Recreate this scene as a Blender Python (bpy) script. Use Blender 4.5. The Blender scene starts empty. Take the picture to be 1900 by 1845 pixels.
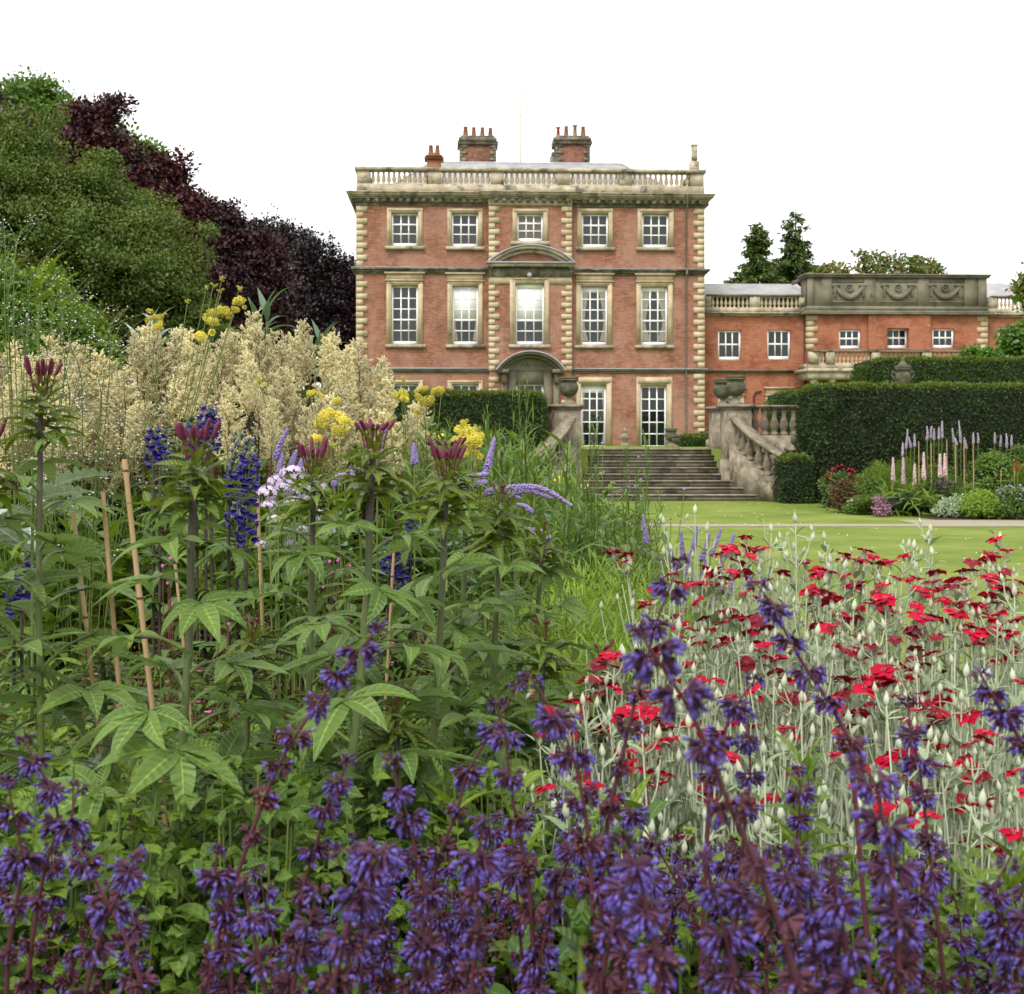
import bpy, math, random
import numpy as np
from mathutils import Vector, Matrix
random.seed(7); RNG = np.random.default_rng(11)
S = bpy.context.scene
# ------------------------------------------------------------------ camera, world, sun, exposure
F = 2418.0; EYE = 1.49; HY = 820.0            # focal length and horizon in photo pixels (1900 wide)
cd = bpy.data.cameras.new("camera"); cam = bpy.data.objects.new("camera", cd)
S.collection.objects.link(cam); S.camera = cam
cam.location = (0, 0, EYE); cam.rotation_euler = (math.radians(90), 0, 0)
cd.sensor_width = 36; cd.lens = 36 * F / 1900; cd.shift_y = -(922.5 - HY) / 1900
cd.clip_start = 0.05; cd.clip_end = 3000
cd.dof.use_dof = True; cd.dof.focus_distance = 4.2; cd.dof.aperture_fstop = 14
W = bpy.data.worlds.new("World"); S.world = W; W.use_nodes = True
nt = W.node_tree; nt.nodes.clear()
o_ = nt.nodes.new("ShaderNodeOutputWorld")
sky = nt.nodes.new("ShaderNodeTexSky"); sky.sky_type = 'NISHITA'; sky.sun_disc = False
SUN_EL, SUN_AZ = 52, 205                      # degrees; the sun stands behind the camera, a little to the left
sky.sun_elevation = math.radians(SUN_EL); sky.sun_rotation = math.radians(SUN_AZ)
sky.dust_density = 4
hs = nt.nodes.new("ShaderNodeHueSaturation"); hs.inputs['Saturation'].default_value = 0.25
b1 = nt.nodes.new("ShaderNodeBackground"); b1.inputs['Strength'].default_value = 0.09
b2 = nt.nodes.new("ShaderNodeBackground"); b2.inputs['Color'].default_value = (1, 0.995, 0.985, 1)
b2.inputs['Strength'].default_value = 0.95      # the closed, even cloud cover
ad = nt.nodes.new("ShaderNodeAddShader")
nt.links.new(sky.outputs[0], hs.inputs['Color']); nt.links.new(hs.outputs[0], b1.inputs['Color'])
nt.links.new(b1.outputs[0], ad.inputs[0]); nt.links.new(b2.outputs[0], ad.inputs[1]); nt.links.new(ad.outputs[0], o_.inputs[0])
sd = bpy.data.lights.new("sun", 'SUN'); sd.energy = 1.5; sd.angle = math.radians(14); sd.color = (1, .96, .9)
sun = bpy.data.objects.new("sun", sd); S.collection.objects.link(sun)
sun.rotation_euler = (math.radians(90 - SUN_EL), 0, math.radians(180 - SUN_AZ + 0))
S.view_settings.view_transform = 'Standard'; S.view_settings.look = 'None'
S.view_settings.exposure = 0.42; S.view_settings.gamma = 1
try:
    S.cycles.max_bounces = 6; S.cycles.diffuse_bounces = 4; S.cycles.glossy_bounces = 2
    S.cycles.transmission_bounces = 4; S.cycles.transparent_max_bounces = 6
    S.cycles.caustics_reflective = False; S.cycles.caustics_refractive = False
except Exception: pass

# ------------------------------------------------------------------ helpers
C = S.collection
def P(px, py, Y): return Vector(((px - 950) * Y / F, Y, EYE + (HY - py) * Y / F))
def U(a, b): return random.uniform(a, b)

class MB:
    """collects geometry; build() links it as ONE mesh object"""
    def __init__(s): s.V = []; s.UV = []; s.F = []; s.n = 0
    def add(s, V, F, mi=0, uv=None):
        V = np.asarray(V, float).reshape(-1, 3)
        s.V.append(V); s.UV.append(np.zeros((len(V), 2)) if uv is None else np.asarray(uv, float))
        F = np.asarray(F, int)
        s.F.append((F + s.n, mi)); s.n += len(V)
        return s
    def polys(s, V, polys, mi=0):
        by = {}
        for p in polys: by.setdefault(len(p), []).append(p)
        n0 = s.n; V = np.asarray(V, float); s.V.append(V); s.UV.append(np.zeros((len(V), 2)))
        for k, ps in by.items(): s.F.append((np.asarray(ps, int) + n0, mi))
        s.n += len(V); return s
    def mesh(s, name, mats, smooth=False):
        me = bpy.data.meshes.new(name)
        V = np.concatenate(s.V); UV = np.concatenate(s.UV)
        tot = np.concatenate([np.full(len(f), f.shape[1]) for f, _ in s.F])
        lv = np.concatenate([f.ravel() for f, _ in s.F]); mi = np.concatenate([np.full(len(f), m) for f, m in s.F])
        st = np.concatenate([[0], np.cumsum(tot)[:-1]])
        me.vertices.add(len(V)); me.vertices.foreach_set("co", V.ravel())
        me.loops.add(len(lv)); me.loops.foreach_set("vertex_index", lv)
        me.polygons.add(len(tot)); me.polygons.foreach_set("loop_start", st); me.polygons.foreach_set("loop_total", tot)
        me.polygons.foreach_set("material_index", mi)
        if smooth: me.polygons.foreach_set("use_smooth", np.ones(len(tot), bool))
        uvl = me.uv_layers.new(name="UVMap"); uvl.data.foreach_set("uv", UV[lv].ravel())
        for m in (mats if isinstance(mats, (list, tuple)) else [mats]): me.materials.append(m)
        me.update(); me.validate(clean_customdata=False)
        return me
    def build(s, name, mats, parent=None, smooth=False, loc=None):
        return inst(s.mesh(name, mats, smooth), name, parent, loc)
    # ---- shapes
    def box(s, x0, x1, y0, y1, z0, z1, mi=0):
        V = [(x, y, z) for z in (z0, z1) for y in (y0, y1) for x in (x0, x1)]
        return s.add(V, [(0, 2, 3, 1), (4, 5, 7, 6), (0, 1, 5, 4), (1, 3, 7, 5), (3, 2, 6, 7), (2, 0, 4, 6)], mi)
    def quad(s, a, b, c, d, mi=0): return s.add([a, b, c, d], [(0, 1, 2, 3)], mi)
    def lathe(s, prof, c=(0, 0, 0), n=12, mi=0, sx=1, rib=0, M=None):
        prof = np.asarray(prof, float); k = len(prof); a = np.arange(n) * 2 * math.pi / n
        rr = prof[:, 0][:, None] * (1 + rib * (np.arange(n) % 2 - .5))[None]
        V = np.stack([rr * np.cos(a) * sx, rr * np.sin(a), np.repeat(prof[:, 1][:, None], n, 1)], -1).reshape(-1, 3)
        if M is not None: V = V @ np.asarray(M).T
        V = V + np.asarray(c)
        i = np.arange(k - 1)[:, None]; j = np.arange(n)[None]; j2 = (j + 1) % n
        Fq = np.stack([i * n + j, i * n + j2, (i + 1) * n + j2, (i + 1) * n + j], -1).reshape(-1, 4)
        return s.add(V, Fq, mi)
    def tube(s, pts, r, n=5, mi=0):
        pts = np.asarray(pts, float); k = len(pts); r = np.broadcast_to(np.asarray(r, float), (k,))
        T = np.gradient(pts, axis=0); T /= np.linalg.norm(T, axis=1)[:, None] + 1e-9
        ref = np.array([0, 1., 0]) if abs(T[:, 1]).mean() < .8 else np.array([1., 0, 0])
        A = np.cross(T, ref); A /= np.linalg.norm(A, axis=1)[:, None] + 1e-9; B = np.cross(T, A)
        a = np.arange(n) * 2 * math.pi / n
        V = pts[:, None] + r[:, None, None] * (np.cos(a)[None, :, None] * A[:, None] + np.sin(a)[None, :, None] * B[:, None])
        i = np.arange(k - 1)[:, None]; j = np.arange(n)[None]; j2 = (j + 1) % n
        Fq = np.stack([i * n + j, i * n + j2, (i + 1) * n + j2, (i + 1) * n + j], -1).reshape(-1, 4)
        uv = np.stack([np.repeat(a[None] / 6.283, k, 0), np.repeat(np.linspace(0, 1, k)[:, None], n, 1)], -1).reshape(-1, 2)
        return s.add(V.reshape(-1, 3), Fq, mi, uv)
    def many(s, tpl, M, T, mi=0):
        """copies of a template (V,F,UV) under matrices M (K,3,3), offsets T (K,3)"""
        V, Fq, uv = tpl; K = len(T)
        if K == 0: return s
        VV = np.einsum('kij,nj->kni', M, V) + T[:, None]
        FF = (Fq[None] + (np.arange(K) * len(V))[:, None, None]).reshape(-1, Fq.shape[1])
        return s.add(VV.reshape(-1, 3), FF, mi, np.tile(uv, (K, 1)))

def inst(me, name, parent=None, loc=None, rot=None, sc=None):
    o = bpy.data.objects.new(name, me); C.objects.link(o)
    if parent: o.parent = parent
    if loc is not None: o.location = loc
    if rot is not None: o.rotation_euler = rot
    if sc is not None: o.scale = (sc, sc, sc) if not hasattr(sc, '__len__') else sc
    return o
def tag(o, label, cat, group=None, kind=None):
    o['label'] = label; o['category'] = cat
    if group: o['group'] = group
    if kind: o['kind'] = kind
    return o
def thing(name, label, cat, loc=(0, 0, 0), rz=0, group=None):
    o = bpy.data.objects.new(name, None); C.objects.link(o); o.location = loc; o.rotation_euler = (0, 0, rz)
    o.empty_display_size = .1
    return tag(o, label, cat, group)
def struct(o, kind='structure'):
    o['kind'] = kind; return o
def clone(root, loc, rz=0, sc=1, label=None, group=None):
    def cp(o, par):
        c = o.copy(); C.objects.link(c)
        if par: c.parent = par
        for ch in o.children: cp(ch, c)
        return c
    r = cp(root, None); r.location = loc; r.rotation_euler = (0, 0, rz)
    r.scale = (sc, sc, sc) if not hasattr(sc, '__len__') else sc
    if label: r['label'] = label
    if group: r['group'] = group
    return r

def norm(a): return a / (np.linalg.norm(a, axis=-1, keepdims=True) + 1e-9)
def frames(D, up=None, roll=0.0, scale=None):
    """matrices whose columns are across, along(D), normal"""
    D = norm(np.asarray(D, float)); K = len(D)
    up = np.tile([0, 0, 1.], (K, 1)) if up is None else np.asarray(up, float)
    N = norm(up - (up * D).sum(-1, keepdims=True) * D + RNG.normal(0, 1e-3, (K, 3)))
    X = np.cross(D, N)
    if np.ndim(roll) or roll:
        r = np.broadcast_to(roll, (K,))[:, None] if np.ndim(roll) else RNG.normal(0, roll, (K, 1))
        X, N = X * np.cos(r) + N * np.sin(r), N * np.cos(r) - X * np.sin(r)
    M = np.stack([X, D, N], -1)
    if scale is not None:
        sc = np.asarray(scale, float); M = M * (sc[:, None, None] if sc.ndim == 1 else sc[:, None, :])
    return M
def leaf_t(L=1., Wd=.3, n=6, droop=.5, fold=.3, p=.75, wave=0, cols=(-1, 0, 1), lobes=0):
    """a leaf along +Y, normal +Z, curling down by droop radians"""
    t = np.linspace(0, 1, n + 1); a = -droop * t ** 1.3
    y = np.concatenate([[0], np.cumsum(np.cos(a[:-1]))]) * L / n; z = np.concatenate([[0], np.cumsum(np.sin(a[:-1]))]) * L / n
    w = np.sin(math.pi * np.clip(t, 0.02, .985) ** p) * Wd / 2
    if lobes: w = w * (1 - .45 * (np.arange(n + 1) % 2))
    V, uv = [], []
    for i in range(n + 1):
        for c in cols:
            V.append((c * w[i], y[i], z[i] + fold * abs(c) * w[i] + wave * Wd * math.sin(i * 2.1 + c) * abs(c)))
            uv.append((c, t[i]))
    m = len(cols)
    Fq = [(i * m + j, i * m + j + 1, (i + 1) * m + j + 1, (i + 1) * m + j) for i in range(n) for j in range(m - 1)]
    return np.array(V), np.array(Fq), np.array(uv)
def card_t(L=1., Wd=.6):   # cheap folded leaf for far foliage
    V = np.array([(0, 0, 0), (Wd / 2, L * .5, .08 * L), (0, L, 0), (-Wd / 2, L * .5, .08 * L)])
    return V, np.array([(0, 1, 2, 3)]), np.array([(0, 0), (1, .5), (0, 1), (-1, .5)], float)
OCT = (np.array([(1, 0, 0), (0, 1, 0), (-1, 0, 0), (0, -1, 0), (0, 0, 1), (0, 0, -1)], float),
       np.array([(0, 1, 4), (1, 2, 4), (2, 3, 4), (3, 0, 4), (1, 0, 5), (2, 1, 5), (3, 2, 5), (0, 3, 5)]), np.zeros((6, 2)))
def rdir(K, zmin=-1, zmax=1):
    z = RNG.uniform(zmin, zmax, K); a = RNG.uniform(0, 2 * math.pi, K); r = np.sqrt(1 - z * z)
    return np.stack([r * np.cos(a), r * np.sin(a), z], -1)
def smooth_path(pts, m=6):
    pts = [np.asarray(p, float) for p in pts]; out = []
    q = [2 * pts[0] - pts[1]] + pts + [2 * pts[-1] - pts[-2]]
    for i in range(1, len(q) - 2):
        for k in range(m):
            t = k / m; a, b, c, d = q[i - 1], q[i], q[i + 1], q[i + 2]
            out.append(.5 * (2 * b + (c - a) * t + (2 * a - 5 * b + 4 * c - d) * t * t + (3 * b - a - 3 * c + d) * t ** 3))
    out.append(pts[-1]); return np.array(out)

# ------------------------------------------------------------------ materials
def newmat(name):
    m = bpy.data.materials.new(name); m.use_nodes = True; n = m.node_tree; n.nodes.clear()
    return m, n, n.nodes.new("ShaderNodeOutputMaterial")
def N(n, t, **kw):
    x = n.nodes.new(t)
    for k, v in kw.items():
        if k in x.inputs.keys() if hasattr(x.inputs, 'keys') else False: x.inputs[k].default_value = v
        else: setattr(x, k, v)
    return x
def mixc(n, fac, a, b, mode='MIX'):
    x = n.nodes.new("ShaderNodeMix"); x.data_type = 'RGBA'; x.blend_type = mode
    for sock, v in ((x.inputs[0], fac), (x.inputs[6], a), (x.inputs[7], b)):
        if hasattr(v, 'is_output'): n.links.new(v, sock)
        elif isinstance(v, (int, float)): sock.default_value = v
        else: sock.default_value = (*v, 1)
    return x.outputs[2]
def math_(n, op, a, b=0.0):
    x = n.nodes.new("ShaderNodeMath"); x.operation = op
    for i, v in enumerate((a, b)):
        if hasattr(v, 'is_output'): n.links.new(v, x.inputs[i])
        else: x.inputs[i].default_value = v
    return x.outputs[0]
def noise(n, scale, detail=4, rough=.6, vec=None, co='Object'):
    t = n.nodes.new("ShaderNodeTexNoise"); t.inputs['Scale'].default_value = scale; t.inputs['Detail'].default_value = detail
    t.inputs['Roughness'].default_value = rough
    if vec is None:
        c = n.nodes.new("ShaderNodeTexCoord"); vec = c.outputs[co]
    n.links.new(vec, t.inputs['Vector']); return t.outputs['Fac']
def ramp(n, fac, stops):
    r = n.nodes.new("ShaderNodeValToRGB"); el = r.color_ramp.elements
    while len(el) < len(stops): el.new(.5)
    for e, (p, c) in zip(el, stops):
        e.position = p; e.color = (*c, 1) if hasattr(c, '__len__') else (c, c, c, 1)
    n.links.new(fac, r.inputs[0]); return r.outputs[0]
def leafmat(name, c1, c2, rough=.5, tr=.25, c3=None, vein=0, edge=None, spec=.35, under=None):
    if c1[1] > c1[0] and c1[1] > c1[2] * 2.2 and not name.startswith('tree'): c1, c2 = [(c[0] * 1.18, c[1], c[2] * .75) for c in (c1, c2)]
    m, n, out = newmat(name)
    g = n.nodes.new("ShaderNodeNewGeometry")
    col = mixc(n, g.outputs['Random Per Island'], c1, c2)
    oi = n.nodes.new("ShaderNodeObjectInfo")
    v = math_(n, 'MULTIPLY_ADD', oi.outputs['Random'], .3); v.node.inputs[2].default_value = .85
    col = mixc(n, 1.0, col, v, 'MULTIPLY')
    if c3 is not None:
        col = mixc(n, ramp(n, noise(n, 1.3, 3), [(.5, 0.), (.68, 1.)]), col, c3)
    bump = None
    if vein:
        uv = n.nodes.new("ShaderNodeTexCoord"); sp = n.nodes.new("ShaderNodeSeparateXYZ"); n.links.new(uv.outputs['UV'], sp.inputs[0])
        au = math_(n, 'ABSOLUTE', sp.outputs[0])
        mid = ramp(n, au, [(0.02, 1.), (.09, 0.)])
        ph = math_(n, 'SUBTRACT', sp.outputs[1], math_(n, 'MULTIPLY', au, .10))
        st = math_(n, 'SINE', math_(n, 'MULTIPLY', ph, 6.283 * vein))
        col = mixc(n, math_(n, 'MULTIPLY', mid, .55), col, tuple(min(1, x * 2.4 + .02) for x in c2))
        sv = ramp(n, st, [(.75, 0.), (1., 1.)])
        col = mixc(n, math_(n, 'MULTIPLY', sv, .13), col, tuple(x * .5 for x in c1))
        if edge:
            col = mixc(n, ramp(n, au, [(.72, 0.), (1., .8)]), col, edge)
        bp = n.nodes.new("ShaderNodeBump"); bp.inputs['Strength'].default_value = .5; bp.inputs['Distance'].default_value = .002
        n.links.new(st, bp.inputs['Height']); bump = bp.outputs[0]
    if under is not None: col = mixc(n, g.outputs['Backfacing'], col, under)
    b = n.nodes.new("ShaderNodeBsdfPrincipled"); b.inputs['Roughness'].default_value = rough
    b.inputs['Specular IOR Level'].default_value = spec
    n.links.new(col, b.inputs['Base Color'])
    if bump: n.links.new(bump, b.inputs['Normal'])
    if tr:
        t = n.nodes.new("ShaderNodeBsdfTranslucent"); tc = mixc(n, .35, col, (.35, .5, .02)) if c1[1] > c1[0] and c1[1] > c1[2] else col
        n.links.new(tc, t.inputs['Color'])
        mx = n.nodes.new("ShaderNodeMixShader"); mx.inputs[0].default_value = tr
        n.links.new(b.outputs[0], mx.inputs[1]); n.links.new(t.outputs[0], mx.inputs[2]); n.links.new(mx.outputs[0], out.inputs[0])
    else: n.links.new(b.outputs[0], out.inputs[0])
    return m
def solid(name, stops, scale=3, rough=.8, bump=.2, bdist=.01, spec=.3, detail=5, scale2=None, stain=None, metal=0, dim=.78):
    """noise-mottled surface; stops = colour ramp over the noise; stain = (colour, scale, threshold)"""
    m, n, out = newmat(name)
    if dim: stops = [(p, tuple(x * dim for x in c)) for p, c in stops]
    f = noise(n, scale, detail); col = ramp(n, f, stops)
    if stain:
        col = mixc(n, ramp(n, noise(n, stain[1], 5, .7), [(stain[2], 0.), (stain[2] + .12, 1.)]), col, stain[0])
    b = n.nodes.new("ShaderNodeBsdfPrincipled"); b.inputs['Roughness'].default_value = rough
    b.inputs['Specular IOR Level'].default_value = spec; b.inputs['Metallic'].default_value = metal
    n.links.new(col, b.inputs['Base Color'])
    if bump:
        bp = n.nodes.new("ShaderNodeBump"); bp.inputs['Strength'].default_value = bump; bp.inputs['Distance'].default_value = bdist
        n.links.new(noise(n, scale2 or scale * 6, 4), bp.inputs['Height']); n.links.new(bp.outputs[0], b.inputs['Normal'])
    n.links.new(b.outputs[0], out.inputs[0]); return m
def brickmat(name, c1, c2, mortar, pale):
    m, n, out = newmat(name)
    co = n.nodes.new("ShaderNodeTexCoord"); sp = n.nodes.new("ShaderNodeSeparateXYZ"); n.links.new(co.outputs['Object'], sp.inputs[0])
    cb = n.nodes.new("ShaderNodeCombineXYZ"); n.links.new(math_(n, 'ADD', sp.outputs[0], sp.outputs[1]), cb.inputs[0]); n.links.new(sp.outputs[2], cb.inputs[1])
    bt = n.nodes.new("ShaderNodeTexBrick"); n.links.new(cb.outputs[0], bt.inputs['Vector'])
    bt.inputs['Scale'].default_value = 1; bt.inputs['Brick Width'].default_value = .23; bt.inputs['Row Height'].default_value = .075
    bt.inputs['Mortar Size'].default_value = .007; bt.inputs['Color1'].default_value = (*c1, 1); bt.inputs['Color2'].default_value = (*c2, 1)
    bt.inputs['Mortar'].default_value = (*mortar, 1); bt.inputs['Bias'].default_value = -.1; bt.inputs['Mortar Smooth'].default_value = .3
    col = mixc(n, math_(n, 'MULTIPLY', ramp(n, noise(n, .55, 5, .65), [(.42, 0.), (.60, 1.)]), .62), bt.outputs['Color'], pale)
    col = mixc(n, math_(n, 'MULTIPLY', ramp(n, noise(n, .9, 6, .7), [(.34, 1.), (.5, 0.)]), .5), col, tuple(x * .45 for x in c1))
    col = mixc(n, ramp(n, noise(n, 4.5, 6, .9), [(.54, 0.), (.68, .55)]), col, (.42, .31, .24))
    # damp streaks running down the face
    mp = n.nodes.new("ShaderNodeMapping"); mp.inputs['Scale'].default_value = (2.2, 2.2, .16); n.links.new(co.outputs['Object'], mp.inputs[0])
    col = mixc(n, math_(n, 'MULTIPLY', ramp(n, noise(n, 1, 5, .7, mp.outputs[0]), [(.55, 0.), (.75, 1.)]), .35), col, (.10, .05, .035))
    b = n.nodes.new("ShaderNodeBsdfPrincipled"); b.inputs['Roughness'].default_value = .9; b.inputs['Specular IOR Level'].default_value = .2
    n.links.new(col, b.inputs['Base Color'])
    bp = n.nodes.new("ShaderNodeBump"); bp.inputs['Strength'].default_value = .4; bp.inputs['Distance'].default_value = .01
    n.links.new(bt.outputs['Fac'], bp.inputs['Height']); bp.invert = True; n.links.new(bp.outputs[0], b.inputs['Normal'])
    n.links.new(b.outputs[0], out.inputs[0]); return m

M = {}
M['brick'] = brickmat('brick', (.165, .050, .030), (.325, .122, .068), (.33, .24, .17), (.34, .20, .145))
M['brick_old'] = brickmat('brick_old', (.10, .034, .022), (.21, .083, .046), (.24, .17, .12), (.2, .12, .08))
M['brick_wing'] = brickmat('brick_wing', (.235, .054, .025), (.37, .12, .055), (.33, .21, .14), (.35, .15, .085))
M['stone'] = solid('stone', [(.3, (.26, .225, .155)), (.48, (.46, .395, .275)), (.68, (.64, .565, .42))], 1.9, stain=((.11, .105, .08), 1.5, .52), detail=8)
M['stone_clean'] = solid('stone_clean', [(.3, (.40, .31, .18)), (.52, (.56, .455, .29)), (.72, (.66, .56, .38))], 2.3, stain=((.20, .17, .12), 1.3, .6), detail=8)
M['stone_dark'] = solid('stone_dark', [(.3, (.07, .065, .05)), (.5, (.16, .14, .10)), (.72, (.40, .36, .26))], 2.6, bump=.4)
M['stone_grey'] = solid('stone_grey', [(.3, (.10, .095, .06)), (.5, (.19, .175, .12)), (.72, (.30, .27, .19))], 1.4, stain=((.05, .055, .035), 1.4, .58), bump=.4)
M['stone_garden'] = solid('stone_garden', [(.28, (.10, .09, .065)), (.48, (.24, .20, .14)), (.7, (.42, .37, .27))], 4, stain=((.06, .06, .04), 2.4, .57), bump=.5, bdist=.02)
M['stone_step'] = solid('stone_step', [(.3, (.07, .06, .042)), (.5, (.16, .135, .092)), (.72, (.26, .225, .16))], 3, stain=((.3, .28, .22), 5, .66), bump=.5, bdist=.02)
M['tread'] = solid('tread', [(.3, (.13, .115, .08)), (.5, (.24, .21, .15)), (.72, (.4, .37, .29))], 5, bump=.5)
M['lead'] = solid('lead', [(.3, (.30, .30, .32)), (.7, (.48, .48, .50))], 3, rough=.6, bump=.1)
M['white'] = solid('white_paint', [(.3, (.78, .78, .75)), (.7, (.84, .84, .82))], 4, dim=0, rough=.45, bump=.05)
M['blind'] = solid('blind', [(.3, (.68, .69, .66)), (.7, (.70, .71, .68))], 2, dim=0, rough=.9, bump=0)
M['curtain'] = solid('curtain', [(.3, (.24, .22, .17)), (.7, (.36, .34, .28))], 9, rough=.9, bump=.2)
M['pot'] = solid('terracotta', [(.3, (.24, .10, .05)), (.7, (.36, .16, .08))], 5, stain=((.1, .08, .06), 3, .6))
M['pot_red'] = solid('red_clay', [(.3, (.40, .07, .04)), (.7, (.5, .1, .06))], 5)
M['pot_buff'] = solid('buff_clay', [(.3, (.38, .24, .14)), (.7, (.46, .32, .2))], 5)
M['pipe'] = solid('pipe_paint', [(.3, (.16, .14, .10)), (.7, (.24, .2, .15))], 5, rough=.6)
M['pipe_red'] = solid('dark_red_paint', [(.3, (.10, .02, .02)), (.7, (.14, .03, .03))], 5, rough=.5)
M['pole'] = solid('pole_paint', [(.3, (.62, .58, .45)), (.7, (.7, .66, .55))], 5, rough=.5)
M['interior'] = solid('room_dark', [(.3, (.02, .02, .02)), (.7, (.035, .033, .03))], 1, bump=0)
def glass(name, c, sp=.5, var=.5):
    m, n, out = newmat(name)
    b = n.nodes.new("ShaderNodeBsdfPrincipled"); b.inputs['Roughness'].default_value = .04; b.inputs['Specular IOR Level'].default_value = sp
    n.links.new(mixc(n, ramp(n, noise(n, .8, 3), [(.35, 0.), (.7, 1.)]), c, tuple(x * var for x in c)), b.inputs['Base Color'])
    bp = n.nodes.new("ShaderNodeBump"); bp.inputs['Strength'].default_value = .15; bp.inputs['Distance'].default_value = .02
    n.links.new(noise(n, 2.5, 2), bp.inputs['Height']); n.links.new(bp.outputs[0], b.inputs['Normal'])
    n.links.new(b.outputs[0], out.inputs[0]); return m
M['glass'] = glass('window_glass', (.030, .036, .037), .4)
M['glass_dark'] = glass('dark_window_glass', (.012, .016, .015), .5)
M['glass_brown'] = glass('brown_window_glass', (.09, .08, .055), .4, .8)
# slate roof with courses
def slate():
    m, n, out = newmat('slate')
    co = n.nodes.new("ShaderNodeTexCoord"); sp = n.nodes.new("ShaderNodeSeparateXYZ"); n.links.new(co.outputs['Object'], sp.inputs[0])
    cb = n.nodes.new("ShaderNodeCombineXYZ"); n.links.new(sp.outputs[0], cb.inputs[0]); n.links.new(math_(n, 'ADD', sp.outputs[1], sp.outputs[2]), cb.inputs[1])
    bt = n.nodes.new("ShaderNodeTexBrick"); n.links.new(cb.outputs[0], bt.inputs['Vector']); bt.inputs['Scale'].default_value = 1
    bt.inputs['Brick Width'].default_value = .45; bt.inputs['Row Height'].default_value = .4; bt.inputs['Mortar Size'].default_value = .015
    bt.inputs['Color1'].default_value = (.23, .23, .24, 1); bt.inputs['Color2'].default_value = (.31, .30, .29, 1); bt.inputs['Mortar'].default_value = (.17, .16, .16, 1)
    col = mixc(n, ramp(n, noise(n, 1.2, 5, .7), [(.5, 0.), (.7, .6)]), bt.outputs['Color'], (.42, .40, .33))
    b = n.nodes.new("ShaderNodeBsdfPrincipled"); b.inputs['Roughness'].default_value = .65
    n.links.new(col, b.inputs['Base Color']); n.links.new(b.outputs[0], out.inputs[0]); return m
M['slate'] = slate()
# ------------------------------------------------------------------ the country house
TER = 1.30                                       # level of the upper terrace
YAW = math.radians(2.6); CY, SY = math.cos(YAW), math.sin(YAW)
HX0, HY0 = (662 - 950) * 62.0 / F, 62.0
house = thing('country_house', 'five bay red brick country house with pale quoins and roof balustrade', 'house', (HX0, HY0, 0), YAW)
def hu(px, v=0.0):                               # photo column on the plane v metres behind the facade -> local u
    k = (px - 950) / F; return (k * (HY0 + v * CY) - (HX0 - v * SY)) / (CY - k * SY)
def hz(px, py, v=0.0):
    u = hu(px, v); Y = HY0 + u * SY + v * CY; return EYE + (HY - py) * Y / F
Wd = hu(1306); D = 15.0
MID = 984
def Z(py, v=0.0): return hz(MID, py, v) - 0.0    # heights measured at the middle bay (mean of both ends)
def wall(mb, u0, u1, z0, z1, v, holes, rev=.16, mi=0):
    us = sorted({u0, u1, *[h[0] for h in holes], *[h[1] for h in holes]}); zs = sorted({z0, z1, *[h[2] for h in holes], *[h[3] for h in holes]})
    for i in range(len(us) - 1):
        for j in range(len(zs) - 1):
            uc, zc = (us[i] + us[i + 1]) / 2, (zs[j] + zs[j + 1]) / 2
            if uc < u0 or uc > u1 or any(h[0] < uc < h[1] and h[2] < zc < h[3] for h in holes): continue
            mb.quad((us[i], v, zs[j]), (us[i + 1], v, zs[j]), (us[i + 1], v, zs[j + 1]), (us[i], v, zs[j + 1]), mi)
    for a, b, c, d in holes:
        mb.quad((a, v, c), (a, v + rev, c), (a, v + rev, d), (a, v, d), mi); mb.quad((b, v + rev, c), (b, v, c), (b, v, d), (b, v + rev, d), mi)
        mb.quad((a, v, d), (a, v + rev, d), (b, v + rev, d), (b, v, d), mi); mb.quad((a, v + rev, c), (a, v, c), (b, v, c), (b, v + rev, c), mi)
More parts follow.
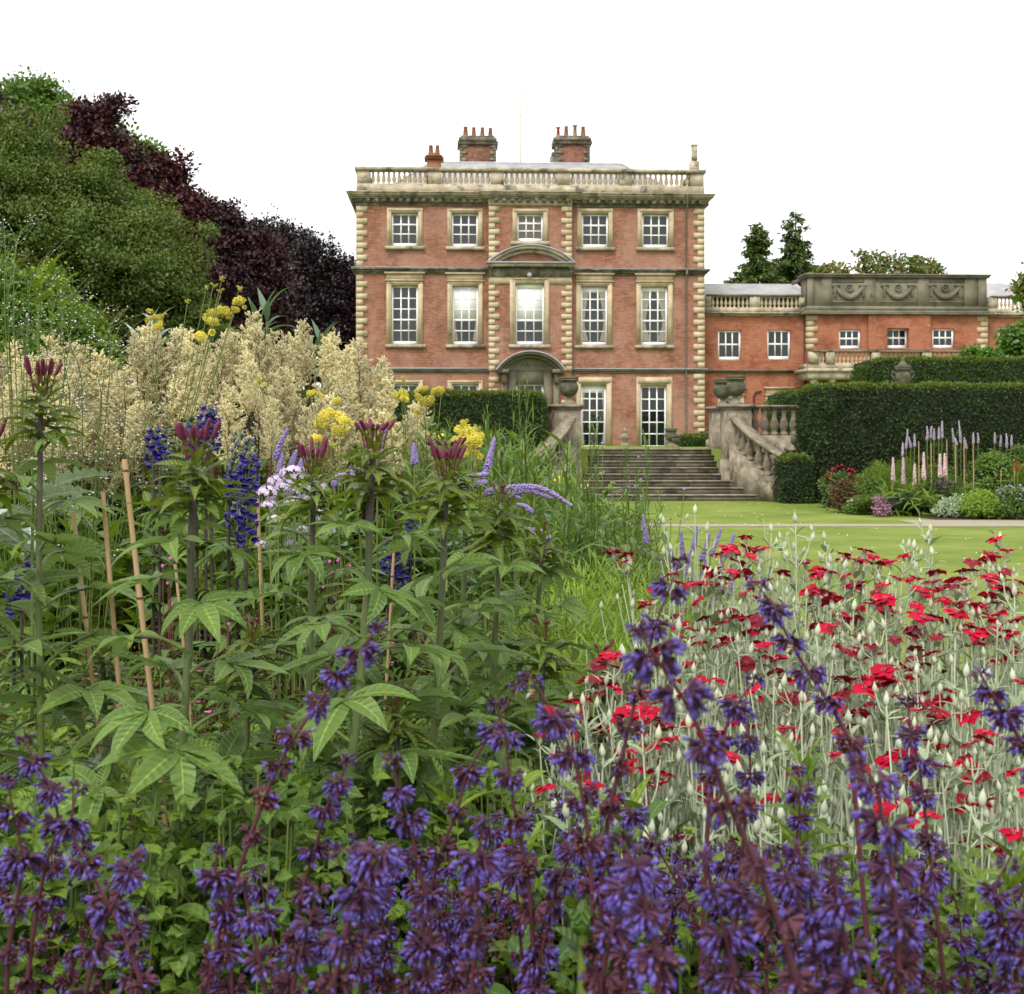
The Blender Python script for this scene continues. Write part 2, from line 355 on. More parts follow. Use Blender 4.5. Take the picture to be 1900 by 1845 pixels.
def add_window(par, h, v, cols, rows, meet=None, gl='glass', sur=None, sill=None, blind=0, curt=0, head=False, botrail=.16, top=0):
    """white sash window in hole h of the wall at v; surround and sill in stone"""
    a, b, c, d = h; y = v + .11
    mb = MB(); fr = .09
    mb.box(a, a + fr, y, y + .05, c, d); mb.box(b - fr, b, y, y + .05, c, d)
    mb.box(a + fr, b - fr, y, y + .05, c, c + botrail); mb.box(a + fr, b - fr, y, y + .05, d - fr - top, d)
    x0, x1, z0, z1 = a + fr, b - fr, c + botrail, d - fr - top
    for i in range(1, cols):
        x = x0 + (x1 - x0) * i / cols; mb.box(x - .027, x + .027, y + .004, y + .04, z0, z1)
    for j in range(1, rows):
        z = z0 + (z1 - z0) * j / rows; w = .042 if meet == j else .027
        mb.box(x0, x1, y + (.001 if meet == j else .006), y + .042, z - w, z + w)
    w_ = mb.build('window', M['white'], par)
    g = MB()
    for i in range(cols):
        for j in range(rows):
            xa, xb = x0 + (x1 - x0) * i / cols, x0 + (x1 - x0) * (i + 1) / cols; za, zb = z0 + (z1 - z0) * j / rows, z0 + (z1 - z0) * (j + 1) / rows
            t = U(-.012, .012); s2 = U(-.008, .008)
            g.quad((xa, y + .03 + t, za), (xb, y + .03 - t, za), (xb, y + .03 - t + s2, zb), (xa, y + .03 + t + s2, zb))
    g.build('pane', M[gl], w_)
    if blind:
        bl = MB(); bl.box(x0 + .01, x1 - .01, y + .012, y + .016, z1 - (z1 - z0) * blind, z1 - .005); bl.build('blind', M['blind'], w_)
    if curt:
        cu = MB(); hgt = z1 - z0
        for s in (0, 1):
            prof = []
            for k in range(13):
                t = k / 12; zz = z1 - hgt * t * (.98)
                wdt = (.42 - .30 * math.sin(min(t / .72, 1) * 1.5)) * curt if t < .72 else (.12 + .22 * (t - .72) / .28) * curt
                prof.append((zz, (x1 - x0) * wdt))
            for k in range(12):
                (za, wa), (zb, wb) = prof[k], prof[k + 1]
                if s == 0: cu.quad((x0, y + .014, za), (x0 + wa, y + .014, za), (x0 + wb, y + .014, zb), (x0, y + .014, zb))
                else: cu.quad((x1 - wa, y + .0145, za), (x1, y + .0145, za), (x1, y + .0145, zb), (x1 - wb, y + .0145, zb))
        cu.build('curtain', M['curtain'], w_)
    if sur:
        A, B, Dt = sur; s = MB(); p = v - .06
        s.box(A, a, p, v + .05, c, Dt); s.box(b, B, p, v + .05, c, Dt); s.box(a, b, p, v + .05, d, Dt)
        s.box(A + .05, a - .10, p - .03, p, c, d + .1); s.box(b + .10, B - .05, p - .03, p, c, d + .1)
        s.box(A + .05, B - .05, p - .03, p, d + .1, Dt - .05)
        if head:
            s.box(A - .04, B + .04, p - .07, v + .05, Dt, Dt + .07); s.box(A, B, p - .02, v + .05, Dt + .07, Dt + .34)
            s.box(A - .1, B + .1, p - .12, v + .05, Dt + .34, Dt + .42)
        s.build('window_surround', M['stone_clean'], w_)
    if sill:
        A, B = sill; s = MB(); s.box(A, B, v - .16, v + .1, c - .15, c - .002); s.build('sill', M['stone'], w_)
    return w_
def quoins(par, ua, ub, z0, z1, v, side, long=.50, short=.30, hgt=.30, name='quoins', mat='stone_clean'):
    """alternating long and short corner stones; side=+1 grows to the right from ua"""
    mb = MB(); k = int(round((z1 - z0) / hgt)); h = (z1 - z0) / k
    for i in range(k):
        w = long if i % 2 else short; x0, x1 = (ua, ua + w) if side > 0 else (ua - w, ua)
        e = .0 if i % 2 else .004
        mb.box(x0 - (.03 if side > 0 else 0), x1 + (.03 if side < 0 else 0), v - .045 - e, v + .3, z0 + i * h + .010, z0 + (i + 1) * h - .010)
    return mb.build(name, M[mat], par)

CU0, CU1, CV = hu(908, -.3), hu(1060, -.3), -.30
zc = Z(384); TOP = Z(359)                         # underside of the entablature, top of the cornice
wins = {}
def hole(x0, x1, y0, y1, v=0): return (hu(x0, v), hu(x1, v), hz((x0 + x1) / 2, y1, v), hz((x0 + x1) / 2, y0, v))
H3 = [hole(726, 776, 395.6, 457.5), hole(837.6, 887.5, 396, 458.5), hole(959, 1008, 397, 448.5, CV), hole(1079, 1129, 397, 459.5), hole(1191, 1241, 397.5, 460)]
H2 = [hole(726, 776, 530, 639.6), hole(839, 888, 531, 640), hole(956, 1010, 521, 640, CV), hole(1077.5, 1127.5, 532, 641), hole(1189, 1239, 532.5, 641)]
H1 = [hole(726, 776, 713, 824), hole(838, 888, 713, 824), hole(957, 1009, 713, 826, CV), hole(1077.5, 1125, 715, 828.6), hole(1188, 1237, 716, 828.8)]
mb = MB()
wall(mb, 0, CU0, TER - 1.2, zc + .3, 0, [H3[0], H3[1], H2[0], H2[1], H1[0], H1[1]])
wall(mb, CU0, CU1, TER - 1.2, zc + .3, CV, [H3[2], H2[2], H1[2]])
wall(mb, CU1, Wd, TER - 1.2, zc + .3, 0, [H3[3], H3[4], H2[3], H2[4], H1[3], H1[4]])
mb.quad((CU0, 0, TER - 1.2), (CU0, CV, TER - 1.2), (CU0, CV, zc + .3), (CU0, 0, zc + .3)); mb.quad((CU1, CV, TER - 1.2), (CU1, 0, TER - 1.2), (CU1, 0, zc + .3), (CU1, CV, zc + .3))
mb.quad((0, D, TER - 1.2), (0, 0, TER - 1.2), (0, 0, zc + .3), (0, D, zc + .3)); mb.quad((Wd, 0, TER - 1.2), (Wd, D, TER - 1.2), (Wd, D, zc + .3), (Wd, 0, zc + .3))
mb.quad((Wd, D, TER - 1.2), (0, D, TER - 1.2), (0, D, zc + .3), (Wd, D, zc + .3))
mb.build('wall', M['brick'], house)
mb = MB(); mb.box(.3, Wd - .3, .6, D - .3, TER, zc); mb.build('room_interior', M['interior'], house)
def hs_(x0, x1, y0, v=0): return (hu(x0, v), hu(x1, v), hz((x0 + x1) / 2, y0, v))
kw3 = dict(meet=2)
add_window(house, H3[0], 0, 3, 3, 2, sur=hs_(718, 784, 386.5), sill=(hu(714.5), hu(787)))
add_window(house, H3[1], 0, 3, 3, 2, sur=hs_(830, 896, 387.5), sill=(hu(827), hu(899)))
add_window(house, H3[2], CV, 3, 3, 2, gl='glass_brown', sur=hs_(951, 1017, 388, CV), sill=(hu(948, CV), hu(1019, CV)))
add_window(house, H3[3], 0, 3, 3, 2, sur=hs_(1071, 1137, 387.5), sill=(hu(1068), hu(1140)))
add_window(house, H3[4], 0, 3, 3, 2, sur=hs_(1183, 1250, 388), sill=(hu(1180), hu(1251)))
add_window(house, H2[0], 0, 3, 5, 2, sur=hs_(717, 785, 522), sill=(hu(714.5), hu(790)), head=True)
add_window(house, H2[1], 0, 3, 5, 2, sur=hs_(830, 896, 523), sill=(hu(827), hu(900)), head=True, blind=.6, curt=.5)
add_window(house, H2[2], CV, 3, 5, 2, sur=hs_(946, 1019, 517, CV), sill=(hu(944, CV), hu(1021, CV)), blind=.62, top=.3)
add_window(house, H2[3], 0, 3, 5, 2, sur=hs_(1069, 1136, 524), sill=(hu(1066), hu(1138)), head=True, curt=.75, blind=.07)
add_window(house, H2[4], 0, 3, 5, 2, sur=hs_(1181, 1248, 524.5), sill=(hu(1178), hu(1250)), head=True, curt=1.1, blind=.05)
for i, (a, b) in enumerate([(717, 785), (830, 896)]):
    add_window(house, H1[i], 0, 3, 5, 2, sur=hs_(a, b, 706), head=False)
add_window(house, H1[3], 0, 3, 5, None, gl='glass_dark', sur=hs_(1069, 1135, 700), botrail=.05, blind=.1, curt=.3)
add_window(house, H1[4], 0, 3, 5, None, gl='glass_dark', sur=hs_(1181, 1247, 700), botrail=.05)
# garden door under its arched hood
a, b, c, d = H1[2]
dr = MB(); y = CV + .12
dr.box(a, a + .1, y, y + .06, c, d); dr.box(b - .1, b, y, y + .06, c, d); dr.box(a + .1, b - .1, y, y + .06, d - .08, d); dr.box(a + .1, b - .1, y, y + .06, c, c + .8)
for i in (1, 2): x = a + (b - a) * i / 3; dr.box(x - .02, x + .02, y + .004, y + .05, c + .8, d - .08)
for j in range(1, 4): z = c + .8 + (d - c - .88) * j / 4; dr.box(a + .1, b - .1, y + .006, y + .048, z - .018, z + .018)
door = dr.build('door', M['white'], house)
g = MB(); g.quad((a, y + .03, c), (b, y + .03, c), (b, y + .03, d), (a, y + .03, d)); g.build('pane', M['glass'], door)
# --- stone trim
zq = [(Z(828), Z(693)), (Z(683), Z(512)), (Z(497), Z(385))]
for z0, z1 in zq:
    quoins(house, 0, 0, z0, z1, 0, 1); quoins(house, Wd, 0, z0, z1, 0, -1)
for z0, z1 in [(Z(828), Z(700)), (Z(690), Z(520)), (Z(492), Z(385))]:
    quoins(house, CU0, 0, z0, z1, CV, 1, .48, .26, .28); quoins(house, CU1, 0, z0, z1, CV, -1, .48, .26, .28)
def course(par, name, z0, z1, outs, mat, u0=0, u1=None, v=0, D_=None):
    """a moulding of stacked slabs round the house; outs = [(z fraction top, overhang)]"""
    mb = MB(); zz = z0; u1 = Wd if u1 is None else u1; D_ = D if D_ is None else D_
    for f, o in outs:
        z2 = z0 + (z1 - z0) * f; mb.box(u0 - o, u1 + o, v - o, D_ + o, zz, z2); zz = z2
    return mb.build(name, M[mat], par)
zb, zt = Z(384), Z(360)
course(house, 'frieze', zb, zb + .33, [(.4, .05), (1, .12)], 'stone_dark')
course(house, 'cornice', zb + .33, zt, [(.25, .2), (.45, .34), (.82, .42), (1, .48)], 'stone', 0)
mb = MB(); zz = zb + .33
for f, o in [(.25, .2), (.45, .34), (.82, .42), (1, .48)]:
    z2 = zb + .33 + (zt - zb - .33) * f; mb.box(CU0 - o, CU1 + o, CV - o, .1, zz + .002, z2 + .002); zz = z2
mb.box(CU0 - .05, CU1 + .05, CV - .08, .1, zb + .002, zb + .33)
mb.build('cornice_break', M['stone'], house)
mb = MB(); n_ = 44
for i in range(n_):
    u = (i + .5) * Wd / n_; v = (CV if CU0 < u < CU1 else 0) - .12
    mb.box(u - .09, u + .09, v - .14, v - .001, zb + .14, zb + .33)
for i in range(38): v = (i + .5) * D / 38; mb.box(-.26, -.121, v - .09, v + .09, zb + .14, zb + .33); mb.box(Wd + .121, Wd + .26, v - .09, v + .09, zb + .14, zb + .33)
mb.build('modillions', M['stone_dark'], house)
z1_, z2_ = Z(510.5), Z(499)
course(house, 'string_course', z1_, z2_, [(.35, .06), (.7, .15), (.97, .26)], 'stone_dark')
mb = MB(); mb.box(-.27, CU0 - .02, -.27, D + .27, z2_ - .012, z2_ + .02); mb.box(CU1 + .02, Wd + .27, -.27, D + .27, z2_ - .012, z2_ + .02); mb.build('lead_flashing', M['lead'], house)
z1_, z2_ = Z(692.5), Z(683.5)
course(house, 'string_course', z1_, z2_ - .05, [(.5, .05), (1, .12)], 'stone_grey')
mb = MB(); mb.box(-.16, CU0, -.16, D + .16, z2_ - .05, z2_); mb.box(CU1, Wd + .16, -.16, D + .16, z2_ - .05, z2_); mb.build('lead_flashing', M['lead'], house)
# segmental pediment over the centre
def arc_hood(par, name, px0, px1, pyb, pyt, v, th, proj, mats, n=24):
    a, b = hu(px0, v), hu(px1, v); zb_ = hz((px0 + px1) / 2, pyb, v); hh = hz((px0 + px1) / 2, pyt, v) - zb_; w = (b - a) / 2
    R = (w * w + hh * hh) / (2 * hh); cx, cz = (a + b) / 2, zb_ + hh - R; th0 = math.asin(min(1, w / R))
    if hh > w * .95: th0 = math.pi / 2
    mb = MB(); segs = [(-th0 + 2 * th0 * i / n) for i in range(n + 1)]
    for (r0, r1, pr, mi) in [(R - th, R - th * .55, proj * .55, 0), (R - th * .55, R - .06, proj, 0), (R - .06, R, proj + .07, 1)]:
        for s0, s1 in zip(segs[:-1], segs[1:]):
            q = [(cx + r * math.sin(s), cz + r * math.cos(s)) for s, r in ((s0, r0), (s1, r0), (s1, r1), (s0, r1))]
            V = [(x, v - pr, z) for x, z in q] + [(x, v + .05, z) for x, z in q]
            mb.add(V, [(0, 1, 2, 3), (3, 2, 6, 7), (1, 0, 4, 5)], mi)
    return mb, (a, b, zb_, hh, R, cx, cz)
mb, (a, b, z_, hh, R, cx, cz) = arc_hood(house, 'pediment', 902, 1068, 490, 456, CV, .36, .42, None)
mb.box(a + .1, b - .1, CV - .42, CV + .05, z_ - .16, z_ - .02); mb.box(a + .0, b - .0, CV - .5, CV + .05, z_ - .02, z_ + .05, 1)
mb.box(CU0 - .02, CU1 + .02, CV - .10, CV + .05, z_ - .62, z_ - .16, 2)
mb.box(CU0 + .0, CU1 - .0, CV - .05, CV + .03, z_ - .95, z_ - .62, 3)
mb.build('pediment', [M['stone'], M['lead'], M['stone_dark'], M['stone_clean']], house)
# arched hood and dark carved lunette over the door
mb, (a, b, z_, hh, R, cx, cz) = arc_hood(house, 'door_hood', 919, 1048, 688, 652.5, CV, .30, .75, None)
n = 20
for i in range(n):
    s0, s1 = -1 + 2 * i / n, -1 + 2 * (i + 1) / n; f = lambda s: cz + math.sqrt(max(0, (R - .25) ** 2 - (s * (b - a) * .46) ** 2))
    x0, x1 = cx + s0 * (b - a) * .46, cx + s1 * (b - a) * .46
    mb.add([(x0, CV - .06, z_), (x1, CV - .06, z_), (x1, CV - .06, max(z_, f(s1))), (x0, CV - .06, max(z_, f(s0)))], [(0, 1, 2, 3)], 2)
mb.box(a + .1, a + .62, CV - .66, CV + .03, z_ - .14, z_ + .04); mb.box(b - .62, b - .1, CV - .66, CV + .03, z_ - .14, z_ + .04)
mb.box(a + .3, a + .52, CV - .4, CV + .03, z_ - .62, z_ - .14, 0); mb.box(b - .52, b - .3, CV - .4, CV + .03, z_ - .62, z_ - .14, 0)
mb.box(a + .28, a + .54, CV - .16, CV + .03, TER, z_ - .62, 0); mb.box(b - .54, b - .28, CV - .16, CV + .03, TER, z_ - .62, 0)
mb.box(a + .62, H1[2][0], CV - .08, CV + .03, TER, z_ - .02, 2); mb.box(H1[2][1], b - .62, CV - .08, CV + .03, TER, z_ - .02, 2)
mb.box(H1[2][0], H1[2][1], CV - .08, CV + .03, H1[2][3], z_ - .02, 2)
mb.build('door_hood', [M['stone_grey'], M['lead'], M['stone_grey']], house)
# little security lamp over the first floor centre window
mb = MB(); u, z = hu(982, CV), hz(982, 512, CV)
mb.lathe([(0, -.12), (.07, -.12), (.12, -.04), (.12, .03), (.06, .1), (0, .1)], (u, CV - .28, z), 10); mb.box(u - .03, u + .03, CV - .3, CV - .05, z + .08, z + .13)
mb.build('lamp', M['lead'], house, True)
# rainwater pipe
mb = MB(); u = hu(1272.5)
mb.tube([(u, -.52, Z(362)), (u, -.5, Z(378)), (u, -.10, Z(388)), (u, -.08, TER)], .035, 8); mb.tube([(u, -.3, Z(500)), (u, -.3, Z(509))], .05, 8)
for py in range(400, 820, 30): mb.box(u - .06, u + .06, -.12, -.04, Z(py) - .02, Z(py) + .02)
mb.build('drainpipe', M['pipe'], house)
# --- roof balustrade
BAL = [(.055, 0), (.075, 0), (.075, .05), (.045, .08), (.05, .12), (.085, .22), (.09, .30), (.06, .44), (.04, .56), (.05, .60), (.04, .63), (.07, .66), (.07, .72)]
def bal_mesh(name, h, r, mat, n=8):
    mb = MB(); mb.lathe([(x * r / .09, z * h / .72) for x, z in BAL], n=n); return mb.mesh(name, mat, True)
zp0, zp1, zr0, zr1 = Z(360), Z(343.5), Z(318.5), Z(312.5)
pl = MB(); pl.box(-.02, Wd + .02, -.02, .5, zp0, zp1); pl.box(-.02, .48, .5, D, zp0, zp1); pl.box(Wd - .48, Wd + .02, .5, D, zp0, zp1)
pl.box(hu(886), hu(958), -.1, -.021, zp0, zp1 - .05); pl.box(hu(1018), hu(1082), -.1, -.021, zp0, zp1 - .05)
pl.build('parapet', M['stone'], house)
piers = [(662, 687), (794, 819), (911, 935), (1034, 1058.5), (1150, 1174), (1281.5, 1306)]
for x0, x1 in piers: mb = MB(); mb.box(hu(x0), hu(x1), 0.02, .44, zp1, zr0); mb.build('pier', M['stone'], house)
mb = MB()
for v in (D * .33, D * .66, D - .4): mb.box(.02, .44, v, v + .6, zp1, zr0); mb.box(Wd - .44, Wd - .02, v, v + .6, zp1, zr0)
mb.build('side_piers', M['stone_clean'], house)
bme = bal_mesh('baluster', zr0 - zp1, .105, M['stone_clean'])
for (p0, p1), cnt in zip([(687, 794), (819, 911), (935, 1034), (1058.5, 1150), (1174, 1281.5)], (11, 9, 10, 9, 11)):
    a, b = hu(p0), hu(p1); mb = MB(); e = .12 if p0 > 687 else .0
    mb.box(a - (.32 if p0 < 700 else .3), b + (.32 if p1 > 1200 else .3), -.08, .50, zr0 + .0, zr1 - .02)
    mb = MB(); xa = -.1 if p0 < 700 else hu(p0) - hu(p0 + 12.2) + a; xa = a - (a - (0 if p0 < 700 else (hu(p0 - 12.2)))) ; xb = Wd if p1 > 1200 else hu(p1 + 12.2)
    if p0 < 700: xa = -.1
    if p1 > 1200: xb = Wd + .1
    mb.box(xa, xb, -.07, .50, zr0, zr1)
    r = mb.build('balustrade', M['stone_grey'] if False else M['stone'], house)
    for i in range(cnt): inst(bme, 'baluster', r, (a + (b - a) * (i + .5) / cnt, .23, zp1))
for uu in (.23, Wd - .23):
    mb = MB(); mb.box(uu - .32, uu + .27, .5, D, zr0, zr1)
    for i in range(46):
        v = .7 + (D - 1) * i / 45; mb.lathe([(x, z * (zr0 - zp1) / .72) for x, z in BAL], (uu, v, zp1), 6)
    mb.build('side_balustrade', M['stone'], house)
# --- roof
zr = Z(345); rt = hz(984, 303.5, 5.0); m_ = .9
a0, a1 = hu(722, 1.0), hu(1250, 1.0); t0, t1 = hu(800, 5.0), hu(1152, 5.0)
mb = MB(); V = [(a0, m_, zr), (a1, m_, zr), (a1, D - m_, zr), (a0, D - m_, zr), (t0, 5, rt), (t1, 5, rt), (t1, D - 5, rt), (t0, D - 5, rt)]
mb.add(V, [(0, 1, 5, 4), (1, 2, 6, 5), (2, 3, 7, 6), (3, 0, 4, 7), (4, 5, 6, 7)])
roof = mb.build('roof', M['slate'], house)
mb = MB(); mb.box(.1, Wd - .1, .3, D - .2, zp0 - .05, zr - .02); mb.tube([V[0], V[4], V[5], V[1]], .07, 6); mb.build('roof_leads', M['lead'], roof)
def chimney(px0, px1, cpx0, cpx1, py0, pyc0, pyc1, v, dep, pots, brick='brick', dark=True):
    u0, u1 = hu(px0, v), hu(px1, v); z0, z1, z2 = hz(px0, py0, v), hz(px0, pyc0, v), hz(px0, pyc1, v)
    mb = MB(); mb.box(u0, u1, v, v + dep, z0 - 1.5, z1)
    mb.box(u0 - .12, u1 + .12, v - .12, v + dep + .12, z1, z1 + (z2 - z1) * .35, 1 if dark else 0); mb.box(hu(cpx0, v), hu(cpx1, v), v - .2, v + dep + .2, z1 + (z2 - z1) * .35, z2 - .12, 1 if dark else 0)
    mb.box(hu(cpx0, v) + .12, hu(cpx1, v) - .12, v - .1, v + dep + .1, z2 - .12, z2, 1 if dark else 0)
    if dark:
        for i in range(6):
            zz = z0 + (z1 - z0) * i / 6; w = .42 if i % 2 else .16
            mb.box(u0 - .02, u0 + w, v - .03, v + .3, zz, zz + (z1 - z0) / 6 - .01, 1); mb.box(u1 - w * .8, u1 + .02, v - .03, v + .3, zz, zz + (z1 - z0) / 6 - .01, 1)
    ch = mb.build('chimney', [M['brick_old' if brick == 'brick' else brick], M['stone_dark']], house)
    for (c0, c1, pt, mat, fl) in pots:
        uc, r = (hu(c0, v) + hu(c1, v)) / 2, (hu(c1, v) - hu(c0, v)) / 2; h = hz(px0, pt, v) - z2; q = MB()
        q.lathe([(r, -.02), (r * 1.05, .04), (r * .72, h * .9), (r * (1.35 if fl else .85), h * .93), (r * (1.35 if fl else .82), h), (r * .6, h), (r * .55, h * .7)], (uc, v + dep / 2, z2), 12)
        q.build('chimney_pot', M[mat], ch, True)
chimney(853, 920, 851, 921.5, 305, 268, 252, 7, 1.3, [(859, 869, 230, 'pot', 0), (875, 884, 231, 'pot', 0), (891, 900, 231, 'pot', 0), (906, 915, 232, 'pot', 0)])
chimney(1031, 1094, 1027, 1096.5, 305, 267, 252, 7, 1.3, [(1034, 1041, 231, 'pot_red', 1), (1048, 1057, 229, 'pot', 0), (1065, 1073, 227, 'pot_buff', 1), (1079.5, 1089, 229.5, 'pot', 0)])
mb = MB(); mb.box(hu(1021, 7), hu(1031, 7), 7.05, 7.5, hz(1030, 305, 7) - 1, hz(1030, 290, 7)); mb.box(hu(1024, 7), hu(1031, 7), 7.05, 7.5, hz(1030, 290, 7), hz(1030, 282, 7)); mb.build('chimney_shoulder', M['stone_dark'], house)
chimney(792, 818.5, 790, 820.5, 312, 295, 284, .8, .7, [(794.5, 804, 267, 'pot', 0), (807, 816, 267, 'pot', 0)], 'pot', False)
mb = MB(); v = .5; u0, u1 = hu(1281.5, v), hu(1297.5, v)
mb.box(u0, u1, v, v + .4, Z(318), hz(1290, 299, v)); mb.box(hu(1284.8, v), hu(1294.5, v), v + .08, v + .32, hz(1290, 299, v), hz(1290, 270, v)); mb.box(hu(1284, v), hu(1295.5, v), v + .05, v + .35, hz(1290, 270, v), hz(1290, 267, v))
mb.build('stone_post', M['stone'], house)
mb = MB(); u = hu(966, 8); mb.tube([(u, 8, rt - .3), (u, 8, hz(966, 146, 8))], [.05, .03], 8); mb.lathe([(0, 0), (.06, .05), (0, .12)], (u, 8, hz(966, 146, 8)), 8); mb.build('flagpole', M['pole'], house)
mb = MB(); u = hu(674); mb.tube([(u, .3, zr1), (u, .3, Z(273))], .012, 5); mb.build('lightning_rod', M['pipe'], house)

# ------------------------------------------------------------------ the wing
VW = 1.4
wing = thing('house_wing', 'low two storey brick wing with carved stone attic panels beside the main house', 'house', (HX0, HY0, 0), YAW)
def wh(x0, x1, y0, y1, v): return (hu(x0, v), hu(x1, v), hz((x0 + x1) / 2, y1, v), hz((x0 + x1) / 2, y0, v))
VC = VW - .5                                      # the block with the attic panels stands a little forward
def ZW(py, v=VW, px=1420): return hz(px, py, v)
mb = MB(); uA, uB, uC, uE = Wd + .001, hu(1498, VC), hu(1831, VC), hu(2010, VW)
w1 = [wh(1332, 1375, 613, 669, VW), wh(1423.6, 1466.6, 612.5, 668, VW), wh(1428, 1462, 742, 829, VW), wh(1339, 1373, 742, 829, VW)]
w2 = [wh(1556.7, 1597, 611.7, 647.6, VC), wh(1644, 1684, 610, 647, VC), wh(1730, 1770.5, 610, 646.5, VC)]
w3 = [wh(1853, 1896, 607, 662, VW)]
bz = TER - 1.2
wall(mb, uA, uB, bz, ZW(583), VW, w1); wall(mb, uB, uC, bz, ZW(580), VC, w2); wall(mb, uC, uE, bz, ZW(580), VW, w3)
mb.quad((uB, VW, bz), (uB, VC, bz), (uB, VC, ZW(580)), (uB, VW, ZW(580))); mb.quad((uC, VC, bz), (uC, VW, bz), (uC, VW, ZW(580)), (uC, VC, ZW(580)))
mb.quad((uE, VW, bz), (uE, D, bz), (uE, D, ZW(580)), (uE, VW, ZW(580))); mb.quad((uE, D, bz), (uA, D, bz), (uA, D, ZW(580)), (uE, D, ZW(580)))
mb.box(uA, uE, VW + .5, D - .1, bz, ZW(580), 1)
mb.build('wall', [M['brick_wing'], M['interior']], wing)
for h in w1[:2]: add_window(wing, h, VW, 3, 2, 1, gl='glass_dark', botrail=.18)
add_window(wing, w1[2], VW, 2, 4, 2, gl='glass_dark', sur=(w1[2][0] - .2, w1[2][1] + .2, w1[2][3] + .2), head=True)
add_window(wing, w1[3], VW, 2, 4, 2, gl='glass_dark', sur=(w1[3][0] - .2, w1[3][1] + .2, w1[3][3] + .2), head=True)
for h in w2: add_window(wing, h, VC, 3, 2, 1, gl='glass_dark')
for h in w3: add_window(wing, h, VW, 3, 2, 1, gl='glass_dark')
course(wing, 'string_course', ZW(692), ZW(687), [(.6, .1), (1, .2)], 'stone_grey', uA, uB, VW)
for (u0, u1, v, nm) in ((uA, uB, VW, 0), (uC, uE, VW, 1)):
    mb = MB(); mb.box(u0, u1 - .001, v - .12, v + .5, ZW(587), ZW(583)); mb.box(u0, u1 - .002, v - .3, v + .5, ZW(583), ZW(581)); mb.box(u0, u1 - .003, v - .04, v + .45, ZW(581), ZW(571)); mb.build('cornice', M['stone'], wing)
def wbal(segs, v, py0, py1, pyr, prs, mat, cnt, r=.085):
    z0, z1, z2 = ZW(py0, v), ZW(py1, v), ZW(pyr, v)
    me = bal_mesh('baluster', z1 - z0, r, M[mat], 6)
    for (x0, x1), c in zip(segs, cnt):
        a, b = hu(x0, v), hu(x1, v); mb = MB(); mb.box(a - .22, b + .22, v - .04, v + .36, z1, z2)
        q = mb.build('balustrade', M['stone_grey'], wing)
        for i in range(c): inst(me, 'baluster', q, (a + (b - a) * (i + .5) / c, v + .16, z0))
    for x0, x1 in prs: mb = MB(); mb.box(hu(x0, v), hu(x1, v), v, v + .32, z0, z1); mb.build('pier', M['stone'], wing)
wbal([(1320, 1391.6), (1410.5, 1483)], VW, 571, 550, 546.5, [(1307, 1320), (1391.6, 1410.5), (1483, 1497)], 'stone_clean', (9, 9))
wbal([(1850, 1900)], VW, 571, 550, 546.5, [(1833, 1850), (1900, 1916)], 'stone_clean', (7,))
# attic block: piers, swag panels
mb = MB(); zA0, zA1 = ZW(577, VC, 1660), ZW(515.5, VC, 1660)
mb.box(uB, uC, VC + .06, VC + 1.2, zA0, zA1)
for x0, x1 in ((1498, 1510), (1524, 1544), (1604, 1624), (1704, 1724), (1790, 1808), (1816, 1831)): mb.box(hu(x0, VC), hu(x1, VC), VC, VC + .3, zA0, zA1)
mb.box(uB - .1, uC + .12, VC - .1, VC + 1.3, zA1, zA1 + .1); mb.box(uB - .16, uC + .18, VC - .16, VC + 1.36, zA1 + .1, zA1 + .17); mb.box(uB - .04, uC + .04, VC - .05, VC + 1.2, zA0, zA0 + .22)
mb.box(uB - .1, uC + .1, VC - .12, VC + 1.2, zA0 - .14, zA0); mb.box(uB - .25, uC + .25, VC - .34, VC + 1.2, zA0 - .20, zA0 - .14)
attic = mb.build('attic_panels', M['stone_grey'], wing)
for xc in (1576, 1667, 1755):
    mb = MB(); uc = hu(xc, VC); zc_ = ZW(538, VC, xc); y = VC + .02
    mb.box(uc - .95, uc + .95, VC + .03, VC + .06, zc_ - .62, zc_ - .56); mb.box(uc - .95, uc + .95, VC + .03, VC + .06, zc_ + .38, zc_ + .44)
    a_ = np.linspace(-1, 1, 25); pts = [(uc + .68 * t, y, zc_ + .15 - .52 * (1 - t * t)) for t in a_]
    mb.tube(pts, [.06 + .075 * (1 - t * t) + .025 * (i % 2) for i, t in enumerate(a_)], 8)
    ring = [(uc + .16 * math.cos(t), y, zc_ + .1 + .16 * math.sin(t)) for t in np.linspace(0, 2 * math.pi, 17)]; mb.tube(ring, .04, 6)
    mb.lathe([(0, -.06), (.07, 0), (0, .06)], (uc, y, zc_ + .1), 8)
    for s in (-1, 1):
        mb.tube([(uc + s * .68, y, zc_ + .2), (uc + s * .7, y, zc_), (uc + s * .7, y, zc_ - .3), (uc + s * .7, y, zc_ - .38)], [.12, .07, .07, .02], 8)
        mb.tube([(uc + s * .45, y, zc_ + .22), (uc + s * .68, y, zc_ + .25), (uc + s * .88, y, zc_ + .2)], [.03, .1, .05], 8)
    mb.build('swag', M['stone_grey'], attic, True)
quoins(wing, uB, 0, ZW(649, VC), ZW(584, VC), VC, 1, .5, .3); quoins(wing, uC, 0, ZW(649, VC), ZW(584, VC), VC, -1, .5, .3)
mb = MB(); a, b = hu(1609, VC), hu(1724, VC); mb.box(a, b, VC - .22, VC - .001, ZW(647, VC), ZW(587, VC)); wh_ = hole(1644, 1684, 610, 647, VC)
mb = MB(); wall(mb, a, b, ZW(649, VC), ZW(581.5, VC), VC - .2, [w2[1]], .2)
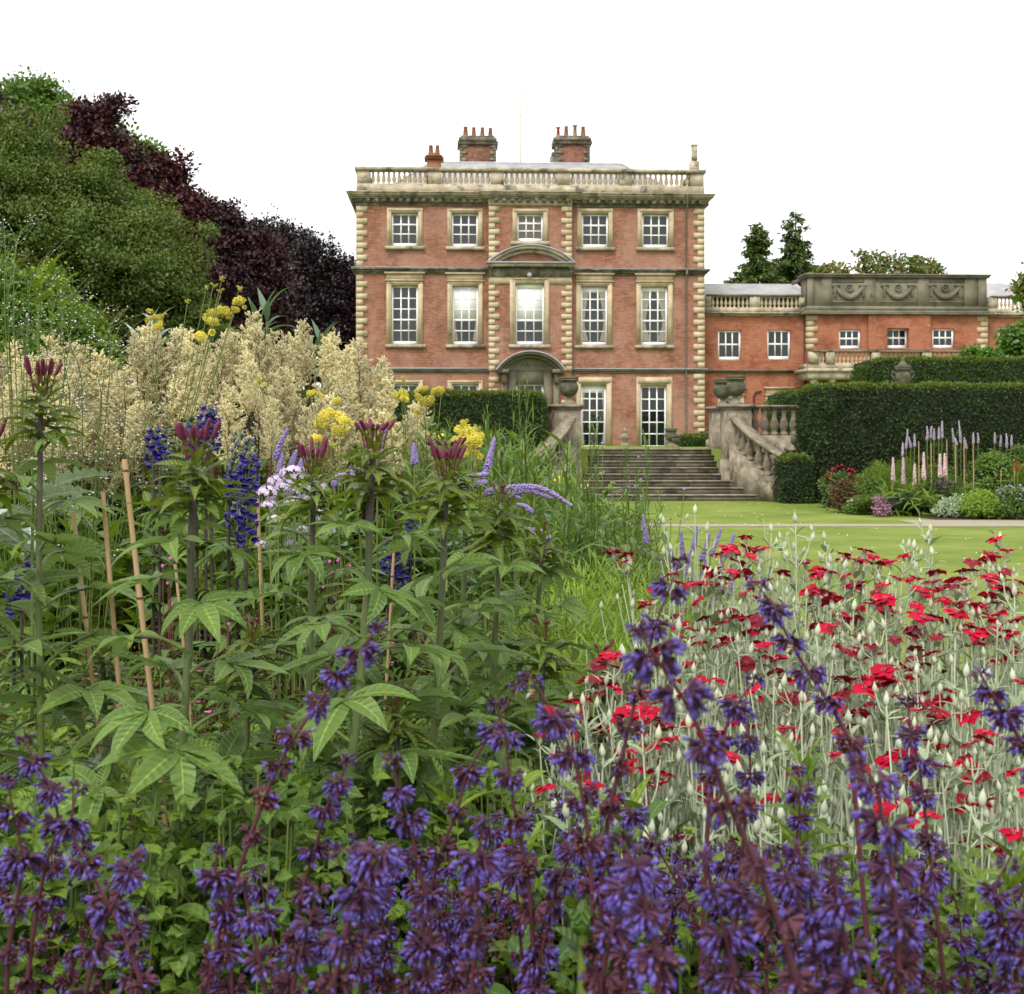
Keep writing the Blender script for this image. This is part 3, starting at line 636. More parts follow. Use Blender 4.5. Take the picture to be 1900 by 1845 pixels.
mb.quad((a, VC, ZW(649, VC)), (a, VC - .2, ZW(649, VC)), (a, VC - .2, ZW(582, VC)), (a, VC, ZW(582, VC))); mb.quad((b, VC - .2, ZW(649, VC)), (b, VC, ZW(649, VC)), (b, VC, ZW(582, VC)), (b, VC - .2, ZW(582, VC)))
mb.build('centre_bay', M['brick_wing'], wing)
# balcony on columns
VB = VC - 2.2; u0, u1 = hu(1500, VB), hu(1842, VB); z = lambda py: ZW(py, VB, 1600)
mb = MB(); mb.box(u0 + .1, u1 - .1, VB + .1, VC, z(684), z(674)); mb.box(u0 - .12, u1 + .12, VB - .12, VC, z(690), z(684)); mb.box(u0, u1, VB, VC - .001, z(703), z(690)); mb.build('balcony', M['stone'], wing)
z0, z1, z2 = z(674), z(653.5), z(650); me = bal_mesh('baluster', z1 - z0, .08, M['stone_clean'], 6)
prs = [(1502, 1519), (1533, 1549), (1618, 1634), (1712, 1729), (1825, 1840)]
for (p, q), c in zip(zip(prs[:-1], prs[1:]), (2, 9, 9, 11)):
    a, b = hu(p[1], VB), hu(q[0], VB); mb = MB(); mb.box(a - .3, b + .3, VB - .02, VB + .36, z1, z2); r = mb.build('balustrade', M['stone_grey'], wing)
    for i in range(c): inst(me, 'baluster', r, (a + (b - a) * (i + .5) / c, VB + .2, z0))
for p in prs: mb = MB(); mb.box(hu(p[0], VB), hu(p[1], VB), VB, VB + .34, z0, z1); mb.build('pier', M['stone'], wing)
for px in (1508, 1543, 1640, 1735, 1832):
    mb = MB(); mb.lathe([(.2, 0), (.2, .1), (.15, .15), (.14, z(710) - TER), (.2, z(706) - TER), (.2, z(703) - TER)], (hu(px, VB) + .1, VB + .3, TER), 12); mb.build('column', M['stone'], wing, True)
mb = MB(); u = hu(1493, VW); mb.tube([(u, VW - .08, ZW(588)), (u, VW - .08, ZW(690)), (u - .05, VW - .3, ZW(700)), (u - .05, VW - .12, TER)], .07, 8)
mb.tube([(hu(1398, VW), VW - .08, TER), (hu(1398, VW), VW - .08, ZW(735)), (hu(1402, VW), VW - .08, ZW(728)), (hu(1412, VW), VW - .08, ZW(726))], .045, 8); mb.build('drainpipe', M['pipe_red'], wing)
# wing roofs
mb = MB(); a, b = uA + .0, uB + .6; mb.add([(a, VW + .7, ZW(549)), (b, VW + .7, ZW(549)), (b, VW + 3.6, ZW(527, VW + 3.6)), (a, VW + 3.6, ZW(527, VW + 3.6)), (b, D, ZW(549)), (a, D, ZW(549))], [(0, 1, 2, 3), (3, 2, 4, 5)])
a, b = uC - 2, uE; mb.add([(a, VW + .7, ZW(551)), (b, VW + .7, ZW(551)), (b - 2.5, VW + 4, ZW(523, VW + 4)), (a, VW + 4, ZW(523, VW + 4)), (b, D, ZW(551)), (a, D, ZW(551))], [(0, 1, 2, 3), (3, 2, 4, 5)])
mb.box(uB, uC, VC + 1.2, D, zA0 - .3, zA0 + .1, 1); mb.build('roof', [M['slate'], M['lead']], wing)
mb = MB(); v = VC + .4; mb.box(hu(1500, v), hu(1510, v), v, v + .4, zA1, ZW(505, v)); mb.box(uB + .1, hu(1500, v), v + .2, v + 3, zA1, ZW(509, v)); mb.build('gable_coping', M['stone_grey'], wing)
# ------------------------------------------------------------------ ground, lawn, path, borders
def lawnmat():
    m, n, out = newmat('lawn')
    col = ramp(n, noise(n, .5, 7, .75), [(.38, (.11, .165, .020)), (.5, (.165, .215, .032)), (.63, (.24, .275, .058))])
    col = mixc(n, ramp(n, noise(n, 30, 4, .8), [(.35, .5), (.65, 0.)]), col, (.095, .135, .02))
    col = mixc(n, ramp(n, noise(n, 6, 4, .8), [(.55, 0.), (.75, .35)]), col, (.30, .30, .10))
    b = n.nodes.new("ShaderNodeBsdfPrincipled"); b.inputs['Roughness'].default_value = .85; b.inputs['Specular IOR Level'].default_value = .15
    bp = n.nodes.new("ShaderNodeBump"); bp.inputs['Strength'].default_value = .7; bp.inputs['Distance'].default_value = .03
    n.links.new(noise(n, 45, 3, .7), bp.inputs['Height']); n.links.new(bp.outputs[0], b.inputs['Normal'])
    n.links.new(col, b.inputs['Base Color']); n.links.new(b.outputs[0], out.inputs[0]); return m
M['lawn'] = lawnmat()
M['soil'] = solid('soil', [(.3, (.035, .022, .014)), (.6, (.075, .048, .03)), (.75, (.12, .085, .055))], 9, bump=1, bdist=.04)
M['gravel'] = solid('gravel', [(.3, (.22, .185, .12)), (.5, (.36, .31, .21)), (.7, (.46, .41, .3))], 30, bump=.6)
def sheet(name, x0, x1, y0, y1, z, mat, nx=1, ny=1, amp=0):
    mb = MB(); xs = np.linspace(x0, x1, nx + 1); ys = np.linspace(y0, y1, ny + 1); X, Y = np.meshgrid(xs, ys)
    Zz = np.full(X.shape, float(z)); Zz[1:-1, 1:-1] += RNG.uniform(0, 1, X.shape)[1:-1, 1:-1] * amp
    i = np.arange(ny)[:, None]; j = np.arange(nx)[None]; a = i * (nx + 1) + j
    mb.add(np.stack([X, Y, Zz], -1).reshape(-1, 3), np.stack([a, a + 1, a + nx + 2, a + nx + 1], -1).reshape(-1, 4))
    return struct(mb.build(name, M[mat]))
sheet('lawn', -1500, 1500, -800, 2500, 0, 'lawn')
sheet('border_soil', -14, 1.95, .2, 32.4, .012, 'soil', 50, 90, .06)
sheet('border_soil', 1.951, 3.2, .2, 4.6, .012, 'soil', 8, 20, .05)
mb = MB(); mb.polys([(8.0, 32.9, .012), (7.6, 31.2, .012), (7.75, 28.5, .012), (8.1, 24.9, .012), (16, 24.9, .012), (16, 32.9, .012)], [(0, 1, 2, 3, 4, 5)]); struct(mb.build('border_soil', M['soil']))
sheet('garden_path', 1.97, 40, 22.85, 23.55, .006, 'gravel')
sheet('garden_path', 7.3, 40, 23.551, 24.75, .0062, 'gravel')
mb = MB(); mb.box(-60, 2.0, 34.35, 130, .0, TER - .004); mb.box(5.5, 80, 34.35, 130, .0, TER - .004); mb.box(2.0, 5.5, 35.95, 130, 0, TER - .004); struct(mb.build('terrace_ground', M['lawn']))
K = 130; pts = np.stack([RNG.uniform(2.2, 12, K), RNG.uniform(12, 31.5, K), np.full(K, .03)], -1); pts = pts[(pts[:, 0] < 7.3)]
mb = MB(); mb.many(OCT, np.tile(np.diag([.014, .014, .006]), (len(pts), 1, 1)), pts); ds = mb.build('daisies', M['white']); tag(ds, 'tiny white daisies dotted over the mown lawn', 'daisies', kind='stuff')

# ------------------------------------------------------------------ stone steps, balustrades, urns
mb = MB(); NR = 8; RH = TER / NR; TD = .45; SY0 = 32.75; SC = 3.65
def halfw(Y): return 1.86 if Y > 34.3 else 1.86 + (34.3 - Y) * .78 + (34.3 - Y) ** 2 * .12
for i in range(NR):
    Y = SY0 + i * TD; h = halfw(Y); h1 = (i + 1) * RH; Y1 = Y + TD if i < NR - 1 else 37.0
    # each step is a slab of several stones with a slightly proud, worn nosing
    cuts = sorted([-h, h] + [SC_ for SC_ in np.cumsum([U(.9, 1.5) for _ in range(4)]) - h if SC_ < h - .3])
    for a, b in zip(cuts[:-1], cuts[1:]):
        e = U(-.006, .006)
        mb.box(SC + a + .003, SC + b - .003, Y + .03 + e, Y1 + .05, h1 - RH - (.0 if i else 0), h1 - .035, 0)
        mb.box(SC + a + .002, SC + b - .002, Y - .005 + e, Y1 + .06, h1 - .035 + .0001 * i, h1 + e * .4, 1)
steps = mb.build('stone_steps', [M['stone_step'], M['tread']]); tag(steps, 'worn flight of wide stone steps climbing from the lawn to the terrace', 'steps')
URN = [(.0, 0), (.19, 0), (.19, .05), (.16, .07), (.09, .13), (.06, .18), (.075, .21), (.13, .24), (.20, .31), (.245, .42), (.25, .50), (.225, .56), (.20, .60), (.235, .68), (.265, .72), (.265, .76), (.22, .765), (.18, .70), (0, .66)]
def urn(name, label, x, y, z, s=1, n=24, handles=False, grp=None):
    t = thing(name, label, 'urn', (x, y, z), 0, grp)
    mb = MB(); mb.lathe([(r * s, h * s) for r, h in URN[:8]], n=n); mb.box(-.2 * s, .2 * s, -.2 * s, .2 * s, -.001, .045 * s); mb.build('foot', M['stone_grey'], t, True)
    mb = MB(); mb.lathe([(r * s, h * s) for r, h in URN[7:13]], n=n, rib=.10); mb.build('bowl', M['urn'], t)
    mb = MB(); mb.lathe([(r * s, h * s) for r, h in URN[12:]], n=n); mb.tube([((.245 * math.cos(a)) * s, .245 * math.sin(a) * s, .67 * s) for a in np.linspace(0, 2 * math.pi, 25)], .02 * s, 6)
    mb.build('rim', M['urn'], t, True)
    if handles:
        mb = MB()
        for q in (-1, 1): mb.tube([(q * .2 * s, 0, .55 * s), (q * .34 * s, 0, .62 * s), (q * .36 * s, 0, .52 * s), (q * .24 * s, 0, .38 * s)], .03 * s, 6)
        mb.lathe([(.2 * s, .72 * s), (.12 * s, .84 * s), (.05 * s, .9 * s), (.08 * s, .96 * s), (0, 1.02 * s)], n=16); mb.build('handles_and_lid', M['urn'], t, True)
    return t
M['urn'] = solid('lead_urn', [(.3, (.05, .055, .03)), (.55, (.11, .11, .065)), (.75, (.22, .2, .13))], 5, bump=.4)
def pedestal(label, x0, x1, y0, y1, z0, z1):
    t = thing('pedestal', label, 'pedestal', ((x0 + x1) / 2, (y0 + y1) / 2, z0), 0, 'stone pedestals of the steps'); w, d, h = (x1 - x0) / 2, (y1 - y0) / 2, z1 - z0
    mb = MB(); mb.box(-w, w, -d, d, 0, h - .12); mb.box(-w + .06, w - .06, -d - .02, -d, .9 if h > 1.5 else .3, h - .22)
    mb.box(-w - .05, w + .05, -d - .05, d + .05, 0, h * .42 if h > 1.5 else .2); mb.build('shaft', M['stone_garden'], t)
    mb = MB(); mb.box(-w - .04, w + .04, -d - .04, d + .04, h - .12, h - .07); mb.box(-w - .1, w + .1, -d - .1, d + .1, h - .07, h); mb.build('cap', M['stone_garden'], t)
ZP = 2.46
pedestal('near right stone pedestal with urn at the foot side of the steps', 5.52, 6.22, 33.85, 34.55, 0, ZP)
pedestal('rear right stone pedestal with urn, half hidden by the nearer one', 5.52, 6.2, 35.9, 36.6, 0, ZP)
pedestal('near left stone pedestal with urn beside the clipped hedge', 1.12, 1.78, 33.85, 34.55, 0, ZP)
pedestal('rear left stone pedestal peeping out behind the nearer left one', 1.2, 1.86, 35.9, 36.6, 0, ZP)
urn('garden_urn', 'fluted bowl urn on the near right pedestal of the steps', 5.87, 34.2, ZP, 1.0, grp='fluted stone urns on the step pedestals')
urn('garden_urn', 'fluted bowl urn overlapped from the right by a twin, on rear pedestal', 5.86, 36.25, ZP, 1.02, grp='fluted stone urns on the step pedestals')
urn('garden_urn', 'fluted bowl urn on the pedestal left of the steps', 1.5, 34.2, ZP, .96, grp='fluted stone urns on the step pedestals')
BIG = [(.085, 0), (.11, 0), (.11, .06), (.07, .09), (.075, .13), (.115, .22), (.12, .29), (.08, .42), (.055, .5), (.075, .54), (.06, .57), (.10, .61), (.10, .70)]
bigb = MB().lathe(BIG, n=12).mesh('baluster', M['stone_garden'], True)
def level_balustrade(label, x0, x1, cnt):
    t = thing('terrace_balustrade', label, 'balustrade', ((x0 + x1) / 2, 34.3, 0)); cx = (x0 + x1) / 2
    mb = MB(); mb.box(x0 - cx, x1 - cx, -.22, .22, 0, 1.66); mb.box(x0 - cx, x1 - cx, -.26, .26, 1.2, 1.26); mb.build('plinth', M['stone_garden'], t)
    mb = MB(); mb.box(x0 - cx, x1 - cx, -.16, .16, 2.36, 2.40); mb.box(x0 - cx, x1 - cx, -.2, .2, 2.40, 2.45); mb.build('rail', M['stone_garden'], t)
    for i in range(cnt): inst(bigb, 'baluster', t, (x0 - cx + (x1 - x0) * (i + .5) / cnt, 0, 1.66))
level_balustrade('level stone balustrade running right from the steps to the hedge', 6.27, 8.8, 10)
level_balustrade('level stone balustrade running left from the steps behind the hedge', -1.6, 1.07, 10)
mb = MB(); mb.box(8.8, 40, 34.15, 34.348, 0, TER + .3); mb.box(-40, -1.6, 34.15, 34.348, 0, TER + .3); tag(mb.build('retaining_wall', M['stone_garden']), 'low stone retaining wall along the terrace behind the hedges', 'wall')
def slope(label, sgn):
    t = thing('stair_balustrade', label, 'balustrade', (SC, 33.3, 0)); pts = smooth_path([(2.18, .6, 2.17), (2.36, .1, 1.86), (2.68, -.45, 1.5), (3.15, -1.0, 1.14), (3.5, -1.35, .95)], 5)
    pts = pts * np.array([sgn, 1, 1]); k = len(pts); Tn = np.gradient(pts, axis=0); L = norm(np.stack([Tn[:, 1], -Tn[:, 0], 0 * Tn[:, 0]], -1))
    def band(w, zt, zb, name, ground=False):
        mb = MB(); A = pts + L * w; B = pts - L * w; V = []
        for a, b in zip(A, B):
            lo = 0 if ground else None
            V += [(a[0], a[1], a[2] + zt), (b[0], b[1], b[2] + zt), (b[0], b[1], 0 if ground else b[2] + zb), (a[0], a[1], 0 if ground else a[2] + zb)]
        Fq = [(i * 4 + j, i * 4 + (j + 1) % 4, i * 4 + 4 + (j + 1) % 4, i * 4 + 4 + j) for i in range(k - 1) for j in range(4)]
        mb.add(V, Fq); mb.add(V[-4:], [(0, 1, 2, 3)]); mb.add(V[:4], [(0, 1, 2, 3)]); return mb.build(name, M['stone_garden'], t)
    band(.19, .0, -.09, 'rail'); band(.20, -.74, -1, 'plinth', True)
    for i in range(7):
        p = pts[int(2 + i * (k - 5) / 6.5)]; o = inst(bigb, 'baluster', t, (p[0], p[1], p[2] - .78))
slope('sloping stone balustrade sweeping down right side of the steps', 1); slope('sloping stone balustrade sweeping down left side of the steps', -1)
t = thing('ball_finial', 'dark stone ball on small pedestal between balustrade and big hedge', 'finial', (7.30, 33.5, 0))
mb = MB(); mb.box(-.2, .2, -.2, .2, 0, 1.3); mb.box(-.25, .25, -.25, .25, 1.25, 1.34); mb.build('base', M['stone_garden'], t)
mb = MB(); mb.lathe([(.06, 0), (.05, .06)] + [(.145 * math.sin(a), .19 - .145 * math.cos(a)) for a in np.linspace(.4, math.pi, 9)], (0, 0, 1.34), 16); mb.build('ball', M['urn'], t, True)
# small pots by the house
for px, py, Y, s, lb in ((1245, 828, 52, .95, 'small stone urn left of low green hedge near right garden window'), (1254, 829, 46, .55, 'squat stone pot at the left end of the low green hedge'), (1303, 812, 54, .5, 'low stone pot on the terrace beside corner quoins'), (1317, 812, 50, .6, 'low stone pot nearest to the rear right pedestal')):
    p = P(px, py, Y); urn('terrace_urn', lb, p.x, Y, TER if s > .9 else TER + (.25 if s < .55 or s > .58 else 0), s, 14, grp='small urns on the terrace')
for px in (1303, 1317): p = P(px, 812, 52); 
mb = MB()
for px, Y in ((1303, 54), (1317, 50)): p = P(px, 812, Y); mb.box(p.x - .16, p.x + .16, Y - .16, Y + .16, TER - .01, TER + .26)
tag(mb.build('plinth_blocks', M['stone_garden']), 'pair of low stone blocks carrying the pots by the right pedestal', 'plinth')
p = P(1159, 828, 50); t = thing('garden_statue', 'small weathered stone figure on round base at the top of the steps', 'statue', (p.x, 50, TER))
mb = MB(); mb.lathe([(.2, 0), (.2, .08), (.12, .14), (.10, .2), (.17, .3), (.16, .42), (.07, .5), (.06, .53)], n=12); mb.build('figure', M['stone_garden'], t, True)
mb = MB(); mb.lathe([(.02, .52), (.085, .57), (.09, .64), (.04, .72), (0, .73)], n=10); mb.build('head', M['stone_garden'], t, True)
p = P(1675, 0, 38); t = thing('pedestal', 'stone pedestal of the handled vase, mostly behind the big hedge', 'pedestal', (p.x, 38, TER)); mb = MB(); mb.box(-.3, .3, -.3, .3, 0, 1.45); mb.box(-.38, .38, -.38, .38, 1.45, 1.55); mb.build('shaft', M['stone_garden'], t)
urn('handled_vase', 'tall lidded stone vase with side handles above the big hedge', p.x, 38, TER + 1.55, 1.12, 16, True).scale = (.8, .8, 1)

# ------------------------------------------------------------------ clipped hedges
CARD = card_t()
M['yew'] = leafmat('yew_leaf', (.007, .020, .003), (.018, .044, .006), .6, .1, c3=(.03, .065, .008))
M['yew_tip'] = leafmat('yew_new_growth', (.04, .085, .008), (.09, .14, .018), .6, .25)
M['yew_green'] = leafmat('hedge_green_leaf', (.014, .045, .005), (.04, .09, .010), .6, .2)  # lighter green leaf colour than plain yew
M['dark_core'] = solid('inner_shade', [(.3, (.006, .012, .003)), (.7, (.016, .026, .008))], 6, bump=.8, bdist=.05)  # shade inside hedges and crowns, put into a near-black colour
def hedge(label, x0, x1, y0, y1, z0, z1, size=.06, dens=1.0, top='yew_tip', face='yew', round_=.18, faces='fltr'):
    t = thing('clipped_hedge', label, 'hedge', ((x0 + x1) / 2, (y0 + y1) / 2, z0)); ox, oy = (x0 + x1) / 2, (y0 + y1) / 2
    c = MB(); e = .045; c.box(x0 + e - ox, x1 - e - ox, y0 + e - oy, y1 - e - oy, 0, z1 - z0 - e); c.build('shade_core', M['dark_core'], t)  # solid filler box, coloured as the shade behind the leaves
    mb = MB(); Ls = []
    def face_pts(n, f):
        a, b = RNG.uniform(0, 1, n), RNG.uniform(0, 1, n)
        if f == 'f': p = np.stack([x0 + a * (x1 - x0), np.full(n, y0), z0 + b * (z1 - z0)], -1); d = (0, -1, .25)
        if f == 'b': p = np.stack([x0 + a * (x1 - x0), np.full(n, y1), z0 + b * (z1 - z0)], -1); d = (0, 1, .25)
        if f == 'l': p = np.stack([np.full(n, x0), y0 + a * (y1 - y0), z0 + b * (z1 - z0)], -1); d = (-1, 0, .25)
        if f == 'r': p = np.stack([np.full(n, x1), y0 + a * (y1 - y0), z0 + b * (z1 - z0)], -1); d = (1, 0, .25)
        if f == 't': p = np.stack([x0 + a * (x1 - x0), y0 + b * (y1 - y0), np.full(n, z1)], -1); d = (0, 0, 1)
        return p, np.array(d, float)
    for f in faces:
        A = (x1 - x0) * (z1 - z0) if f in 'fb' else ((y1 - y0) * (z1 - z0) if f in 'lr' else (x1 - x0) * (y1 - y0))
        n = int(A / (size * size * .5) * 2.2 * dens); p, d = face_pts(n, f)
        # lumpy surface, rounded arrises
        lump = (np.sin(p[:, 0] * 3.1 + p[:, 2] * 2.3) + np.sin(p[:, 0] * 7.3 - p[:, 1] * 5 + p[:, 2] * 6.1) * .5 + np.sin(p[:, 1] * 4.1 + 1)) * .018
        p = p + d * (lump[:, None] + RNG.normal(0, .025, (n, 1)))
        cx = np.minimum(np.minimum(p[:, 0] - x0, x1 - p[:, 0]), round_) / round_; cz = np.minimum(z1 - p[:, 2], round_) / round_
        p[:, 2] -= (1 - np.clip(cx, 0, 1)) ** 2 * round_ * .5 * (p[:, 2] > z1 - round_)
        D = norm(d * .45 + RNG.normal(0, .7, (n, 3)) + [0, 0, .25]); sc = RNG.uniform(.6, 1.3, n) * size
        up = norm(d + RNG.normal(0, .5, (n, 3)))
        if f == 't':
            D[:, 2] = abs(D[:, 2]) + .2; mb.many(CARD, frames(D, up, scale=sc * 1.2), p, 1)
        else:
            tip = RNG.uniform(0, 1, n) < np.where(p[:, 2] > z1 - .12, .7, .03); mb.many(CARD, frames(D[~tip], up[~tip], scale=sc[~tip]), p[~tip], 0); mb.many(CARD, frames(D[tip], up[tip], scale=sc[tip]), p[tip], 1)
    me = mb.mesh('foliage', [M[face], M[top]]); me.transform(Matrix.Translation((-ox, -oy, -z0))); inst(me, 'foliage', t)
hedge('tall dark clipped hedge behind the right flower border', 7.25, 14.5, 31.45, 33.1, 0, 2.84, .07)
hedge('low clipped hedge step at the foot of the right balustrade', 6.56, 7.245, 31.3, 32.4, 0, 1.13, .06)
hedge('rounded hedge farther back above the tall right hedge', 12.0, 21, 44, 46, TER, 4.27, .09, top='yew_tip', face='yew_green', round_=.6)
hedge('dark clipped hedge left of the steps behind the yellow flowers', -7, .80, 33, 33.95, 0, 2.72, .07, face='yew_green')
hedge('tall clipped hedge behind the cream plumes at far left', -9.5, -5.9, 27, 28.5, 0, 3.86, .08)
hedge('knee high box hedge below the right garden window', (1262 - 950) * 50 / F, (1321 - 950) * 50 / F, 50, 50.9, TER, TER + .42, .06, face='yew_green')
hedge('trimmed green dome seen through the terrace balustrade', (1436 - 950) * 40 / F, (1500 - 950) * 40 / F, 40, 41.3, TER, 3.0, .07, face='yew_green', round_=.55)

# ------------------------------------------------------------------ trees
def cloud(mb, ells, leaf, rc, dens=1.0, tpl=None, mis=(0,), droop=.0, flat=.6, core=True, wr=1.0, shell=(.72, 1.04), cmi=None, twig=0):
    tpl = tpl or CARD; E = np.array(ells, float)
    for q, (cx, cy, cz, rx, ry, rz) in enumerate(E):
        area = 4 * math.pi * ((rx * ry) ** 1.6 / 3 + (rx * rz) ** 1.6 / 3 + (ry * rz) ** 1.6 / 3) ** (1 / 1.6)
        k = max(6, int(area / (rc * rc) * 1.25)); d = rdir(k, -.9, 1)
        bo = rdir(max(8, int(area / 4)), -.6, 1); bump_ = np.clip((d @ bo.T).max(1) - .88, 0, .12)[:, None] / .12; cen = np.array([cx, cy, cz]) + d * np.array([rx, ry, rz]) * RNG.uniform(shell[0], shell[1], (k, 1)) * (.78 + .36 * bump_) * np.where(RNG.uniform(0, 1, (k, 1)) < .05, 1.14, 1)
        m = max(8, int(dens * (rc * rc * 3.2) / (leaf * leaf * .35))); R = rc * RNG.uniform(.6, 1.25, k)
        off = rdir(k * m).reshape(k, m, 3) * (RNG.uniform(0, 1, (k, m, 1)) ** .45) * R[:, None, None] * np.array([1, 1, flat])
        if droop: off[..., 2] -= droop * (off[..., 0] ** 2 + off[..., 1] ** 2) / rc
        p = (cen[:, None] + off).reshape(-1, 3)
        out = norm(off.reshape(-1, 3) + .35 * np.repeat(d, m, 0) * rc)
        keep = np.ones(len(p), bool)
        for w, e in enumerate(E):
            if w != q: keep &= (((p - e[:3]) / (e[3:] * .74)) ** 2).sum(1) > 1
        keep &= p[:, 2] > .05
        p, out = p[keep], out[keep]; n = len(p)
        D = norm(out * .5 + RNG.normal(0, .8, (n, 3)) - np.array([0, 0, droop])); up = norm(out + np.array([0, 0, .7]) + RNG.normal(0, .5, (n, 3)))
        sc = RNG.uniform(.65, 1.25, n) * leaf; cm = np.repeat(RNG.integers(0, len(mis), k), m)[keep]
        for i, mi in enumerate(mis):
            s = cm == i; mb.many(tpl, frames(D[s], up[s], scale=sc[s]), p[s], mi)
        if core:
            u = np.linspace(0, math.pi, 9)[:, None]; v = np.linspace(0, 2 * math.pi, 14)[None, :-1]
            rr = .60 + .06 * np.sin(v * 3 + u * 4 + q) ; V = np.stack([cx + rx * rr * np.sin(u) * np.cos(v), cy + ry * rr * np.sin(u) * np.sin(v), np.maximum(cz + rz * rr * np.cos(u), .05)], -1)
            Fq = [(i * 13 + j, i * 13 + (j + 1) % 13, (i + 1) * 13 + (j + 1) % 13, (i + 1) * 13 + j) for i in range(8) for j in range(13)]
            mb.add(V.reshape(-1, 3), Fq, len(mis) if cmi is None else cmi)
def ell(px, py, rx, ry, Y, depth=1.0):
    s = Y / F; c = P(px, py, Y); return (c.x, c.y, c.z, rx * s, rx * s * depth, ry * s)
M['bark'] = solid('bark', [(.3, (.03, .024, .018)), (.7, (.10, .08, .06))], 8, bump=.8, bdist=.03)
def tree(name, label, cat, trunk, ells, leaf, rc, mats, dens=1., tr=.3, group=None, **kw):
    t = thing(name, label, cat, (trunk[0], trunk[1], 0 if trunk[1] < 34 or trunk[0] < -12 else TER - .02), 0, group); o = np.array(t.location)
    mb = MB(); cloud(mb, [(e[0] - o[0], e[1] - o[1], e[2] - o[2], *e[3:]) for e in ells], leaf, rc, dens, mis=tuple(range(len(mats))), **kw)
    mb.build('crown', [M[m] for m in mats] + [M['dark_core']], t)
    mb = MB(); top = max(e[2] for e in ells) - o[2]
    main = smooth_path([(0, 0, 0), (tr * .4, 0, top * .35), (-tr * .3, tr * .3, top * .7), (0, 0, top)], 4); mb.tube(main, np.linspace(tr, tr * .25, len(main)), 9)
    for e in ells:
        c = np.array(e[:3]) - o; st = main[int(len(main) * .35)]
        if c[2] < st[2]: st = main[2]
        for _ in range(3):
            end = c + rdir(1)[0] * np.array(e[3:]) * .95; mid = (st + end) / 2 + np.array([0, 0, .1 * top]); mb.tube(smooth_path([st, mid, end], 4), np.linspace(tr * .4, tr * .05, 9), 5)
    mb.build('trunk', M['bark'], t, True); return t
M['tree_green'] = leafmat('tree_green', (.045, .088, .010), (.092, .140, .020), .6, .2)
M['tree_green2'] = leafmat('tree_green_olive', (.060, .084, .012), (.110, .130, .024), .6, .2)
M['tree_bright'] = leafmat('tree_bright_green', (.035, .09, .008), (.08, .17, .015), .5, .3)
M['copper'] = leafmat('copper_leaf', (.016, .004, .006), (.060, .010, .013), .45, .2)
M['copper_red'] = leafmat('copper_leaf_red', (.040, .005, .007), (.095, .012, .015), .45, .25)
M['purple_dark'] = leafmat('dark_purple_leaf', (.010, .005, .007), (.032, .012, .018), .4, .1)
M['beech_black'] = leafmat('weeping_beech_leaf', (.008, .006, .008), (.022, .014, .018), .4, .08)
M['thuja'] = leafmat('yellow_green_spray', (.085, .17, .010), (.15, .25, .018), .6, .2)
M['conifer'] = leafmat('conifer_spray', (.03, .065, .012), (.065, .115, .025), .6, .1)
M['pale_tree'] = leafmat('pale_olive_leaf', (.12, .14, .03), (.22, .22, .06), .6, .3)
M['magnolia'] = leafmat('glossy_green_leaf', (.03, .10, .012), (.07, .18, .025), .35, .25)
G = 'trees behind the left border'
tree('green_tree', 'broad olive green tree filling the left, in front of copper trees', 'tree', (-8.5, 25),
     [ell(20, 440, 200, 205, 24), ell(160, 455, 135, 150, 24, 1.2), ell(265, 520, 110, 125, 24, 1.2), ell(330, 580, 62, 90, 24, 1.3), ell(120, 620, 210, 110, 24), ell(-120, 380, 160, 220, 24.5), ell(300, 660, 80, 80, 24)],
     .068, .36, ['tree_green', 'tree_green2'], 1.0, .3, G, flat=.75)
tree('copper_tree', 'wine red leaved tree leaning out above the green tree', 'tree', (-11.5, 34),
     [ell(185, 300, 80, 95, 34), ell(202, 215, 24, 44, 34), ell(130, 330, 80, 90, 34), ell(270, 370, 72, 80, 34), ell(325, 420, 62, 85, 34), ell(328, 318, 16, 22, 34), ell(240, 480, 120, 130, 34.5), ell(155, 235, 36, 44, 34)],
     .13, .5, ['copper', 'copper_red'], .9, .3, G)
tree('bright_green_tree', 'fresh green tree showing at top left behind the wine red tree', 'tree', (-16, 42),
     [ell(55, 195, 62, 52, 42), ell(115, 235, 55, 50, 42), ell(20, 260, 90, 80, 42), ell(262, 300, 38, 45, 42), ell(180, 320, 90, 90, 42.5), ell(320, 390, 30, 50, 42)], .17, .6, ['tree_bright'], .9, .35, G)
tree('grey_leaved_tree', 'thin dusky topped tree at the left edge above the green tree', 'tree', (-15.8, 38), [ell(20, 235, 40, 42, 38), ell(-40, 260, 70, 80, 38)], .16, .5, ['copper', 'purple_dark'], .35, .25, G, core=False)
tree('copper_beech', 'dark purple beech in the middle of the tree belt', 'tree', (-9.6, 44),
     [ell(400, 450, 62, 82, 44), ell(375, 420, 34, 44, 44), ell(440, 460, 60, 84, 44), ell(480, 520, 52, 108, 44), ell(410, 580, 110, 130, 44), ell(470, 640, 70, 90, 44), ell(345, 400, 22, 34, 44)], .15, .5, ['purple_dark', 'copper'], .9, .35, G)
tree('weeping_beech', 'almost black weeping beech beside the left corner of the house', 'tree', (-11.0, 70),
     [ell(545, 485, 60, 76, 70), ell(515, 470, 40, 68, 70), ell(600, 530, 52, 84, 70), ell(648, 560, 38, 100, 70), ell(570, 620, 90, 110, 70), ell(640, 660, 55, 90, 70)], .19, .7, ['beech_black', 'purple_dark'], .9, .4, G, droop=.5, flat=1.1)
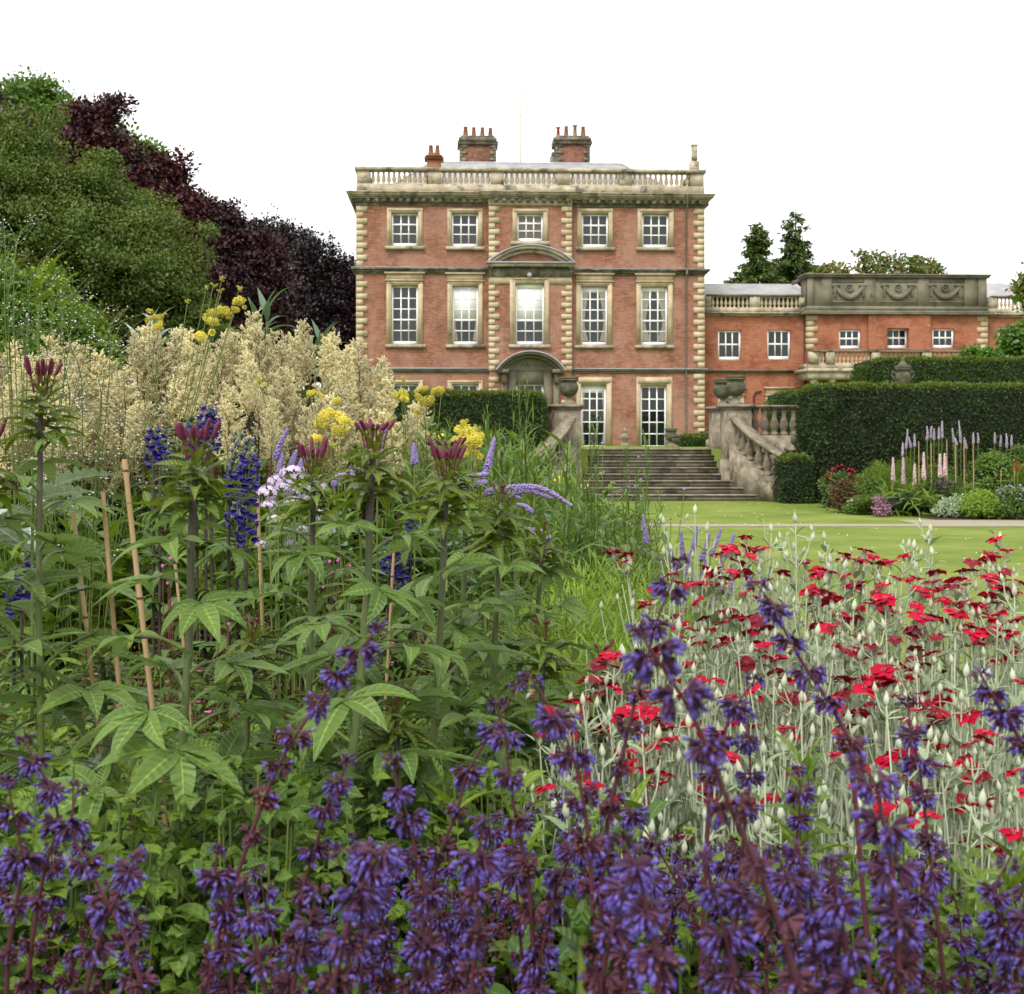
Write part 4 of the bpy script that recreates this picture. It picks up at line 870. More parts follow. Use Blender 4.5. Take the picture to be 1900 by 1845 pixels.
tree('golden_conifer', 'bushy yellow green conifer at the left edge below the green tree', 'shrub', (-5.0, 14),
     [ell(40, 660, 120, 150, 14), ell(120, 660, 85, 110, 14), ell(20, 590, 60, 80, 14), ell(170, 720, 45, 100, 14), ell(60, 780, 130, 120, 14)], .07, .2, ['thuja', 'tree_bright'], 1., .12, None, flat=1.1)
def leafy_shoots(name, label, cat, pts, leafL, leafW, mat, Y, group=None, n=7, stem='stem_green', spread=.6):
    """upright shoots ending in a spray of long leaves"""
    b = P(pts[0][0], 0, Y); t = thing(name, label, cat, (b.x, Y, 0), 0, group); o = np.array(t.location); fo = MB(); st = MB()
    T = [leaf_t(1, leafW / leafL, 6, d_, .35) for d_ in (.2, .6, 1.0)]
    for (px, py) in pts:
        tip = np.array(P(px, py, Y)) - o; st.tube(smooth_path([(tip[0] * .6, U(-.1, .1), 0), (tip[0] * .9, 0, tip[2] * .6), tip], 4), np.linspace(.012, .005, 9), 5)
        for i in range(n):
            a = i * 2.4 + U(-.3, .3); el = 1.2 - i / n * 1.1 * spread * 1.6; d = np.array([[math.cos(a) * math.cos(el), math.sin(a) * math.cos(el), math.sin(el)]])
            base = tip - np.array([0, 0, i * leafL * .10]); fo.many(random.choice(T), frames(d, scale=np.array([leafL * U(.75, 1.1)])), base[None])
    fo.build('foliage', M[mat], t, True); st.build('stem', M[stem], t, True); return t
# ------------------------------------------------------------------ plant materials
LM = leafmat
M['stem_green'] = LM('stem_green', (.06, .11, .025), (.10, .16, .04), .6, 0)
M['stem_dark'] = LM('stem_dark', (.025, .022, .016), (.05, .035, .025), .6, 0)
M['stem_red'] = LM('stem_red', (.07, .018, .018), (.12, .045, .03), .6, 0)
M['cleome'] = LM('spider_flower_leaf', (.056, .118, .026), (.108, .200, .048), .42, .25, vein=9, edge=(.13, .22, .05), under=(.17, .25, .11))
M['cleome_top'] = LM('spider_flower_young_leaf', (.06, .125, .014), (.11, .19, .025), .45, .25, vein=8, edge=(.13, .03, .045))
M['cleome_bud'] = LM('spider_flower_bud', (.065, .006, .022), (.15, .011, .048), .5, .15)
def stemmat():
    m, n, out = newmat('spider_flower_stem')
    uv = n.nodes.new("ShaderNodeTexCoord"); sp = n.nodes.new("ShaderNodeSeparateXYZ"); n.links.new(uv.outputs['UV'], sp.inputs[0])
    f = math_(n, 'ADD', sp.outputs[1], math_(n, 'MULTIPLY', noise(n, 9, 4), .35))
    col = ramp(n, f, [(.35, (.15, .22, .05)), (.75, (.10, .12, .045)), (1.0, (.055, .045, .035))])
    fr = n.nodes.new("ShaderNodeLayerWeight"); fr.inputs[0].default_value = .35
    col = mixc(n, ramp(n, fr.outputs['Facing'], [(.55, 0.), (.95, .6)]), col, (.42, .45, .3))
    b = n.nodes.new("ShaderNodeBsdfPrincipled"); b.inputs['Roughness'].default_value = .65; n.links.new(col, b.inputs['Base Color']); n.links.new(b.outputs[0], out.inputs[0]); return m
M['cleome_stem'] = stemmat()
M['salvia_calyx'] = LM('sage_calyx', (.038, .011, .031), (.100, .031, .082), .7, .12)
M['salvia_dark'] = LM('sage_old_calyx', (.045, .012, .022), (.10, .028, .05), .75, .08)
M['salvia_blue'] = LM('sage_petal', (.050, .030, .18), (.15, .10, .43), .6, .2)
M['salvia_brown'] = LM('sage_seed', (.10, .04, .015), (.18, .08, .03), .7, 0)
M['salvia_stem'] = LM('sage_stem', (.045, .008, .018), (.085, .02, .035), .55, 0)
M['red'] = LM('campion_petal', (.25, .001, .014), (.42, .002, .026), .7, .12, spec=.15)
M['red_dark'] = LM('campion_petal_dark', (.13, .001, .010), (.28, .002, .02), .6, .2)
M['red_pale'] = LM('campion_eye', (.55, .10, .16), (.6, .15, .2), .6, .1)
M['silver'] = LM('campion_felt', (.37, .41, .28), (.54, .575, .425), .85, .12, spec=.1)
M['silver_leaf'] = LM('campion_leaf', (.20, .27, .15), (.36, .43, .29), .8, .2, spec=.15)
M['cream'] = LM('plume_floret', (.86, .80, .52), (.94, .90, .68), .8, .62, spec=.1)
M['cream2'] = LM('plume_floret_fading', (.80, .71, .42), (.88, .81, .54), .8, .5, spec=.1)
M['yellow'] = LM('meadow_rue_flower', (.80, .70, .08), (.88, .82, .22), .7, .4, spec=.1)
M['lime'] = LM('meadow_rue_bud', (.38, .46, .09), (.55, .6, .16), .7, .2)
M['leaf_mid'] = LM('leaf_mid_green', (.034, .085, .013), (.084, .166, .030), .5, .25, vein=6)
M['leaf_lime'] = LM('leaf_yellow_green', (.055, .122, .013), (.120, .210, .026), .5, .3, vein=5)
M['leaf_deep'] = LM('leaf_deep_green', (.032, .085, .018), (.065, .145, .03), .45, .2, vein=6)
M['leaf_blue'] = LM('leaf_grey_green', (.08, .14, .085), (.14, .21, .13), .6, .2)
M['leaf_silver'] = LM('leaf_silver', (.22, .28, .22), (.38, .44, .36), .65, .2, vein=7)
M['leaf_narrow'] = LM('leaf_narrow', (.05, .12, .02), (.10, .20, .04), .5, .25)
M['feather'] = LM('feathery_leaf', (.11, .22, .03), (.19, .32, .05), .6, .35)
M['monk'] = LM('monkshood_petal', (.016, .008, .11), (.045, .022, .27), .45, .15)
M['monk_bud'] = LM('monkshood_bud', (.04, .05, .09), (.06, .07, .14), .6, 0)
M['phlox'] = LM('phlox_petal', (.55, .44, .62), (.70, .60, .76), .7, .3)
M['lilac'] = LM('lilac_spike', (.20, .15, .36), (.33, .25, .48), .7, .15)
M['lilac_dull'] = LM('lilac_spike_dull', (.22, .12, .17), (.32, .18, .24), .8, .1)
M['pale_lilac'] = LM('pale_lilac', (.38, .31, .42), (.52, .45, .56), .7, .2)
M['pink'] = LM('pink_flower', (.50, .06, .30), (.65, .12, .42), .6, .2)
M['palepink'] = LM('pale_pink_flower', (.55, .36, .38), (.75, .60, .60), .7, .2)
M['white_fl'] = LM('white_floret', (.7, .7, .68), (.8, .8, .76), .7, .2)
M['purple_lf'] = LM('purple_foliage', (.02, .012, .022), (.05, .03, .05), .5, .1)
M['rusty'] = LM('rusty_foliage', (.08, .05, .02), (.14, .10, .035), .6, .2)
M['maroon'] = LM('maroon_head', (.10, .01, .02), (.16, .02, .03), .7, 0)
M['cane'] = solid('bamboo', [(.3, (.36, .23, .11)), (.6, (.48, .33, .17)), (.8, (.40, .32, .22))], 5, rough=.5, bump=.1)
LEAF = lambda r, n=6, **k: [leaf_t(1, r, n, d, **k) for d in (.25, .6, 1.0, 1.4)]
TL_N, TL_L, TL_R = LEAF(.13), LEAF(.30), LEAF(.85, 4, p=.9)

# ---- spider flowers (palmate leaves, magenta buds)
TC = LEAF(.30, 9, fold=.28, p=.82, wave=.015, cols=(-1, -.5, 0, .5, 1)); TCt = LEAF(.26, 6, fold=.4, p=.7)
def fan(mb, base, out, size, nl=None, mi=0, tpls=None):
    """palmate leaf: leaflets spreading round the tip of a stalk pointing along out"""
    nl = nl or random.choice((5, 6, 7, 7)); out = np.asarray(out, float); out = out / np.linalg.norm(out)
    tilt = U(-.5, .15); axis = norm(np.array([[out[0], out[1], tilt]]))[0]; side = norm(np.cross([[0, 0, 1.]], axis[None]))[0]
    rl = U(-.35, .35); nup = np.cross(axis, side); side = side * math.cos(rl) + nup * math.sin(rl); nup = np.cross(axis, side)
    for k in range(nl):
        a = (k - (nl - 1) / 2) / ((nl - 1) / 2) * 2.0 + U(-.1, .1); d = axis * math.cos(a) + side * math.sin(a) + nup * .12
        s = size * (1 - .16 * abs(a) ** 1.2 / 2 - (.25 if abs(a) > 1.8 else 0)) * U(.88, 1.08)
        mb.many(random.choice(tpls or TC), frames(d[None], nup[None], .2, np.array([s])), np.asarray(base)[None], mi)
def cleome(label, path, d, leaf=.142, buds=9, nleaf=26, top=True, budh=1.0, rad=.0062):
    pts = [np.array(P(px, py, d)) for px, py in path]; base = pts[-1].copy(); dx = (pts[-1] - pts[-2]) / max(.05, pts[-2][2] - pts[-1][2]) * pts[-1][2]
    base = pts[-1] + np.array([dx[0] * .3, 0, 0]); base[2] = 0
    t = thing('spider_flower', label, 'spider flower', tuple(base), 0, 'spider flower plants'); pth = smooth_path(pts[::-1], 6); pth = np.concatenate([[base], pth]) - base
    st = MB(); st.tube(pth, np.linspace(rad * 1.15, rad * .75, len(pth)), 10)
    # fine hairs along the stem
    fo = MB(); seg = np.cumsum(np.concatenate([[0], np.linalg.norm(np.diff(pth, axis=0), axis=1)])); Lt = seg[-1]
    at = lambda s: np.array([np.interp(s, seg, pth[:, i]) for i in range(3)])
    n = int(nleaf * 1.25); s0 = Lt - .06; ang = U(0, 6)
    for i in range(n):
        f = i / n; s = s0 - .03 - f * min(1.15, Lt * .8) ; ang += 2.4 + U(-.2, .2)
        if s < .1: break
        c = at(s); pl = (.04 + .10 * min(1, f * 2.2)) * U(.85, 1.2); el = U(.25, .65) - .25 * f
        o2 = np.array([math.cos(ang), math.sin(ang), 0]); e = c + o2 * pl * math.cos(el) + np.array([0, 0, pl * math.sin(el)])
        mid = c + o2 * pl * .45 + np.array([0, 0, pl * (.18 + .3 * math.sin(el))]); q = smooth_path([c, mid, e], 4); st.tube(q, np.linspace(.0034, .0018, len(q)), 6)
        fan(fo, e, e - mid, leaf * (.62 + .38 * min(1, f * 3)) * U(.85, 1.1))
        if i % 2 == 0 and f > .15:
            a2 = ang + U(1, 2); o3 = np.array([math.cos(a2), math.sin(a2), .4]); fan(fo, c + o3 * .012, o3, leaf * .32, 3)
    fo.build('foliage', M['cleome'], t, True); st.build('stem', M['cleome_stem'], t, True)
    if top:
        tp = MB(); tip = pth[-1]
        for i in range(34):
            a = i * 2.4; el = 1.1 - i / 34 * 1.15; dd = np.array([math.cos(a) * math.cos(el), math.sin(a) * math.cos(el), math.sin(el)]); L = leaf * (.22 + .50 * i / 34)
            b_ = tip + np.array([0, 0, .03 - i * .0028]); fan(tp, b_ + dd * .015, dd, L * .95, 3 if i < 12 else 5, tpls=TCt) if i % 3 == 0 else tp.many(random.choice(TCt), frames(dd[None], scale=np.array([L])), (b_ + dd * .01)[None])
        tp.build('bract_leaves', M['cleome_top'], t, True)
        for i in range(buds):
            bd = MB()
            a = i * 2.4; r = .006 + .020 * math.sqrt(i / buds); bx = tip + np.array([math.cos(a) * r, math.sin(a) * r, .045]); h = U(.020, .038) * budh * (1.1 if i > 2 else .7)
            lean = np.array([math.cos(a), math.sin(a), 0]) * r * .55; p_ = [bx - np.array([0, 0, .03]) - lean * .6, bx, bx + lean * .3 + (0, 0, h * .3), bx + lean * .7 + (0, 0, h * .75), bx + lean + (0, 0, h)]
            bd.tube(smooth_path(p_[1:], 3), np.interp(np.linspace(0, 1, 10), [0, .3, .7, .92, 1], [.0014, .0034, .0037, .0026, .0006]), 7); bd.tube(p_[:2], .0012, 4); bd.build('flower_bud', M['cleome_bud'], t, True)
    return t
cleome('tallest spider flower at far left with magenta buds against plumes', [(76, 745), (74, 900), (72, 1100), (75, 1300), (78, 1480)], 2.3, buds=11, nleaf=27)
cleome('spider flower with magenta buds right of the three bamboo canes', [(363, 872), (355, 990), (352, 1150), (343, 1320), (330, 1500), (322, 1660), (314, 1800)], 2.0, buds=10, nleaf=29, rad=.0070)
cleome('spider flower with sparse magenta buds in front of pale phlox', [(582, 895), (580, 1000), (577, 1150), (573, 1300), (566, 1450)], 2.45, buds=8, nleaf=25)
cleome('spider flower with short dark buds below the silver gap of plumes', [(692, 850), (686, 960), (682, 1090), (665, 1300), (652, 1420), (640, 1560)], 2.15, buds=9, budh=.55, nleaf=27, rad=.0070)
cleome('spider flower with bright magenta buds just left of arching lilac spikes', [(828, 900), (824, 1000), (818, 1150), (810, 1290), (800, 1440), (795, 1560)], 2.35, buds=9, nleaf=27, rad=.0070)
cleome('farther spider flower with a small crown of buds under seed spike', [(838, 865), (862, 980), (860, 1100), (850, 1250), (840, 1400)], 2.75, buds=6, budh=.4, nleaf=25)
cleome('leafy spider flower with no open buds near the green feathery mound', [(930, 945), (925, 1060), (918, 1180), (912, 1330), (905, 1450)], 2.7, top=True, buds=3, budh=.3, nleaf=23)
cleome('low leafy spider flower at the right end of its row', [(1005, 1010), (1000, 1100), (990, 1250), (985, 1380)], 2.9, buds=2, budh=.3, nleaf=23)
cleome('short bud tipped spider flower above the dark purple sage', [(1120, 1245), (1118, 1330), (1110, 1430)], 2.7, buds=4, budh=.4, nleaf=14)
cleome('spider flower cut off by the left edge, no buds in view', [(-30, 860), (-35, 1000), (-30, 1200), (-20, 1400)], 2.3, nleaf=27)
cleome('small young spider flower between the second and third tall stems', [(470, 1200), (462, 1300), (455, 1400), (450, 1500)], 2.35, top=True, buds=0 + 3, budh=.3, nleaf=15, leaf=.13)
cleome('young spider flower low behind the left canes', [(190, 1220), (195, 1330), (200, 1440)], 2.5, top=True, buds=3, budh=.3, nleaf=13, leaf=.13)
cleome('short spider flower among undergrowth below the fourth tall stem', [(735, 1330), (738, 1430), (742, 1560)], 2.2, top=True, buds=3, budh=.3, nleaf=14, leaf=.13)
cleome('lowest spider flower crown left of the red campions', [(1010, 1200), (1005, 1290), (1000, 1400), (995, 1500)], 2.45, top=True, buds=3, budh=.3, nleaf=16, leaf=.14)

# ---- bamboo canes
def cane(label, x0, y0, x1, y1, d, r=.0055):
    a, b = np.array(P(x0, y0, d)), np.array(P(x1, y1, d)); dirv = (a - b) / (a[2] - b[2]); base = b - dirv * b[2]; t = thing('bamboo_cane', label, 'cane', tuple(base), 0, 'bamboo canes in the border')
    mb = MB(); zs = np.arange(0, a[2], .02); n = len(zs); rr = np.full(n, r) * (1.15 - .25 * zs / a[2]); k0 = random.randint(3, 9)
    for k in range(k0, n, 11): rr[k] *= 1.22
    p = np.array([dirv * z for z in zs]) + np.stack([np.sin(zs * 3) * .004, 0 * zs, 0 * zs], -1); mb.tube(p, rr, 9); mb.add([p[-1] + (r * math.cos(q), r * math.sin(q), 0) for q in (0, 1.57, 3.14, 4.71)], [(0, 1, 2, 3)])
    mb.build('culm', M['cane'], t, True)
    mb = MB()
    for k in range(k0, n, 11): mb.tube([p[k] + (0, 0, -.002), p[k] + (0, 0, .002)], rr[k] * 1.05, 9)
    mb.build('node_rings', M['rusty'], t)
cane('tallest thick bamboo cane of the left three, leaning by the hairy stem', 233, 836, 300, 1480, 2.25, .0050)
cane('middle bamboo cane of the left three', 194, 908, 235, 1470, 2.35, .0045)
cane('left and most orange bamboo cane of the three', 138, 940, 188, 1420, 2.45, .0042)
cane('short cane tip beside the pale phlox', 480, 905, 486, 1150, 3.6, .005)
cane('slim cane behind the undergrowth between spider flower stems', 325, 1030, 345, 1250, 2.9, .0035)
cane('pale thin cane leaning right of the fourth spider flower stem', 735, 985, 722, 1180, 3.0, .0035)
cane('cane standing in the narrow leaved thicket left of the steps', 882, 790, 884, 950, 6.0, .01)

# ---- purple sage (foreground whorls)
def floret(mb, base, d, L, open_=True, brown=False, mi_c=0):
    b, d = np.asarray(base), np.asarray(d) / np.linalg.norm(d)
    curve = np.array([0, 0, -.18]); p1 = b + d * L * .5; p2 = p1 + (d + curve) * L * .18
    mb.tube([b, b + d * L * .25, p1, p2], [.0004, .0011, .0016, .0018], 6, mi_c)
    if open_:
        d2 = norm((d + curve * 1.4)[None])[0]; q = p2 - d2 * L * .05
        mb.tube([q, q + d2 * L * .16, q + d2 * L * .34, q + d2 * L * .46], [.0010, .0015, .0016, .0006], 6, 1)
        mb.many(leaf_t(1, .7, 2, 1.2), frames(d2[None] + [[0, 0, -.5]], scale=np.array([L * .28])), (q + d2 * L * .3)[None], 1)
    elif brown: mb.many(OCT, np.diag([.0015, .0015, .0015])[None], (p2 + d * .0002)[None], 2)
def whorl(kind, seed):
    random.seed(seed); mb = MB(); n = {'fresh': 62, 'mid': 58, 'old': 52, 'tip': 24}[kind]; L = {'fresh': .0128, 'mid': .0122, 'old': .0110, 'tip': .0095}[kind]
    for i in range(n):
        a = i * 2.39996 + U(-.25, .25); side = math.cos(a * 1)
        el = U(.45, -1.25) if kind != 'tip' else U(.9, -.7); d = np.array([math.cos(a) * math.cos(el), math.sin(a) * math.cos(el), math.sin(el)])
        # florets spring from two opposite cushions
        b = d * .0025 + np.array([.0042 * (1 if math.cos(a) > 0 else -1), 0, U(-.003, .003)]); op = random.random() < {'fresh': .70, 'mid': .42, 'old': .14, 'tip': .35}[kind]
        floret(mb, b, d, L * U(.85, 1.15), op, (not op) and random.random() < .45 and kind in ('old', 'mid'))
    return mb.mesh('flower_whorl', [M['salvia_dark' if kind == 'old' else 'salvia_calyx'], M['salvia_blue'], M['salvia_brown']], True)
WH = {k: [whorl(k, s) for s in range(40, 44)] for k in ('fresh', 'mid', 'old', 'tip')}
random.seed(21)
def sage(label, pts, d, size=1.0, old_from=4, dd=0.0, grp='purple sage stems'):
    """pts = photo positions of the whorls from the tip down"""
    n = len(pts); W_ = [np.array(P(px, py, d + dd * i / n)) for i, (px, py) in enumerate(pts)]
    last = W_[-1]; dv = (W_[-1] - W_[-2]); k = -last[2] / min(-.02, dv[2]); base = last + np.array([dv[0] * min(k, 8) * .35, 0, 0]); base[2] = 0
    t = thing('purple_sage_stem', label, 'purple sage', tuple(base), 0, grp); path = smooth_path([w - base for w in W_], 4)
    low = np.array([(path[-1] * (1 - s)) + np.array([dv[0] * 2 * s * (1 - s), 0, 0]) for s in np.linspace(.15, 1, 5)])
    st = MB(); full = np.concatenate([[path[0] + (path[0] - path[1]) * .7], path, low]); st.tube(full, np.linspace(.0008, .0030, len(full)) * (.6 + .4 * size), 7)
    st.build('stem', M['salvia_stem'], t, True)
    for i, w in enumerate(W_):
        kind = 'tip' if i == 0 else ('fresh' if i < old_from * .55 else ('mid' if i < old_from else 'old'))
        s = size * ((.75 if i == 0 else min(1, .86 + .08 * i)) * U(.85, 1.12)) * 1.02
        inst(random.choice(WH[kind]), 'flower_whorl', t, tuple(w - base), (U(-.3, .3), U(-.3, .3), U(0, 6.28)), s)
HERO = [
 ('purple sage stem leaning highest in front of the fourth spider flower', [(702, 1163), (665, 1208), (628, 1252), (590, 1305), (548, 1365), (517, 1420), (492, 1478), (466, 1548), (440, 1625), (415, 1710), (392, 1800)], 1.25, 1.0, 5),
 ('big blurred purple sage stem before the left edge of the red campions', [(1185, 1170), (1212, 1215), (1262, 1288), (1312, 1385), (1352, 1492), (1402, 1602), (1442, 1705), (1478, 1820)], .88, 1.05, 4),
 ('purple sage stem with a bee crossing the middle of the red campions', [(1405, 1085), (1437, 1130), (1465, 1188), (1500, 1247), (1537, 1302), (1578, 1375)], 1.3, .98, 5),
 ('tall purple sage stem rising to the lawn at the campions left edge', [(1262, 1042), (1243, 1090), (1217, 1158), (1200, 1225), (1183, 1283), (1168, 1345), (1150, 1422), (1132, 1500), (1118, 1590)], 1.3, .98, 3),
 ('purple sage stem leaning in from the right edge over campions', [(1820, 1250), (1838, 1285), (1862, 1325), (1895, 1375), (1930, 1440)], 1.2, .95, 5),
 ('upright purple sage stem below the rightmost red campion pair', [(1685, 1300), (1690, 1362), (1705, 1415), (1712, 1475), (1722, 1556), (1732, 1640), (1742, 1730), (1752, 1820)], 1.4, 1.0, 5),
 ('short purple sage side stem in the middle of the silver campion stems', [(1400, 1262), (1365, 1312), (1340, 1370), (1318, 1440)], 1.4, 1.0, 5),
 ('purple sage stem with evenly stacked whorls under the campion centre', [(1388, 1325), (1390, 1375), (1392, 1440), (1385, 1500), (1378, 1570), (1368, 1650), (1358, 1740)], 1.45, 1.0, 4),
 ('purple sage stem topping the lower left corner clump', [(45, 1372), (65, 1412), (95, 1465), (108, 1530), (88, 1595), (72, 1670), (60, 1750), (50, 1830)], 1.3, 1.0, 4),
 ('forked purple sage stem before the three bamboo canes', [(145, 1462), (132, 1530), (158, 1600), (196, 1668), (232, 1740), (262, 1822)], 1.25, 1.0, 3),
 ('leaning purple sage stem with a bee, left of the red campions', [(985, 1258), (1032, 1332), (1062, 1402), (1080, 1478), (1092, 1560), (1098, 1650), (1102, 1750)], 1.2, 1.05, 4),
 ('dark straight purple sage stem left of the low single red campion', [(920, 1305), (938, 1368), (945, 1440), (958, 1522), (975, 1600), (985, 1690), (990, 1790)], 1.25, 1.0, 3),
 ('purple sage stem sweeping down left through the bottom centre', [(960, 1272), (915, 1352), (868, 1432), (850, 1500), (820, 1575), (800, 1650), (780, 1740), (765, 1830)], 1.3, 1.0, 3),
 ('purple sage stem right of the tallest leaning one, tip near mid picture', [(728, 1412), (740, 1472), (758, 1520), (772, 1590), (790, 1665), (800, 1750)], 1.25, 1.0, 5),
 ('purple sage stem rising left of the fourth spider flower foot', [(645, 1412), (628, 1455), (605, 1502), (585, 1575), (562, 1650), (545, 1740), (530, 1830)], 1.3, 1.0, 4),
 ('purple sage stem cut by the left edge above the corner clump', [(15, 1450), (25, 1512), (42, 1592), (30, 1680), (15, 1770)], 1.25, 1.0, 4),
 ('purple sage stem with a violet tip right of the corner clump', [(255, 1588), (238, 1620), (205, 1690), (180, 1760), (160, 1840)], 1.15, 1.0, 4),
 ('purple sage stem with violet tip below the second spider flower foot', [(405, 1578), (400, 1628), (418, 1690), (425, 1760), (430, 1830)], 1.25, 1.0, 4),
 ('big near purple sage stem with lilac tip at bottom right', [(1590, 1415), (1622, 1452), (1640, 1530), (1655, 1612), (1662, 1700), (1668, 1790)], .95, 1.05, 5),
 ('big near purple sage stem just left of the bottom right one', [(1545, 1600), (1555, 1675), (1570, 1755), (1580, 1830)], .95, 1.0, 4),
 ('near purple sage stem with drooping blue tip at bottom centre', [(1150, 1560), (1180, 1610), (1200, 1690), (1220, 1780)], .9, 1.05, 4),
 ('purple sage stem between the pale campion stalks at lower right', [(1480, 1428), (1485, 1472), (1482, 1520), (1475, 1590), (1470, 1670), (1462, 1760)], 1.55, 1.0, 4),
 ('purple sage stem at the right edge near the lime shoot', [(1870, 1600), (1845, 1655), (1860, 1720), (1885, 1800)], 1.2, 1.0, 4),
 ('purple sage stem with a blurred violet head at lower left centre', [(640, 1575), (700, 1585), (665, 1660), (640, 1740), (620, 1820)], 1.0, 1.05, 4),
]
for lb, pts, d, s, of in HERO: sage(lb, pts, d, s, of)
def top_y(x):   # upper limit of the sage mass across the picture
    return np.interp(x, [-40, 60, 200, 330, 480, 640, 780, 900, 1050, 1250, 1400, 1600, 1750, 1940], [1480, 1500, 1560, 1690, 1560, 1500, 1520, 1480, 1420, 1480, 1500, 1500, 1560, 1600])
zone = [(-50, 330, 'crowded purple sage stem of the clump in the bottom left corner'), (330, 640, 'crowded purple sage stem below and right of the second spider flower foot'),
        (640, 1010, 'crowded purple sage stem of the bottom centre thicket'), (1010, 1400, 'crowded purple sage stem under the left half of the red campions'), (1400, 1960, 'crowded purple sage stem in the bottom right corner thicket')]
for i in range(112):
    if i % 2 and (i * .61803) % 1 < .34: continue
    x = -40 + 1980 * ((i * .61803) % 1); y = top_y(x) + abs(random.gauss(0, 1)) * 110 + U(0, 60)
    if y > 1800: y = U(1560, 1800)
    if 260 < x < 400 and random.random() < .6: continue
    d = U(1.2, 1.95) if random.random() < .85 else U(.95, 1.2); lean = random.gauss(0, .28); sp = 62 * 1.25 / d; pts = []; xx, yy = x, y
    for k in range(9):
        pts.append((xx, yy)); stp = sp * U(.8, 1.1) * (.75 if k == 0 else 1); xx += lean * stp + random.gauss(0, 3); yy += stp; lean *= .9
        if yy > 1890: break
    if len(pts) < 2: pts.append((xx, yy))
    z_ = next(q for a, b, q in zone if a <= x < b); sage(z_, pts, d, U(.88, 1.05), random.choice((2, 3, 4, 5)), 0, 'purple sage stems')

# ---- rose campion: felted silver stems, red flowers
def campion_flower(seed, dark=False):
    random.seed(seed); mb = MB(); T = leaf_t(1, 1.05, 5, .35, .06, p=.62, wave=.05, cols=(-1, -.5, 0, .5, 1))
    n0 = U(0, 6); up = U(-.1, .15)
    for k in range(5):
        a = n0 + k * 1.2566 + U(-.1, .1); el = up + U(-.25, .12); d = np.array([[math.cos(a) * math.cos(el), math.sin(a) * math.cos(el), math.sin(el)]])
        mb.many(T, frames(d, None, .18, np.array([[.0215, .021, .021]]) * U(.9, 1.1)), d * .0015, 0)
    for k in range(5): a = k * 1.2566 + n0; mb.many(OCT, np.diag([.0012, .0012, .002])[None], np.array([[math.cos(a) * .003, math.sin(a) * .003, .002]]), 1)
    mb.lathe([(.0008, -.019), (.0042, -.015), (.0048, -.010), (.0036, -.004), (.0026, 0)], n=8, mi=2, rib=.15)
    return mb.mesh('flower', [M['red_dark' if dark else 'red'], M['red_pale'], M['silver']], True)
FLW = [campion_flower(s) for s in range(6)] + [campion_flower(s, True) for s in range(6, 9)]; random.seed(5)
budm = MB().lathe([(.0008, 0), (.0036, .003), (.0052, .009), (.0050, .014), (.0032, .019), (.0012, .024), (.0004, .027)], n=10, rib=.22).mesh('bud', M['silver'], True)
def campion_stem(seed):
    """one felted stem of unit drop: top node at the origin, foot at z=-1.25, with forks carrying buds; returns meshes and bud spots"""
    random.seed(seed); st = MB(); lf = MB(); buds = []
    bow = U(-.05, .05); bow2 = U(-.04, .04); spine = lambda z: np.array([bow * z * z, bow2 * z * z, -z])
    zz = np.linspace(0, 1.25, 14); st.tube([spine(z) for z in zz], np.linspace(.0014, .0032, 14), 6)
    for _ in range(6):
        a_ = U(0, 6.28); r_ = U(.05, .2); z0_ = U(.05, .35); st.tube(smooth_path([spine(1.2), spine(.8) + (r_ * .5 * math.cos(a_), r_ * .5 * math.sin(a_), 0), np.array([r_ * math.cos(a_), r_ * math.sin(a_), -z0_])], 4), np.linspace(.0028, .0012, 9), 5); buds.append((np.array([r_ * math.cos(a_), r_ * math.sin(a_), -z0_]), None))
    z = U(.02, .05)
    while z < .95:
        c = spine(z); a0 = U(0, 3.14)
        for s in (0, 1):
            a = a0 + s * math.pi; o = np.array([math.cos(a), math.sin(a), 0])
            if z < .45 and random.random() < .72:
                L = U(.06, .15); e = c + o * L * .27 + np.array([0, 0, L]); e[2] = min(e[2], U(-.04, .035)); q = smooth_path([c, c + o * L * .17 + (0, 0, (e[2] - c[2]) * .4), e], 4); st.tube(q, np.linspace(.0017, .0011, len(q)), 6)
                buds.append((e, q[-1] - q[-2]))
                lf.many(random.choice(TL_L), frames((o + (0, 0, .8))[None], scale=np.array([U(.018, .03)])), e[None] - .01 * np.array([[0, 0, 1]]))
            lf.many(random.choice(TL_L), frames((o * .8 + (0, 0, 1.0))[None], np.array([[-o[0], -o[1], .4]]), scale=np.array([U(.03, .055) * (1 + .6 * z)])), c[None])
        z += U(.07, .13)
    return st.mesh('stem', M['silver'], True), lf.mesh('foliage', M['silver_leaf'], True), buds
CST = [campion_stem(s) for s in range(60, 72)]; random.seed(9)
